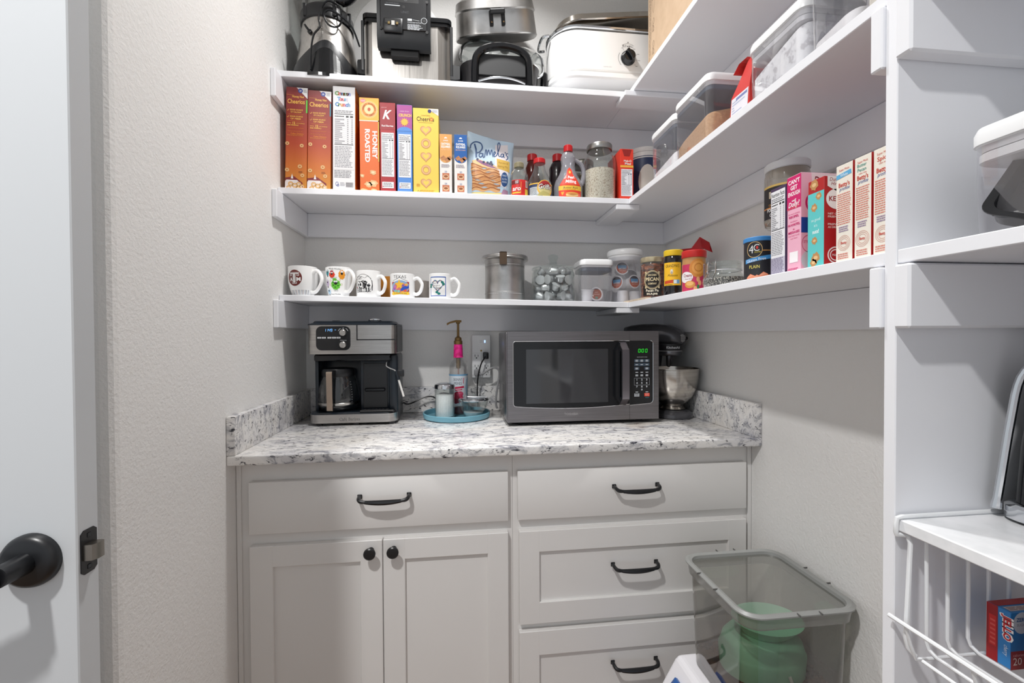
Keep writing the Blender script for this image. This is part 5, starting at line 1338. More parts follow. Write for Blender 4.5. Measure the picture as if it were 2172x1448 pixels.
def seg7(a, ch, x, z, w, h, c, th=.0010, L=1):
    on = {'0': 'abcdef', '1': 'bc', '2': 'abged', '3': 'abgcd', '4': 'fgbc', '5': 'afgcd', '6': 'afgedc', '7': 'abc', '8': 'abcdefg', '9': 'abcdfg'}[ch]
    sl = w * .16
    P = {'a': ((0, h), (w, h)), 'b': ((w, h), (w, h / 2)), 'c': ((w, h / 2), (w, 0)), 'd': ((0, 0), (w, 0)), 'e': ((0, 0), (0, h / 2)), 'f': ((0, h / 2), (0, h)), 'g': ((0, h / 2), (w, h / 2))}
    for s in on:
        (p, q), (r, s_) = P[s]
        a.line([(x + p + sl * q / h, z + q), (x + r + sl * s_ / h, z + s_)], th, c, L)
for i, ch in enumerate('1149'): seg7(a, ch, -.028 + .0068 * i, .0225, .0042, .0085, LED)
a.rect(.005, .0095, .0270, .0282, LED, 1)
for x, w in ((-.050, .0125), (-.0355, .0125), (-.018, .0125), (-.0035, .0125), (.0110, .0125)):
    a.rect(x, x + w, -.0005, .0045, gy, 1).rect(x + .003, x + w - .003, .0016, .0026, (70, 70, 74), 2)
a.text('STRENGTH', .032, -.0085, .0030, gy, 1, w=.020).ring(.032, .0185, .0170, .0170, .0014, gy, 1, 12, rad(20), rad(60)).ring(.032, .0185, .0170, .0170, .0014, gy, 1, 12, rad(120), rad(160)).text('SIZE', .032, .0320, .0028, gy, 1)
a.ob('display_print', t)
a = Art(on_front(-.455, yf, ZC + .0165), .4); a.text('Café Barista', 0, 0, .0105, (120, 118, 116), 0, w=.068, bold=.015); a.ob('lettering', t)
g = G()
g.box(-.418, -.336, yf + .0385, yf + .042, ZC + .05, ZC + .205, BLK, .002, 1).box(-.412, -.344, yf + .030, yf + .041, ZC + .108, ZC + .120, BLKG, .003, 1)
g.ob('pod_bay_panel', t)
g = G()
g.box(-.425, -.310, yf + .003, yf + .036, ZC + .0405, ZC + .0480, BLK, .003, 1)
for i in range(7): g.box(-.412 + .012 * i, -.405 + .012 * i, yf + .008, yf + .031, ZC + .0478, ZC + .0490, BLKM)
g.ob('drip_tray', t)
g = G()
g.tube([(-.334, yf + .030, ZC + .222), (-.337, yf + .016, ZC + .198), (-.324, yf + .010, ZC + .188), (-.308, yf + .004, ZC + .182), (-.300, yf, ZC + .170), (-.296, yf - .002, ZC + .155)], .0024, CHROME, 8, sm=5)
g.ob('steam_pipe', t)
G().tube([(-.297, yf - .002, ZC + .160), (-.2775, yf - .006, ZC + .094)], .0035, M((228, 226, 222), .35), 10).ob('steam_wand', t)
g = G(); g.tube([(-.3025, yf, ZC + .180), (-.2935, yf - .002, ZC + .150)], .0058, NAVY, 10); g.box(-.299, -.276, yf - .006, yf + .004, ZC + .160, ZC + .184, BLK, .004, 2); g.ob('wand_grip', t)
# carafe
kx, ky = -.508, -.175
t = thing('coffee_carafe', 'empty glass coffee carafe with a steel handle inside the coffee maker', 'carafe', (kx, ky, ZC + .043))
zc_ = ZC + .0435
SMOKE = clear('smoked_glass', (196, 200, 202), .03, (150, 156, 160), .07)
G().lathe([(.050, .001), (.060, .004), (.0665, .020), (.0680, .045), (.0655, .075), (.058, .105), (.0525, .120), (.0525, .124)], SMOKE, 48, (kx, ky, zc_), cap1=False).ob('glass_body', t, 60)
G().lathe([(.0668, .0205), (.0685, .0215), (.0690, .0285), (.0682, .0295)], M((186, 184, 180), .22, 1), 48, (kx, ky, zc_), cap0=False, cap1=False).ob('steel_band', t)
G().lathe([(.0535, .116), (.0550, .118), (.0550, .134), (.052, .142), (.030, .145), (0, .145)], BLK, 40, (kx, ky, zc_)).ob('lid', t, 40)
g = G(); k = g.mark()
g.prism([(-.054, .140), (-.088, .140), (-.092, .134), (-.088, .010), (-.080, .008), (-.078, .120), (-.054, .122)], -.0085, .0085, BLK, 'x')
g.tf(Matrix.Translation((kx, ky, zc_)) @ Matrix.Rotation(rad(-4), 4, 'Z'), k); g.ob('handle', t, 20)
g = G(); k = g.mark()
g.prism([(-.0925, .137), (-.0945, .134), (-.0905, .010), (-.0885, .008)], -.0095, .0095, M((176, 160, 146), .25, 1), 'x')
g.tf(Matrix.Translation((kx, ky, zc_)) @ Matrix.Rotation(rad(-4), 4, 'Z'), k); g.ob('handle_facing', t, 0)
a = Art(on_cyl(kx, ky, zc_, prad([(.0665, .020), (.0680, .045), (.0655, .075), (.058, .105)]), .95), .4, .006)
for i in range(9): a.rect(-.004, .0, .030 + .0085 * i, .0308 + .0085 * i, (206, 208, 210), 0)
a.ob('level_print', t)
g = G()
g.tube([(-.302, -.062, ZC + .045), (-.285, -.055, ZC + .038), (-.262, -.052, ZC + .045), (-.235, -.048, ZC + .058), (-.205, -.046, ZC + .064), (-.185, -.044, ZC + .058), (-.165, -.040, ZC + .035), (-.130, -.034, ZC + .0045), (-.075, -.031, ZC + .0035), (-.030, -.031, ZC + .0045), (-.020, -.033, ZC + .020), (-.022, -.045, ZC + .070), (-.020, -.058, ZC + .130), (-.008, -.060, ZC + .185), (.010, -.052, ZC + .215)], .0028, BLKG, 8, sm=6)
g.box(.0005, .0230, -.052, -.033, ZC + .205, ZC + .232, BLKG, .004, 2)
tag(g.ob('electric_cable'), 'black power cord running from the coffee maker up to the wall plug', 'cord')

# tray with shaker, bowl and syrup bottle
tx, ty = -.1015, -.1475
g = G()
TEAL = M((112, 168, 186), .4)
rb = [[(tx + r * math.cos(2 * PI * j / 120) * (1 + (.004 if (j % 2 and i in (2, 3)) else 0)), ty + r * math.sin(2 * PI * j / 120) * (1 + (.004 if (j % 2 and i in (2, 3)) else 0)), ZC + z) for j in range(120)] for i, (r, z) in enumerate(((.112, .0006), (.117, .002), (.119, .004), (.1215, .0195), (.1205, .0215), (.1165, .0205), (.1135, .0050)))]
g.loft(rb, TEAL); tag(g.ob('tray', None, 30), 'round teal tray with a ribbed rim on the worktop beside the coffee maker', 'tray')
ZT = ZC + .0052
sx, sy = -.1435, -.178
t = thing('sugar_shaker', 'ribbed glass sugar shaker with a chrome flap lid on the teal tray', 'shaker', (sx, sy, ZT))
n = 48
def ribbed(prof, amp): return [[(sx + r * (1 + (amp if j % 2 else -amp)) * math.cos(2 * PI * j / n), sy + r * (1 + (amp if j % 2 else -amp)) * math.sin(2 * PI * j / n), ZT + z) for j in range(n)] for r, z in prof]
G().loft(ribbed([(.032, .001), (.0345, .005), (.0345, .096), (.0330, .104)], .012), GLASS, True, False).ob('jar', t, 20)
G().loft(ribbed([(.0305, .006), (.0315, .010), (.0315, .075), (.0305, .083), (.001, .090)], .010), noisy('white_sugar', [(0.3, (238, 238, 240)), (0.7, (250, 250, 250))], 200, 2, .8)).ob('sugar', t, 20)
G().lathe([(.0345, .1035), (.0362, .105), (.0362, .114), (.0340, .119), (.024, .123), (0, .124)], CHROME, 44, (sx, sy, ZT)).box(sx - .016, sx + .010, sy - .010, sy + .012, ZT + .122, ZT + .1255, CHROME, .001, 1).ob('lid', t, 30)
wx, wy = -.0415, -.182
t = thing('sugar_bowl', 'small fluted glass bowl with a chrome lid on the teal tray', 'bowl', (wx, wy, ZT))
n = 40
def fl(prof, amp): return [[(wx + r * (1 + amp * math.cos(10 * 2 * PI * j / n)) * math.cos(2 * PI * j / n), wy + r * (1 + amp * math.cos(10 * 2 * PI * j / n)) * math.sin(2 * PI * j / n), ZT + z) for j in range(n)] for r, z in prof]
G().loft(fl([(.026, .001), (.029, .003), (.034, .012), (.044, .030), (.051, .050), (.0535, .060)], .022), GLASS, True, False).ob('bowl', t, 40)
G().loft(fl([(.026, .004), (.032, .013), (.036, .020), (.001, .023)], .01), M((236, 238, 240), .7)).ob('contents', t, 40)
G().lathe([(.0535, .0605), (.0548, .062), (.0548, .066), (.050, .070), (.030, .0725), (0, .073)], CHROME, 44, (wx, wy, ZT)).tube([(wx - .026, wy - .02, ZT + .073), (wx - .026, wy - .02, ZT + .081)], .0038, CHROME, 12).tube([(wx - .026, wy - .018, ZT + .0765), (wx + .046, wy - .030, ZT + .0745)], .0022, CHROME, 8).ob('lid', t, 30)
G().ball((wx + .002, wy - .016, ZT + .0795), (.006, .006, .0055), GLASS, 12).ob('lid_knob', t)
qx, qy = -.0945, -.105
t = thing('syrup_bottle', 'tall clear flavour syrup bottle with a bronze pump on the teal tray', 'bottle', (qx, qy, ZT))
pr = [(.031, .001), (.0345, .004), (.0345, .165), (.0325, .180), (.026, .194), (.0185, .203), (.0160, .210), (.0150, .232)]
CLR = clear('clear_bottle', (240, 240, 240), .06, (214, 214, 214), .06)
G().lathe(pr, CLR, 40, (qx, qy, ZT), cap1=False).ob('bottle', t, 50)
G().lathe([(.029, .004), (.0325, .008), (.0325, .030), (0, .030)], M((110, 26, 38), .2), 40, (qx, qy, ZT)).ob('syrup', t)
BRZ = M((132, 104, 62), .35, .6)
G().lathe([(.0195, .2105), (.0178, .212), (.0160, .258), (.0150, .259)], noisy('pink_wrap', [(0.42, (206, 20, 110)), (0.5, (236, 40, 142)), (0.7, (232, 50, 150))], 60, 3, .4), 32, (qx, qy, ZT), cap0=False, cap1=False).ob('neck_wrap', t)
g = G()
g.lathe([(.0155, .2595), (.0160, .262), (.0160, .272), (.0130, .275), (.0125, .283), (.008, .287), (.0048, .290), (.0042, .335), (.008, .338), (.008, .342)], BRZ, 28, (qx, qy, ZT))
g.lathe([(.0075, .170), (.0085, .178), (.0085, .205), (.0075, .209)], BRZ, 20, (qx, qy, ZT)).lathe([(.0032, .032), (.0032, .170)], M((206, 170, 160), .3), 10, (qx, qy, ZT))
g.loft([[(qx + .0125, qy - .007, ZT + .3415), (qx + .0125, qy + .007, ZT + .3415), (qx + .0125, qy + .006, ZT + .3495), (qx + .0125, qy - .006, ZT + .3495)], [(qx - .008, qy - .008, ZT + .3420), (qx - .008, qy + .008, ZT + .3420), (qx - .008, qy + .006, ZT + .3500), (qx - .008, qy - .006, ZT + .3500)], [(qx - .030, qy - .007, ZT + .337), (qx - .030, qy + .003, ZT + .337), (qx - .030, qy + .002, ZT + .344), (qx - .030, qy - .006, ZT + .344)], [(qx - .041, qy - .007, ZT + .330), (qx - .041, qy + .001, ZT + .330), (qx - .042, qy, ZT + .338), (qx - .042, qy - .006, ZT + .338)]], BRZ)
g.ob('pump', t, 40)
a = Art(on_cyl(qx, qy, ZT, .0347), .4, .004)
a.rect(-.050, .050, .034, .150, (222, 230, 238), 0).rect(-.050, .050, .144, .150, (120, 170, 206), 1).poly([(.026, .04), (.044, .05), (.046, .14), (.034, .13), (.026, .10), (.034, .07)], (168, 200, 224), 1)
a.text('SKINNY', -.002, .126, .0105, (52, 60, 80), 2, w=.034, bold=.0).text('MIXES', -.002, .112, .0105, (52, 60, 80), 2, w=.028, bold=.0).line([(.020, .137), (.018, .116)], .0024, (206, 40, 80), 2).poly([(-.014, .096), (.022, .100), (.020, .107), (-.012, .104)], (206, 40, 84), 2).poly([(-.012, .090), (.014, .092), (.014, .096), (-.012, .094)], (206, 40, 84), 2)
a.ell(-.002, .066, .018, .022, (176, 30, 66), 2).ell(.006, .078, .012, .010, (206, 60, 100), 3).ell(-.010, .052, .010, .010, (120, 20, 44), 3).text('berry', .010, .078, .008, (226, 140, 170), 4, w=.018)
a.ob('paper_label', t)

# wall outlet with surge adapter and plugs
t = thing('power_outlet', 'white six way wall outlet adapter with two blue lights', 'outlet', (-.005, -.012, 1.128))
G().box(-.0415, .0320, -.030, -.0006, 1.0455, 1.2130, WPLA, .004, 2).box(-.0415, .0320, -.0305, -.0298, 1.056, 1.0575, M((190, 190, 190), .5)).ob('housing', t)
a = Art(on_front(-.005, -.030, 1.128), .4)
BLUE = emit((120, 160, 255), 5)
for z in (.0625, .0575): a.ell(.0145, z, .0026, .0022, BLUE, 1, 10).rect(-.006, .006, z - .0004, z + .0004, (170, 172, 178), 0)
for x, z in ((-.0185, .004), (.020, -.036), (.020, -.062), (-.0185, -.036)):
    a.rect(x - .0072, x - .0052, z - .004, z + .005, (40, 40, 44), 1).rect(x + .0052, x + .0072, z - .004, z + .004, (40, 40, 44), 1).ell(x, z - .0085, .0026, .003, (40, 40, 44), 1, 10)
a.rect(-.0366, .0368, .0145, .0152, (196, 196, 196), 0).rect(-.0366, .0368, -.0400, -.0394, (196, 196, 196), 0)
a.rect(-.0005, .0005, -.035, .022, (120, 120, 120), 0)
a.ob('socket_print', t)
G().lathe([(.0035, 0), (.0035, .003), (0, .0032)], M((130, 110, 70), .4, 1), 12).tf(Matrix.Translation((-.005, -.030, 1.152)) @ Matrix.Rotation(rad(90), 4, 'X')).ob('screw', t)
g = G()
GCORD = M((150, 150, 152), .4)
g.tube([(-.022, -.045, 1.066), (-.005, -.062, 1.062), (.015, -.066, 1.075), (.035, -.066, 1.086), (.052, -.066, 1.085), (.0625, -.0655, 1.070), (.058, -.068, 1.030), (.050, -.070, .980), (.049, -.070, .945), (.0535, -.0695, .930)], .0042, GCORD, 8, sm=6)
g.box(-.0335, -.0120, -.050, -.0312, 1.054, 1.080, GCORD, .005, 2)
tag(g.ob('electric_cable'), 'grey power cord curving from the wall adapter to the microwave', 'cord')

# microwave
t = thing('microwave', 'dark steel microwave oven with a black glass door on the worktop', 'microwave', (.32, -.2, ZC))
mx0, mx1, mz0, mz1, my = .0640, .5795, .9265, 1.2240, -.345
G().box(mx0 - .003, mx1 - .004, my + .018, -.0745, mz0, mz1 - .002, M((124, 122, 124), .3, .9), .004, 2).ob('casing', t)
for x in (mx0 + .03, mx1 - .05):
    for y in (my + .05, -.11): G().lathe([(.012, .0005), (.014, mz0 - ZC)], BLK, 16, (x, y, ZC)).ob('foot', t)
xs = .4765
def frame(name, outer, inner, y0, y1, m):
    g = G(); n = len(inner)
    vs = [(x, y0, z) for x, z in outer] + [(x, y0, z) for x, z in inner] + [(x, y1, z) for x, z in outer] + [(x, y1, z) for x, z in inner]
    fs = []
    for i in range(n):
        j = (i + 1) % n
        fs += [(i, j, n + j, n + i), (2 * n + j, 2 * n + i, 3 * n + i, 3 * n + j), (i, 2 * n + i, 2 * n + j, j), (n + i, n + j, 3 * n + j, 3 * n + i)]
    g.add(vs, fs, m)
    return g
def rrect(x0, x1, z0, z1, rs, k=6, sag=0.0):
    """rounded rectangle outline with own radius per corner (tr, tl, bl, br) and a bowed lower edge"""
    out = []
    cs = ((x1, z1, 0), (x0, z1, 1), (x0, z0, 2), (x1, z0, 3))
    for (cx, cz, q), r in zip(cs, rs):
        ox = cx - r if q in (0, 3) else cx + r; oz = cz - r if q in (0, 1) else cz + r
        for i in range(k + 1):
            a = PI / 2 * (q + i / k); out.append((ox + r * math.cos(a), oz + r * math.sin(a)))
        if q == 2 and sag:
            for i in range(1, 12):
                u = i / 12; out.append((x0 + r + (x1 - x0 - r - rs[3]) * u, z0 - sag * 4 * u * (1 - u)))
    return out
inn = rrect(.0830, xs - .0002, .9785, 1.1915, (.0005, .008, .010, .0005), 6, .009)
out = []
c0 = ((mx0 + xs) / 2, (mz0 + mz1) / 2)
for p in inn:
    out.append(p)
def push(p, x0, x1, z0, z1, c):
    dx, dz = p[0] - c[0], p[1] - c[1]
    s = min(((x1 - c[0]) / dx if dx > 0 else (x0 - c[0]) / dx) if abs(dx) > 1e-9 else 9, ((z1 - c[1]) / dz if dz > 0 else (z0 - c[1]) / dz) if abs(dz) > 1e-9 else 9)
    return (c[0] + dx * s, c[1] + dz * s)
def fix_corners(pts, x0, x1, z0, z1):
    for cx, cz in ((x0, z0), (x0, z1), (x1, z0), (x1, z1)):
        k = min(range(len(pts)), key=lambda i: (pts[i][0] - cx) ** 2 + (pts[i][1] - cz) ** 2); pts[k] = (cx, cz)
    return pts
o1 = fix_corners([push(p, mx0, xs, mz0, mz1, c0) for p in inn], mx0, xs, mz0, mz1)
door = frame('door', o1, inn, my, my + .018, DSTEEL).ob('door', t, 30)
g = G(); g.add([(x, my + .0012, z) for x, z in inn], [tuple(range(len(inn)))], BLKG); g.ob('door_glass', door, 0)
a = Art(on_front(0, my + .0011, 0), .35)
a.rect(.1255, .4025, .9870, 1.1650, (50, 52, 54), 0); pw = a.ob('mesh_window', door)
MW = M((44, 45, 48), .06, 0, .9); pw.data.materials[0] = MW
g = G(); g.tube([(x, my - .0004, z) for x, z in inn[4:-4]], .0011, CHROME, 6); g.ob('bright_edge', door)
g = G(); k = g.mark()
hz0, hz1 = .9755, 1.1870
g.prism([(my - .0005, hz1), (my - .030, hz1 - .024), (my - .032, hz1 - .030), (my - .032, hz0 + .030), (my - .030, hz0 + .024), (my - .0005, hz0), (my - .0005, hz0 + .012), (my - .020, hz0 + .032), (my - .020, hz1 - .032), (my - .0005, hz1 - .012)], .4400, .4640, M((132, 128, 134), .28, 1), 'x')
g.ob('door_handle', door, 20)
G().prism([(.424, hz1 - .03), (.4395, hz1 - .002), (.4395, hz0 + .002), (.424, hz0 + .03)], my - .014, my - .0003, BLKG, 'y').ob('handle_recess', door, 0)
inn2 = rrect(xs + .0008, .5592, .9800, 1.1915, (.010, .0004, .0004, .012), 6)
inn2 = [(x, z + (.006 * (x - xs) / .083 - .0055 if z < 1.0 else 0)) for x, z in inn2]
o2 = fix_corners([push(p, xs + .0006, mx1, mz0, mz1, ((xs + .5592) / 2, 1.085)) for p in inn2], xs + .0006, mx1, mz0, mz1)
frame('panel_frame', o2, inn2, my, my + .018, DSTEEL).ob('panel_frame', t, 30)
g = G(); g.add([(x, my + .0014, z) for x, z in inn2], [tuple(range(len(inn2)))], BLKG); g.ob('control_panel', t, 0)
g = G(); g.tube([(x, my - .0004, z) for x, z in inn2[-8:] + inn2[:7]], .0011, CHROME, 6); g.ob('bright_edge', t)
GRN = emit((40, 240, 50), 1.1)
a = Art(on_front(0, my + .0013, 0), .35); wt = (206, 210, 214); bt = (58, 74, 88)
for i, x in enumerate((.5085, .5245, .5360)):
    if i == 0: seg7(a, '0', .5080, 1.1520, .0062, .0110, GRN, .0012)
    else: seg7(a, '0', .5200 + .0125 * (i - 1), 1.1520, .0062, .0110, GRN, .0012)
a.ell(.5176, 1.1550, .0009, .0010, GRN, 1, 8).ell(.5180, 1.1600, .0009, .0010, GRN, 1, 8)
a.text('SENSOR REHEAT & MENU', .5215, 1.1350, .0022, wt, 1, w=.036)
for z, cells in ((1.1235, ((.4935, .5470),)), (1.1105, ((.4935, .5470),)), (1.0970, ((.4935, .5115), (.5290, .5470)))):
    for p, q in cells: a.rect(p, q, z - .0045, z + .0050, bt, 1)
for z, rows in ((1.1235, 2), (1.1105, 1), (1.0970, 2), (1.0845, 1), (1.0740, 2), (1.0285 - .0105, 1)):
    for x in (.5025, .5200, .5380):
        if abs(x - .52) < .001 and abs(z - 1.0970) < .0001: continue
        if z < 1.03 and abs(x - .52) < .001: continue
        for r in range(rows): a.rect(x - .0045, x + .0045, z - .0024 + .0034 * r if rows == 2 else z - .0010, z - .0002 + .0034 * r if rows == 2 else z + .0014, wt, 2)
a.ring(.52025, 1.0535, .0270, .0118, .0006, wt, 1, 4, PI / 4, PI / 4 + 2 * PI) if False else None
for r in ((.4932, .5472, 1.0650, 1.0655), (.4932, .5472, 1.0415, 1.0420), (.4932, .4937, 1.0415, 1.0655), (.5467, .5472, 1.0415, 1.0655)): a.rect(*r, wt, 1)
for i, ch in enumerate('123456789'):
    a.text(ch, .5030 + .0172 * (i % 3), 1.0570 - .0110 * (i // 3) - (.0015 if i > 5 else 0), .0058, wt, 2, bold=.03, sx=1.35)
a.text('0', .5202, 1.0235, .0055, wt, 2, bold=.03, sx=1.35)
a.rect(.4935, .5115, 1.0030, 1.0135, (178, 182, 186), 1).text('START', .5025, 1.0092, .0030, (40, 40, 44), 2, w=.013, bold=.02).text('+30Sec', .5025, 1.0048, .0028, (40, 40, 44), 2, w=.013)
a.rect(.5290, .5475, 1.0035, 1.0140, (226, 74, 50), 1).text('STOP', .5382, 1.0095, .0030, (250, 230, 224), 2, w=.011, bold=.02).text('Cancel', .5382, 1.0052, .0028, (250, 230, 224), 2, w=.011).rect(.532, .545, .9985, 1.0005, (40, 110, 120), 1)
a.ob('control_print', t)
a = Art(on_front(.2755, my, .9465), .4); a.text('TOSHIBA', 0, 0, .0085, (146, 143, 144), 0, w=.048, bold=.02); a.ob('lettering', t)
a = Art(lambda p, q, l: (mx0 - .003 - l, my + .05 + p, ZC + q), .4)
for i in range(11):
    for j in range(6): a.rect(.02 + .012 * j, .028 + .012 * j, .055 + .0068 * i, .0585 + .0068 * i, (20, 20, 22), 0)
a.ob('vent_print', t)

# stand mixer
vx, vy = .6765, -.238
GREY = M((86, 86, 90), .22, .5)
t = thing('stand_mixer', 'dark grey stand mixer with a steel bowl in the right corner of the worktop', 'mixer', (vx, vy, ZC))
g = G()
g.loft([[(vx + (p[0]), vy + .02 + p[1], ZC + z) for p in rr(hx_, hy_, r_, 0, 8)] for hx_, hy_, r_, z in ((.060, .098, .055, .0006), (.064, .100, .055, .004), (.064, .100, .055, .016), (.056, .092, .05, .026), (.046, .080, .045, .029))], GREY)
g.ob('base', t, 40)
g = G()
g.loft([[(.668 + p[0], -.100 + p[1], ZC + z) for p in rr(a_, b_, .03, 0, 6)] for a_, b_, z in ((.040, .042, .027), (.034, .036, .08), (.030, .032, .16), (.034, .036, .215), (.038, .042, .25))], GREY)
g.ob('column', t, 40)
g = G()
ax = Vector((.60, -.80, 0)).normalized(); sd = Vector((ax.y * -1, ax.x, 0)); P0 = Vector((.628, -.120, 1.185))
rings = []
for s_, w_, zt, zb in ((-.085, .006, 1.236, 1.222), (-.075, .030, 1.243, 1.219), (-.045, .046, 1.249, 1.200), (0.0, .052, 1.253, 1.165), (.055, .053, 1.252, 1.171), (.100, .051, 1.246, 1.172), (.130, .046, 1.234, 1.173), (.148, .036, 1.218, 1.174), (.154, .026, 1.208, 1.178)):
    zc__, hz__ = (zt + zb) / 2, (zt - zb) / 2
    rings.append([P0 + ax * s_ + sd * (w_ * math.copysign(abs(math.cos(q)) ** .7, math.cos(q))) + Vector((0, 0, zc__ - P0.z + hz__ * math.copysign(abs(math.sin(q)) ** .75, math.sin(q)))) for q in [2 * PI * j / 28 for j in range(28)]])
g.loft(rings, GREY); g.ob('head', t, 50)
HX, HY = P0.x + ax.x * .098, P0.y + ax.y * .098
g = G()
g.lathe([(.030, .218), (.044, .220), (.046, .226), (.046, .238)], M((120, 120, 124), .22, .9), 36, (HX, HY, ZC))
g.ob('planetary_hub', t, 40)
G().lathe([(.0475, .2385), (.0480, .240), (.0480, .262), (.0475, .2635)], M((34, 34, 38), .3), 36, (HX, HY, ZC)).ob('black_band', t, 40)
a = Art(on_cyl(HX, HY, ZC, .0483, -.12), .35, .004)
a.text('KitchenAid', .002, .2460, .0085, (214, 216, 218), 0, w=.052, bold=.035).rect(-.06, .06, .2362, .2382, (186, 186, 188), 0); a.ob('lettering', t)
g = G(); k = g.mark()
g.lathe([(.0150, 0), (.0150, .010), (.0135, .012), (0, .012)], M((176, 176, 178), .25, .95), 28)
for q in (-.005, 0, .005): g.box(-.012, .012, q - .0008, q + .0008, .0118, .0126, M((110, 110, 112), .4, .8))
hb_ = P0 + ax * .146 - sd * .006; hb_.z = 1.1980
g.tf(Matrix.Translation(hb_) @ Matrix.Rotation(math.atan2(ax.x, -ax.y) * .35, 4, 'Z') @ Matrix.Rotation(rad(90), 4, 'X'), k)
g.ob('attachment_cap', t, 30)
G().tube([hb_ + Vector((.010, .012, 0)), hb_ + Vector((.034, .016, -.001))], .0065, BLKG, 12).ob('hub_knob', t)
G().tube([(HX, HY, ZC + .219), (HX, HY, ZC + .185), (HX, HY, ZC + .176)], [.010, .009, .004], M((110, 110, 114), .3, .8), 14).ob('beater_shaft', t)
g = G()
bp = [(.040, .0300), (.044, .032), (.036, .040), (.038, .047), (.055, .060), (.072, .082), (.083, .110), (.089, .145), (.0905, .172), (.0925, .174), (.0925, .177), (.0895, .1765), (.087, .145), (.080, .108), (.060, .068), (.0, .055)]
g.lathe(bp, noisy('bowl_steel', [(0.3, (184, 178, 170)), (0.7, (206, 201, 194))], 8, 2, .2, metal=1, stretch=(1, 1, 20)), 64, (vx, -.2485, ZC)); g.ob('mixing_bowl', t, 40)

for lb, y, h, cm, cap_ in (('dark wine bottle on the nearest marbled shelf, mirrored in the microwave door', -1.98, .27, (40, 50, 34), (120, 100, 50)), ('dark olive bottle with a yellow label on the nearest marbled shelf', -2.08, .26, (58, 60, 26), (190, 170, 60)), ('black bottle with a white cap on the nearest marbled shelf', -2.20, .22, (30, 26, 30), (230, 230, 230)), ('dark red bottle on the nearest marbled shelf', -1.87, .25, (80, 18, 20), (150, 30, 30))):
    t = thing('bottle', lb, 'bottle', (.64, y, .9556))
    G().lathe([(.036, .001), (.038, .004), (.038, h * .62), (.030, h * .72), (.016, h * .80), (.0145, h * .93)], M(cm, .08), 32, (.64, y, .9556)).ob('glass', t)
    G().lathe([(.0165, h * .90), (.0165, h), (0, h + .001)], M(cap_, .4), 24, (.64, y, .9556)).ob('cap', t)
    a = Art(on_cyl(.64, y, .9556, .0383, -.6), .4, .006); a.rect(-.04, .04, .04, .11, (214, 200, 150), 0).ell(0, .075, .018, .020, (150, 120, 60), 1); a.ob('paper_label', t)
# ---------------------------------------------------------------- right hand shelves: packets and storage boxes
def side_box(name, label, y0, y1, h, base, x=.530, depth=.15, z=ZR, rough=.42, group=None):
    t = thing(name, label, 'box', (x + depth / 2, (y0 + y1) / 2, z), group)
    G().box(x, x + depth, min(y0, y1), max(y0, y1), z + .0006, z + h, base if isinstance(base, bpy.types.Material) else M(base, rough), .0008, 1).ob('carton', t)
    L = Art(on_left(x, max(y0, y1), z), rough)
    Fa = Art(lambda p, q, l: (x + p, min(y0, y1) - l, z + q), rough)
    return t, abs(y1 - y0), L, Fa
gp = 'baking packets on the right hand shelf'
t, w, L, Fa = side_box('baking_mix_box', 'narrow white packet with a large nutrition table, left of the pink packet', -.9585, -1.0010, .172, (70, 52, 84), group=gp)
L.facts(.002, w - .002, .035, .166, True, (30, 30, 34), (234, 234, 238), 0, 12, .09).rect(.002, w - .002, .002, .035, (200, 198, 212), 0).fine(.003, w - .003, .004, .034, 12, (120, 110, 140), 1); L.ob('side_print', t)
Fa.rect(0, .15, .0, .172, (74, 56, 90), 0); Fa.ob('front_print', t)
t, w, L, Fa = side_box('cake_mix_box', 'pink cake mix packet with a dark pink top panel', -1.0045, -1.0395, .180, (238, 178, 200), group=gp)
L.rect(0, w, .118, .179, (206, 30, 106), 0)
for i, s in enumerate(("CAN'T", 'GET', 'ENOUGH', 'of')): L.text(s, w / 2, .165 - .011 * i, .0078 if i < 3 else .004, (250, 240, 244), 1, w=min(w * .85, .0058 * len(s)), bold=.03)
L.text('Dolly?', w / 2, .1225, .0095, (250, 240, 244), 1, w=w * .8, shear=.3, bold=.02)
for i in range(9): L.ell(.003 + .0035 * i, .119 + .0015 * (i % 3), .0008, .0008, (244, 200, 90), 2, 6)
for s, z, ww, bo in (('For more exciting', .108, .8, 0), ('RECIPES,', .1015, .7, .03), ('Southern', .0935, .5, 0), ('FAVORITES,', .0865, .86, .03), ('&', .079, .14, 0), ('MESSAGES', .0725, .8, .03), ('from Dolly herself,', .067, .8, 0), ('scan here!', .062, .5, 0)): L.text(s, w / 2, z, .0042 if bo else .0026, (200, 40, 112), 1, w=w * ww, bold=bo)
L.rect(w * .2, w * .8, .018, .038, (250, 246, 248), 1).fine(.003, w - .006, .003, .008, 2, (200, 60, 120), 1); L.ob('side_print', t)
Fa.rect(0, .15, .001, .179, (240, 186, 206), 0).poly([(.020, .179), (.075, .179), (.072, .146), (.046, .136), (.022, .146)], (236, 226, 230), 1).text('Duncan', .048, .160, .0135, (122, 30, 50), 2, w=.046, shear=.25, bold=.02).text('Hines', .048, .147, .010, (122, 30, 50), 2, w=.034, shear=.25, bold=.02).rect(0, .06, .070, .098, (30, 76, 160), 1).text('BANANA', .016, .079, .011, (240, 240, 246), 2, al='L', bold=.03).ring(.020, .125, .012, .016, .004, (200, 40, 110), 1).ring(.016, .050, .015, .016, .001, (200, 40, 112), 1).text('STRAW', .016, .051, .005, (200, 40, 112), 2).ell(.03, .02, .03, .022, (206, 214, 220), 1); Fa.ob('front_print', t)
t, w, L, Fa = side_box('cake_mix_box', 'turquoise and red keto packet with walnuts on its side', -1.0560, -1.0915, .155, (176, 30, 34), group=gp)
L.rect(0, w, 0, .132, (96, 200, 200), 0)
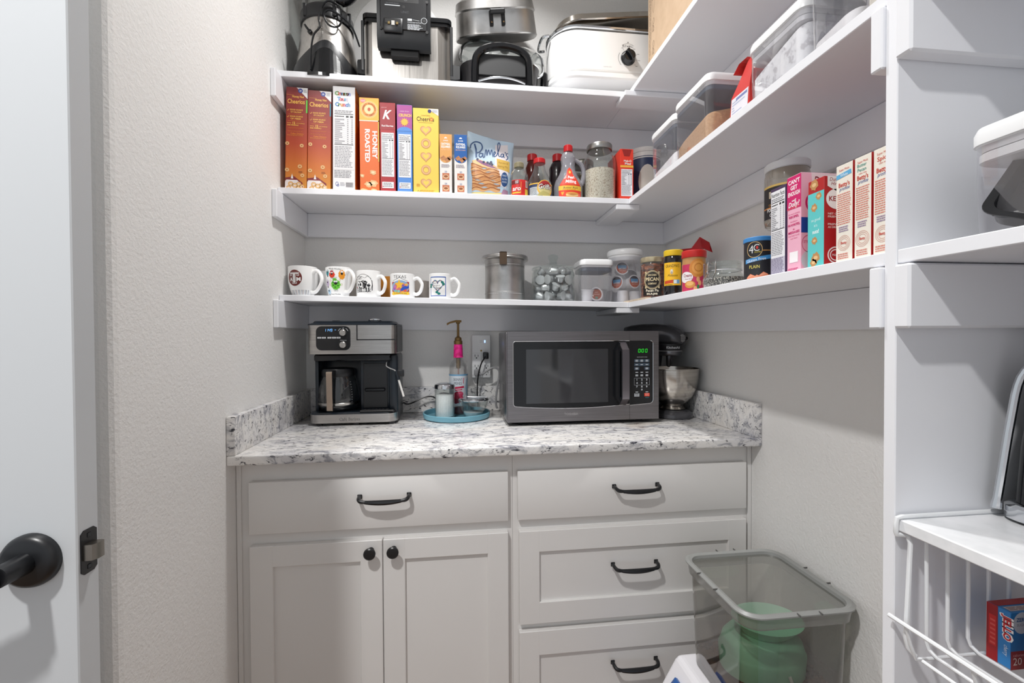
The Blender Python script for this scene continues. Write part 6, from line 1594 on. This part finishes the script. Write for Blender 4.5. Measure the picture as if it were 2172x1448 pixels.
for x, z, r in ((.014, .146, .0085), (.024, .124, .006), (.014, .106, .0065), (.015, .048, .006), (.018, .018, .0085), (.013, .010, .007)):
    L.poly([(x + r * (1 + .22 * math.sin(3 * k)) * math.cos(k * PI / 7), z + r * 1.1 * (1 + .18 * math.cos(4 * k)) * math.sin(k * PI / 7)) for k in range(14)], (190, 140, 88), 1).ell(x, z, r * .55, r * .4, (226, 188, 136), 2)
L.text('so good', w / 2, .082, .0055, (226, 246, 246), 1, w=w * .55).text("it's", w / 2, .072, .0050, (226, 246, 246), 1).text('nuts!', w / 2, .0605, .0070, (246, 252, 252), 1, w=w * .4, bold=.02); L.ob('side_print', t)
Fa.poly([(.006, .155), (.038, .155), (.038, .138), (.022, .130), (.006, .138)], (236, 234, 234), 1).text('Duncan', .022, .1465, .0065, (150, 40, 46), 2, w=.024, shear=.25).text('Hines', .022, .1395, .0060, (150, 40, 46), 2, w=.018, shear=.25).ell(.024, .116, .0205, .0175, (242, 240, 240), 1, 26).text('KETO', .024, .1125, .0085, (150, 24, 30), 2, w=.030, bold=.02)
for s, z in (('NET CARBS', .089), ('FRIENDLY', .084), ('PREPARED', .071), ('AS DIRECTED', .066)): Fa.text(s, .022, z, .0034, (244, 214, 210), 1, w=.030, bold=.02)
Fa.ring(.022, .020, .0155, .0145, .0022, (244, 236, 236), 1, 26).ring(.022, .020, .0110, .0100, .0018, (244, 236, 236), 1, 22).text('MADE', .022, .018, .0042, (244, 236, 236), 1, w=.013); Fa.ob('front_print', t)
for lbl, y0, y1, tx, tcol in (('white baking packet with a light blue WHITE flash near its top', -1.1160, -1.1475, 'White', (92, 170, 214)), ('white baking packet marked BUTTER PECAN in green', -1.1510, -1.1800, 'Pecan', (80, 150, 140)), ('white baking packet marked SPICE, partly hidden by the divider panel', -1.1835, -1.2150, 'Spice', (200, 70, 50))):
    t, w, L, Fa = side_box('baking_mix_box', lbl, y0, y1, .160, (234, 228, 216), group=gp)
    RD_ = (196, 60, 46)
    L.text('Super Moist', w * .5, .150, .0036, RD_, 1, w=w * .62)
    if tx == 'White': L.poly([(.001, .138), (w - .002, .141), (w - .003, .148), (.001, .145)], tcol, 1).text('White', w / 2, .1405, .0050, (236, 244, 248), 2, w=w * .45)
    elif tx == 'Pecan': L.text('Butter', w * .45, .1440, .0052, tcol, 1, w=w * .55, bold=.01).text('Pecan', w * .45, .1370, .0052, tcol, 1, w=w * .52, bold=.01).text('cake mix', w * .5, .1325, .0028, RD_, 1)
    else: L.text('Spice', w * .5, .1410, .0066, tcol, 1, w=w * .6, bold=.01).text('cake mix', w * .5, .1360, .0028, RD_, 1)
    L.text("Betty's", w * .5, .1240, .0072, (196, 60, 46), 1, w=w * .66, bold=.02).text('promise', w * .52, .1180, .0060, (60, 80, 150), 1, w=w * .62, shear=.35)
    L.fine(.003, w - .003, .062, .114, 15, (214, 128, 112), 1, .45, .1).fine(.006, w - .006, .050, .060, 3, (150, 130, 160), 1)
    for r_ in (.0118, .0095, .0070): L.ring(w / 2, .032, r_, r_ * 1.05, .0006, (206, 150, 136), 1, 24)
    L.text('Betty', w / 2, .0305, .0042, RD_, 2, w=w * .34, bold=.02).fine(.004, w - .004, .006, .016, 3, (206, 130, 116), 1)
    L.ob('side_print', t)
    Fa.rect(0, .15, 0, .160, (176, 32, 34), 0); Fa.ob('front_print', t)
# breadcrumb canister
ex, ey = .570, -.8680
t = thing('breadcrumb_canister', 'black breadcrumb canister with a blue lid and blue ribbon band', 'canister', (ex, ey, ZR))
G().lathe([(.0288, .001), (.0300, .002), (.0300, .0865)], M((38, 38, 42), .42), 44, (ex, ey, ZR)).ob('tube', t)
G().lathe([(.0306, .0862), (.0314, .087), (.0314, .0945), (.030, .0960), (0, .0960)], M((64, 136, 200), .4), 44, (ex, ey, ZR)).ob('lid', t)
a = Art(scaled(on_cyl(ex, ey, ZR, .0301, -.66), .80, .772), .42, .005)
a.ell(-.010, .088, .0195, .0220, (28, 28, 32), 1, 28).ring(-.010, .088, .0200, .0225, .0014, (226, 190, 130), 2, 28).text('4', -.018, .078, .024, (240, 240, 240), 3, w=.012, bold=-.01).ring(-.003, .093, .0085, .0095, .002, (240, 240, 240), 3, 20, rad(45), rad(315)).ell(-.003, .093, .0028, .0042, (206, 40, 36), 4).text('CRUMBS', -.002, .0785, .0040, (214, 196, 70), 4, w=.016).rect(.010, .040, .083, .0855, (206, 150, 84), 1)
a.poly([(-.036, .050), (.0, .056), (.036, .062), (.036, .075), (.030, .072), (.0, .067), (-.036, .062)], (70, 146, 206), 2).text('Gluten Free', -.006, .0555, .0085, (240, 246, 250), 3, w=.050, rot=.13)
a.text('PLAIN', -.010, .0355, .0095, (236, 220, 110), 2, w=.026, bold=.0)
for x, z, r in ((-.020, .012, .014), (-.004, .010, .012), (.012, .016, .014), (.026, .010, .012)): a.poly([(x - r, .002), (x - r * .7, z), (x, z + r * .6), (x + r * .8, z + r * .2), (x + r, .002)], (226, 140, 106), 2).line([(x - r * .5, z), (x + r * .4, z + r * .3)], .0016, (240, 178, 146), 3)
a.ob('wrap_print', t)
sx2, sy2 = .660, -.853
t = thing('spice_jar', 'tall brown spice jar with a white cap, under the big tub', 'jar', (sx2, sy2, ZR))
G().lathe([(.036, .001), (.038, .004), (.038, .100), (.034, .108)], M((132, 98, 66), .3), 36, (sx2, sy2, ZR)).ob('jar', t)
G().lathe([(.0365, .1085), (.0370, .110), (.0370, .1265), (0, .127)], WPLA, 36, (sx2, sy2, ZR)).ob('cap', t)
a = Art(on_cyl(sx2, sy2, ZR, .0382, -.8), .42, .005); a.rect(-.04, .05, .01, .062, (34, 32, 34), 0).rect(-.04, .05, .062, .070, (206, 170, 90), 0).text('C', .0, .045, .012, (230, 230, 226), 1, bold=.03).text('F', .0, .022, .012, (230, 230, 226), 1, bold=.03); a.ob('wrap_print', t)
kx2, ky2, kz2 = .658, -.842, ZR + .1275
KS = .86
t = thing('crumb_tub', 'big clear tub of pale crumbs with a white lid, standing on the spice jar', 'tub', (kx2, ky2, kz2))
pr = [(r * KS, z * .94) for r, z in ((.046, .001), (.052, .006), (.0545, .020), (.0545, .095), (.0535, .125), (.0500, .136), (.0500, .142))]
CRUMB = noisy('pale_crumbs', [(0.35, (206, 176, 140)), (0.6, (228, 206, 176))], 180, 2, .9)
G().lathe(pr, clear('hazy_plastic', (226, 222, 214), .3, (190, 184, 176), .05, .1), 44, (kx2, ky2, kz2), cap1=False).ob('tub', t, 50)
G().lathe([(r * KS, z * .94) for r, z in ((.044, .004), (.0505, .008), (.0525, .020), (.0525, .096), (0, .104))], CRUMB, 44, (kx2, ky2, kz2)).ob('contents', t, 50)
G().lathe([(r * KS, z * .94) for r, z in ((.0515, .137), (.0535, .139), (.0535, .153), (.051, .1555), (0, .1555))], WPLA, 44, (kx2, ky2, kz2)).ob('lid', t, 40)
a = Art(scaled(on_cyl(kx2, ky2, kz2, .0547 * KS, -.66), KS, .94), .42, .006)
a.rect(-.070, .080, .034, .094, (34, 32, 34), 0).rect(-.070, .080, .094, .099, (214, 178, 96), 0).rect(-.070, .080, .044, .047, (206, 130, 60), 1)
a.poly([(-.046, .068), (.006, .068), (.010, .072), (.010, .084), (-.046, .084)], (214, 196, 160), 1).text('PORK KING', -.018, .0715, .0095, (30, 26, 26), 2, w=.052, bold=.05).text('PORK KING', -.018, .0717, .0090, (246, 242, 236), 3, w=.050, bold=.02).rect(-.034, -.006, .056, .068, (214, 196, 160), 1).text('GOOD', -.020, .0585, .0085, (30, 26, 26), 2, w=.026, bold=.04)
a.text('ORIGINAL', -.030, .0495, .0050, (222, 160, 70), 2, w=.034).text('PORK RIND', -.030, .0360, .0085, (236, 232, 226), 2, w=.044, bold=.03).text('CRUMBS', -.026, .024, .0085, (236, 232, 226), 2, w=.036, bold=.03).rect(-.070, .080, .020, .034, (34, 32, 34), 0)
a.ob('wrap_print', t)

# clear boxes on the right hand run of the middle shelf
ZM = Z2 + .0003
popbox('storage_box', 'clear box of white sugar with a white lid, at the corner of the middle shelf', .605, -.445, ZM, .060, .082, .158, .082, FLR, peak=.01)
popbox('storage_box', 'clear box of brown sugar with a white lid on the middle shelf', .592, -.640, ZM, .060, .088, .160, .098, noisy('brown_sugar', [(0.3, (186, 142, 98)), (0.7, (206, 164, 118))], 160, 3, .9, b_s=.5, b_scale=200), peak=.03)
popbox('storage_box', 'clear box with a white lid behind the red bag', .700, -.775, ZM, .050, .030, .150)
t = thing('popcorn_bag', 'folded red paper bag with a white panel and orange spot, between two clear boxes', 'bag', (.590, -.832, ZM))
RB = M((206, 56, 52), .45)
g = G()
g.loft([[(.545, -.795, ZM + .0008), (.660, -.795, ZM + .0008), (.660, -.868, ZM + .0008), (.545, -.868, ZM + .0008)], [(.548, -.800, ZM + .07), (.662, -.800, ZM + .07), (.662, -.866, ZM + .07), (.548, -.866, ZM + .07)], [(.562, -.822, ZM + .118), (.664, -.822, ZM + .118), (.664, -.856, ZM + .118), (.562, -.856, ZM + .118)], [(.566, -.836, ZM + .142), (.664, -.836, ZM + .142), (.664, -.846, ZM + .142), (.566, -.846, ZM + .142)], [(.562, -.826, ZM + .147), (.664, -.826, ZM + .147), (.664, -.838, ZM + .1475), (.562, -.838, ZM + .1475)], [(.556, -.812, ZM + .139), (.662, -.812, ZM + .139), (.662, -.816, ZM + .143), (.556, -.816, ZM + .143)], [(.552, -.800, ZM + .126), (.660, -.800, ZM + .126), (.660, -.804, ZM + .127), (.552, -.804, ZM + .127)]], RB)
g.ob('bag', t, 25)
def bagl(p, q, l):
    u = q / .118
    x = .545 + .003 * min(1, q / .07) + (.014 * (q - .07) / .048 if q > .07 else 0)
    return (x - l - .0004, -.797 - .067 * p - .004 * u, ZM + q)
a = Art(bagl, .5); a.step = .02
a.rect(.04, .96, .002, .066, (226, 224, 230), 0)
random.seed(3)
for i in range(9): a.rect(.10, .10 + .7 * random.random() + .1, .005 + .0062 * i, .0075 + .0062 * i, (170, 178, 206), 1)
a.rect(.30, .90, .056, .062, (120, 130, 180), 1)
a.ob('side_print', t)
a = Art(lambda p, q, l: (.5475 + p, -.868 + .002 * q / .07 - l - .0003, ZM + q), .5)
a.ell(.052, .034, .026, .030, (236, 150, 30), 0, 26).ell(.052, .034, .019, .023, (246, 178, 60), 1, 24).line([(.002, .006), (.03, .014), (.07, .012)], .002, (240, 226, 226), 0)
a.ob('front_print', t)
popbox('storage_box', 'low clear box of white flakes with a white lid on the middle shelf', .600, -.962, ZM, .068, .078, .118, .120, noisy('white_flakes', [(0.4, (206, 204, 206)), (0.5, (242, 242, 243)), (0.7, (248, 248, 248))], 70, 4, .8, b_s=.8, b_scale=60), band=M((222, 222, 224), .4))
popbox('storage_box', 'clear box of flour with a white lid and grey gasket on the middle shelf', .592, -1.098, ZM, .060, .048, .175, .052, FLR, peak=.012, bump_=.004)
popbox('storage_box', 'clear box full of cream coloured meal, next to the divider on the middle shelf', .600, -1.1815, ZM, .062, .033, .195, .165, noisy('cream_meal', [(0.3, (232, 226, 210)), (0.7, (240, 236, 222))], 90, 2, .9))

# right of the divider: clear lidded bin with black trays, juice machine, wire basket with packets
ZN = 1.3273
popbox('storage_box', 'large clear box with a white lid holding black trays, right of the divider panel', .652, -1.412, ZN, .108, .112, .118, band=M((226, 226, 226), .4), lidh=.020)
TRB = M((30, 31, 33), .2)
def tray(label, c, e):
    g = G()
    g.loft([rr(.050, .034, .012, 0, 5), rr(.056, .040, .014, .028, 5), rr(.062, .046, .014, .029, 5), rr(.062, .046, .014, .0305, 5), rr(.054, .038, .013, .0295, 5), rr(.048, .032, .012, .002, 5)], TRB)
    for i in range(7):
        x = -.039 + .013 * i
        for s in (-1, 1): g.loft([[(x - .003, s * .0345, .003), (x + .003, s * .0345, .003), (x + .003, s * .0365, .003), (x - .003, s * .0365, .003)], [(x - .003, s * .0395, .026), (x + .003, s * .0395, .026), (x + .003, s * .0415, .026), (x - .003, s * .0415, .026)]], TRB)
    o = g.ob('food_tray', None, 20); o.location = c; o.rotation_euler = e
    return tag(o, label, 'tray', 'black trays in the large clear box')
tray('ribbed black plastic tray leaning at the left inside the large clear box', (.600, -1.345, ZN + .045), (rad(38), rad(-52), 0))
tray('ribbed black plastic tray lying flat on the floor of the large clear box', (.650, -1.430, ZN + .008), (0, 0, .25))
tray('ribbed black plastic tray stacked on top of another inside the large clear box', (.655, -1.432, ZN + .041), (0, 0, .25))

t = thing('drinks_machine', 'tall black and chrome countertop machine at the right edge of the photo', 'machine', (.705, -1.34, .9556))
M0 = Vector((.700, -1.352, .9556))
def mring(z, hx_, hy_, r_, sh): return [(M0.x + p[0] + sh, M0.y + p[1], M0.z + z) for p in rr(hx_, hy_, r_, 0, 6)]
G().loft([mring(.001, .050, .096, .03, 0), mring(.004, .054, .100, .032, 0), mring(.020, .054, .100, .032, 0), mring(.024, .050, .096, .03, 0)], CHROME).ob('chrome_base', t, 40)
g = G()
def front(z): return M0.y
g.loft([mring(.0245, .046, .092, .028, .002), mring(.10, .045, .090, .028, .006), mring(.19, .042, .084, .028, .012), mring(.222, .034, .070, .028, .015), mring(.232, .02, .05, .018, .016)], BLKG); g.ob('body', t, 40)
g = G()
for s in (-1, 1):
    g = G()
    g.tube([(M0.x - .0505, M0.y + s * .096, M0.z + .012), (M0.x - .046, M0.y + s * .094, M0.z + .05), (M0.x - .038, M0.y + s * .088, M0.z + .14), (M0.x - .032, M0.y + s * .082, M0.z + .195), (M0.x - .020, M0.y + s * .068, M0.z + .225)], [.006, .005, .005, .005, .004], CHROME, 10, sm=4)
    g.ob('chrome_edge', t)
a = Art(lambda p, q, l: (M0.x - .0442 + .0065 * q / .19 * 1.0 - .0006 - l + .004 * max(0, (q - .1)) * 1.2, M0.y + .09 - p, M0.z + q), .35)
a.rect(.028, .12, .120, .160, (182, 178, 174), 0).rect(.028, .12, .168, .190, (190, 190, 190), 0).ell(.040, .164, .006, .004, (110, 150, 200), 1).text('Hamilton Beach', .030, .068, .0075, (230, 232, 234), 0, al='L', w=.070, bold=.03).rect(.022, .12, .028, .042, (150, 150, 152), 0)
a.ob('panel_print', t)

# wire basket hung under the marbled shelf
t = thing('wire_basket', 'white wire basket hanging under the marbled shelf', 'basket', (.62, -1.40, .80))
WW = M((236, 238, 240), .35)
def wire(name, pts, r=.0024, sm=0): G().tube(pts, r, WW, 8, sm=sm).ob(name, t)
yb_, yn = -1.2600, -1.535
for y in (-1.2470, -1.5300):
    wire('hook_arm', [(.700, y, .9590), (.560, y, .9588), (.512, y, .9588), (.5045, y, .9570), (.5030, y, .9500), (.5030, y, .9380), (.5040, y, .9345), (.512, y, .9335), (.5180, y - .003, .9325), (.5190, y - .006, .9240), (.5110, y - .010, .8500), (.5060, y - .012, .8000), (.508, y - .013, .786), (.516, y - .016, .776)], .0030)
for i in range(1, 8):
    x = .503 + .0325 * i
    wire('wire', [(x, yb_, .9375), (x, yb_ - .001, .860), (x, yb_ - .001, .792), (x + .002, yb_ - .003, .782), (x + .004, yb_ - .012, .7765), (x + .004, yn, .7765)], .0024)
wire('wire', [(.514, -1.275, .7770), (.514, yn, .7770)])
wire('front_rail', [(.4965, -1.244, .8215), (.4965, -1.540, .8215)], .0030)
for y in (-1.266, -1.345, -1.42, -1.50):
    wire('cross_wire', [(.4985, y, .8180), (.505, y, .795), (.514, y, .7735), (.530, y, .7725), (.740, y, .7725)], .0022)
jx0, jy0, jz0 = .6055, -1.2790, .7792
t = thing('gelatin_box', 'small red and blue dessert packet standing in the wire basket', 'box', (jx0 + .04, jy0 - .013, jz0))
G().box(jx0, jx0 + .085, jy0 - .0265, jy0, jz0 + .0003, jz0 + .074, M((52, 132, 200), .4), .0006, 1).ob('carton', t)
a = Art(on_left(jx0, jy0, jz0), .4); w = .0265
a.rect(0, w * .48, 0, .074, (160, 24, 28), 0).rect(w * .1, w * .42, .02, .060, (206, 36, 34), 1).text('JELLO', w * .72, .052, .0095, (250, 248, 248), 1, w=.034, rot=-PI / 2, bold=.12).text('JELLO', w * .72, .052, .0085, (206, 30, 40), 2, w=.032, rot=-PI / 2, bold=.03).text('cherry', w * .74, .022, .005, (226, 240, 250), 1, w=.014, rot=-PI / 2, shear=.2)
for i in range(6): a.rect(w * .16, w * .38, .022 + .006 * i, .0245 + .006 * i, (226, 90, 80), 2)
a.ob('side_print', t)
a = Art(lambda p, q, l: (jx0 + p, jy0 - .0265 - l, jz0 + q), .4)
a.rect(0, .085, .0, .024, (140, 24, 32), 0).rect(0, .085, .024, .0735, (28, 116, 180), 0).ell(.016, .060, .013, .014, (196, 204, 210), 1, 20).text('ZERO', .016, .062, .005, (40, 90, 140), 2, w=.017, bold=.03).text('SUGAR', .016, .056, .0035, (120, 110, 120), 2).ell(.036, .042, .012, .012, (232, 226, 214), 1).ell(.040, .046, .007, .008, (196, 40, 44), 2).text('20', .010, .006, .010, (226, 214, 206), 1).text('calories', .012, .017, .004, (226, 160, 160), 1); a.ob('front_print', t)
a = Art(on_top(jx0, jy0 - .0265, jz0 + .074), .4); a.rect(.004, .08, .003, .012, (216, 206, 206), 0).fine(.006, .07, .004, .011, 3, (150, 120, 120), 1).rect(.0, .085, .015, .0262, (170, 36, 40), 0); a.ob('top_print', t)
t = thing('pudding_box', 'pale pink packet with yellow blossoms leaning in the wire basket', 'box', (.640, -1.345, .7792))
g = G(); k = g.mark(); g.box(-.035, .035, -.012, .012, 0, .085, M((232, 212, 226), .4), .0006, 1); MP = Matrix.Translation((.632, -1.338, .7795)) @ Matrix.Rotation(rad(9), 4, 'Y'); g.tf(MP, k); g.ob('carton', t)
a = Art(lambda p, q, l: tuple(MP @ Vector((-.035 + p, -.012 - l, q))), .4)
a.ell(.014, .060, .007, .016, (226, 178, 60), 0).ell(.024, .056, .006, .013, (236, 196, 90), 1)
for i in range(7): a.poly([(.016 + .010 * math.cos(i * .9), .026 + .012 * math.sin(i * .9)), (.016 + .004 * math.cos(i * .9 + .4), .026 + .004 * math.sin(i * .9 + .4)), (.016 + .004 * math.cos(i * .9 - .4), .026 + .004 * math.sin(i * .9 - .4))], (206, 150, 196), 0)
a.ob('front_print', t)

# ---------------------------------------------------------------- floor: pet food bin on its white base
bx0, bx1, byn, byf, bz0, bz1 = .4835, .7580, -.9520, -.6720, .3655, .6300
bc = ((bx0 + bx1) / 2, (byn + byf) / 2); bhx, bhy = (bx1 - bx0) / 2, (byf - byn) / 2
t = thing('food_bin', 'translucent grey lidded bin of pet food beside the drawers', 'bin', (bc[0], bc[1], bz0))
GP = clear('grey_plastic', (196, 193, 186), .07, (120, 116, 108), .05, .05)
GPL = clear('grey_lid_plastic', (206, 206, 200), .20, (170, 170, 164), .05, .08)
RIMG = M((142, 143, 141), .35)
G().loft([rr(bhx - .028, bhy - .028, .030, bz0 + .0006, 7, bc), rr(bhx - .022, bhy - .022, .034, bz0 + .006, 7, bc), rr(bhx - .014, bhy - .014, .036, bz1 - .034, 7, bc)], GP, True, False).ob('tub', t, 40)
RS = clear('grey_rim_plastic', (150, 150, 144), .45, (146, 146, 140), .05, .15)
G().loft([rr(bhx - .0135, bhy - .0135, .038, bz1 - .034, 7, bc), rr(bhx - .008, bhy - .008, .040, bz1 - .032, 7, bc), rr(bhx - .005, bhy - .005, .042, bz1 - .008, 7, bc)], RS, False, False).ob('lid_skirt', t, 40)
G().loft([rr(bhx - .005, bhy - .005, .042, bz1 - .0078, 7, bc), rr(bhx, bhy, .045, bz1 - .005, 7, bc), rr(bhx, bhy, .045, bz1 - .002, 7, bc), rr(bhx - .006, bhy - .006, .042, bz1 + .002, 7, bc), rr(bhx - .014, bhy - .014, .036, bz1 - .001, 7, bc), rr(bhx - .016, bhy - .016, .034, bz1 - .008, 7, bc), rr(bhx - .009, bhy - .009, .038, bz1 - .0095, 7, bc)], RIMG, False, False).ob('lid_rim', t, 40)
g = G(); q = rr(bhx - .0155, bhy - .0155, .034, bz1 - .0078, 7, bc); g.add(q, [tuple(range(len(q)))], GPL); g.ob('lid_panel', t, 0)
g = G()
for x, y, dx, dy in ((bc[0] - .03, byf, .0008, .005), (bc[0] + .02, byf, .0008, .005), (bx1, bc[1] - .04, .005, .0008), (bx1, bc[1] + .03, .005, .0008), (bx0, bc[1] - .03, .005, .0008), (bx0, bc[1] + .04, .005, .0008), (bc[0] - .02, byn, .0008, .005), (bc[0] + .03, byn, .0008, .005)):
    g.box(x - dx, x + dx, y - dy, y + dy, bz1 - .001, bz1 + .0025, M((96, 96, 94), .5))
g.ob('notch_print', t)
# kibble
random.seed(4)
KB = noisy('kibble_brown', [(0.35, (66, 42, 28)), (0.65, (104, 70, 46))], 60, 3, .8)
g = G()
g.loft([rr(bhx - .032, bhy - .032, .026, bz0 + .008, 5, bc), rr(bhx - .026, bhy - .026, .028, bz0 + .040, 5, bc)], KB, True, True)
ico = bmesh.new(); bmesh.ops.create_icosphere(ico, subdivisions=1, radius=1)
iv = [v.co.copy() for v in ico.verts]; ico.verts.index_update(); fi = [[v.index for v in f.verts] for f in ico.faces]; ico.free()
for i in range(1300):
    x = random.uniform(bx0 + .032, bx1 - .032); y = random.uniform(byn + .032, byf - .032)
    z = bz0 + .039 + .020 * (x - bx0) / .27 + .014 * math.sin(9 * x) * math.sin(14 * y) + random.uniform(-.002, .006)
    s = random.uniform(.004, .0062); q = random.uniform(.7, 1.2)
    g.add([(x + v.x * s * q, y + v.y * s / q, z + v.z * s * .8) for v in iv], fi, KB)
o = g.ob('pet_food', None, 60); tag(o, 'brown pet food pellets covering the bottom of the translucent grey bin', 'pet food', None, 'stuff')
# green scoop container
gx, gy, gz = .6170, -.8150, bz0 + .0560
t = thing('feeding_scoop', 'mint green oval plastic feeder inside the translucent grey bin', 'feeder', (gx, gy, gz))
GRM = M((142, 212, 180), .42)
def ov(r, z, dx=0.0, sx_=1.0, sy_=.80, n=44): return [(gx + dx + r * sx_ * math.cos(2 * PI * j / n), gy + r * sy_ * math.sin(2 * PI * j / n), gz + z) for j in range(n)]
G().loft([ov(.090, 0.0), ov(.096, .004), ov(.099, .044), ov(.096, .050), ov(.094, .054), ov(.091, .068), ov(.080, .080), ov(.066, .086)], GRM, True, True).ob('base_body', t, 35)
G().loft([ov(.056, .0865, .010), ov(.064, .094, .012), ov(.080, .112, .014), ov(.082, .1135, .014), ov(.078, .112, .014), ov(.060, .096, .012), ov(.050, .091, .010)], GRM, False, True).ob('funnel_cup', t, 40)
G().tube([(gx + .010, gy - .0785, gz + .010), (gx + .012, gy - .084, gz + .020), (gx + .010, gy - .0795, gz + .034)], .004, M((190, 200, 196), .3), 8, sm=4).ob('clip', t)
# white lower container with blue flap
t = thing('bin_base', 'white lower bin with a blue flap under the grey pet food bin', 'bin', (.6, bc[1], 0))
WB = M((226, 224, 228), .35)
zt_ = bz0 - .0006
g = G()
g.prism([(.478, zt_), (.757, zt_), (.757, .001), (.405, .001), (.402, .20), (.408, zt_ - .115), (.470, zt_ - .010)], byn + .02, byf + .000, WB, 'y')
bmv = g.ob('body', t, 0)
md = bmv.modifiers.new('round', 'BEVEL'); md.width = .012; md.segments = 3
dv = Vector((.408 - .470, 0, -.105)).normalized(); nv = Vector((-.105, 0, .062)).normalized()
g = G()
def fl_(u, y, h): 
    p = Vector((.470, y, zt_ - .010)) + dv * u + nv * h
    return p
g.loft([[fl_(u, y, h) for u, y in ((.026, byf - .045), (.135, byf - .025), (.135, byn + .040), (.026, byn + .040))] for h in (.001, .008)] + [[fl_(u, y, .013) for u, y in ((.036, byf - .055), (.128, byf - .036), (.128, byn + .050), (.036, byn + .050))]], M((36, 84, 150), .3))
g.ob('blue_flap', t, 20)
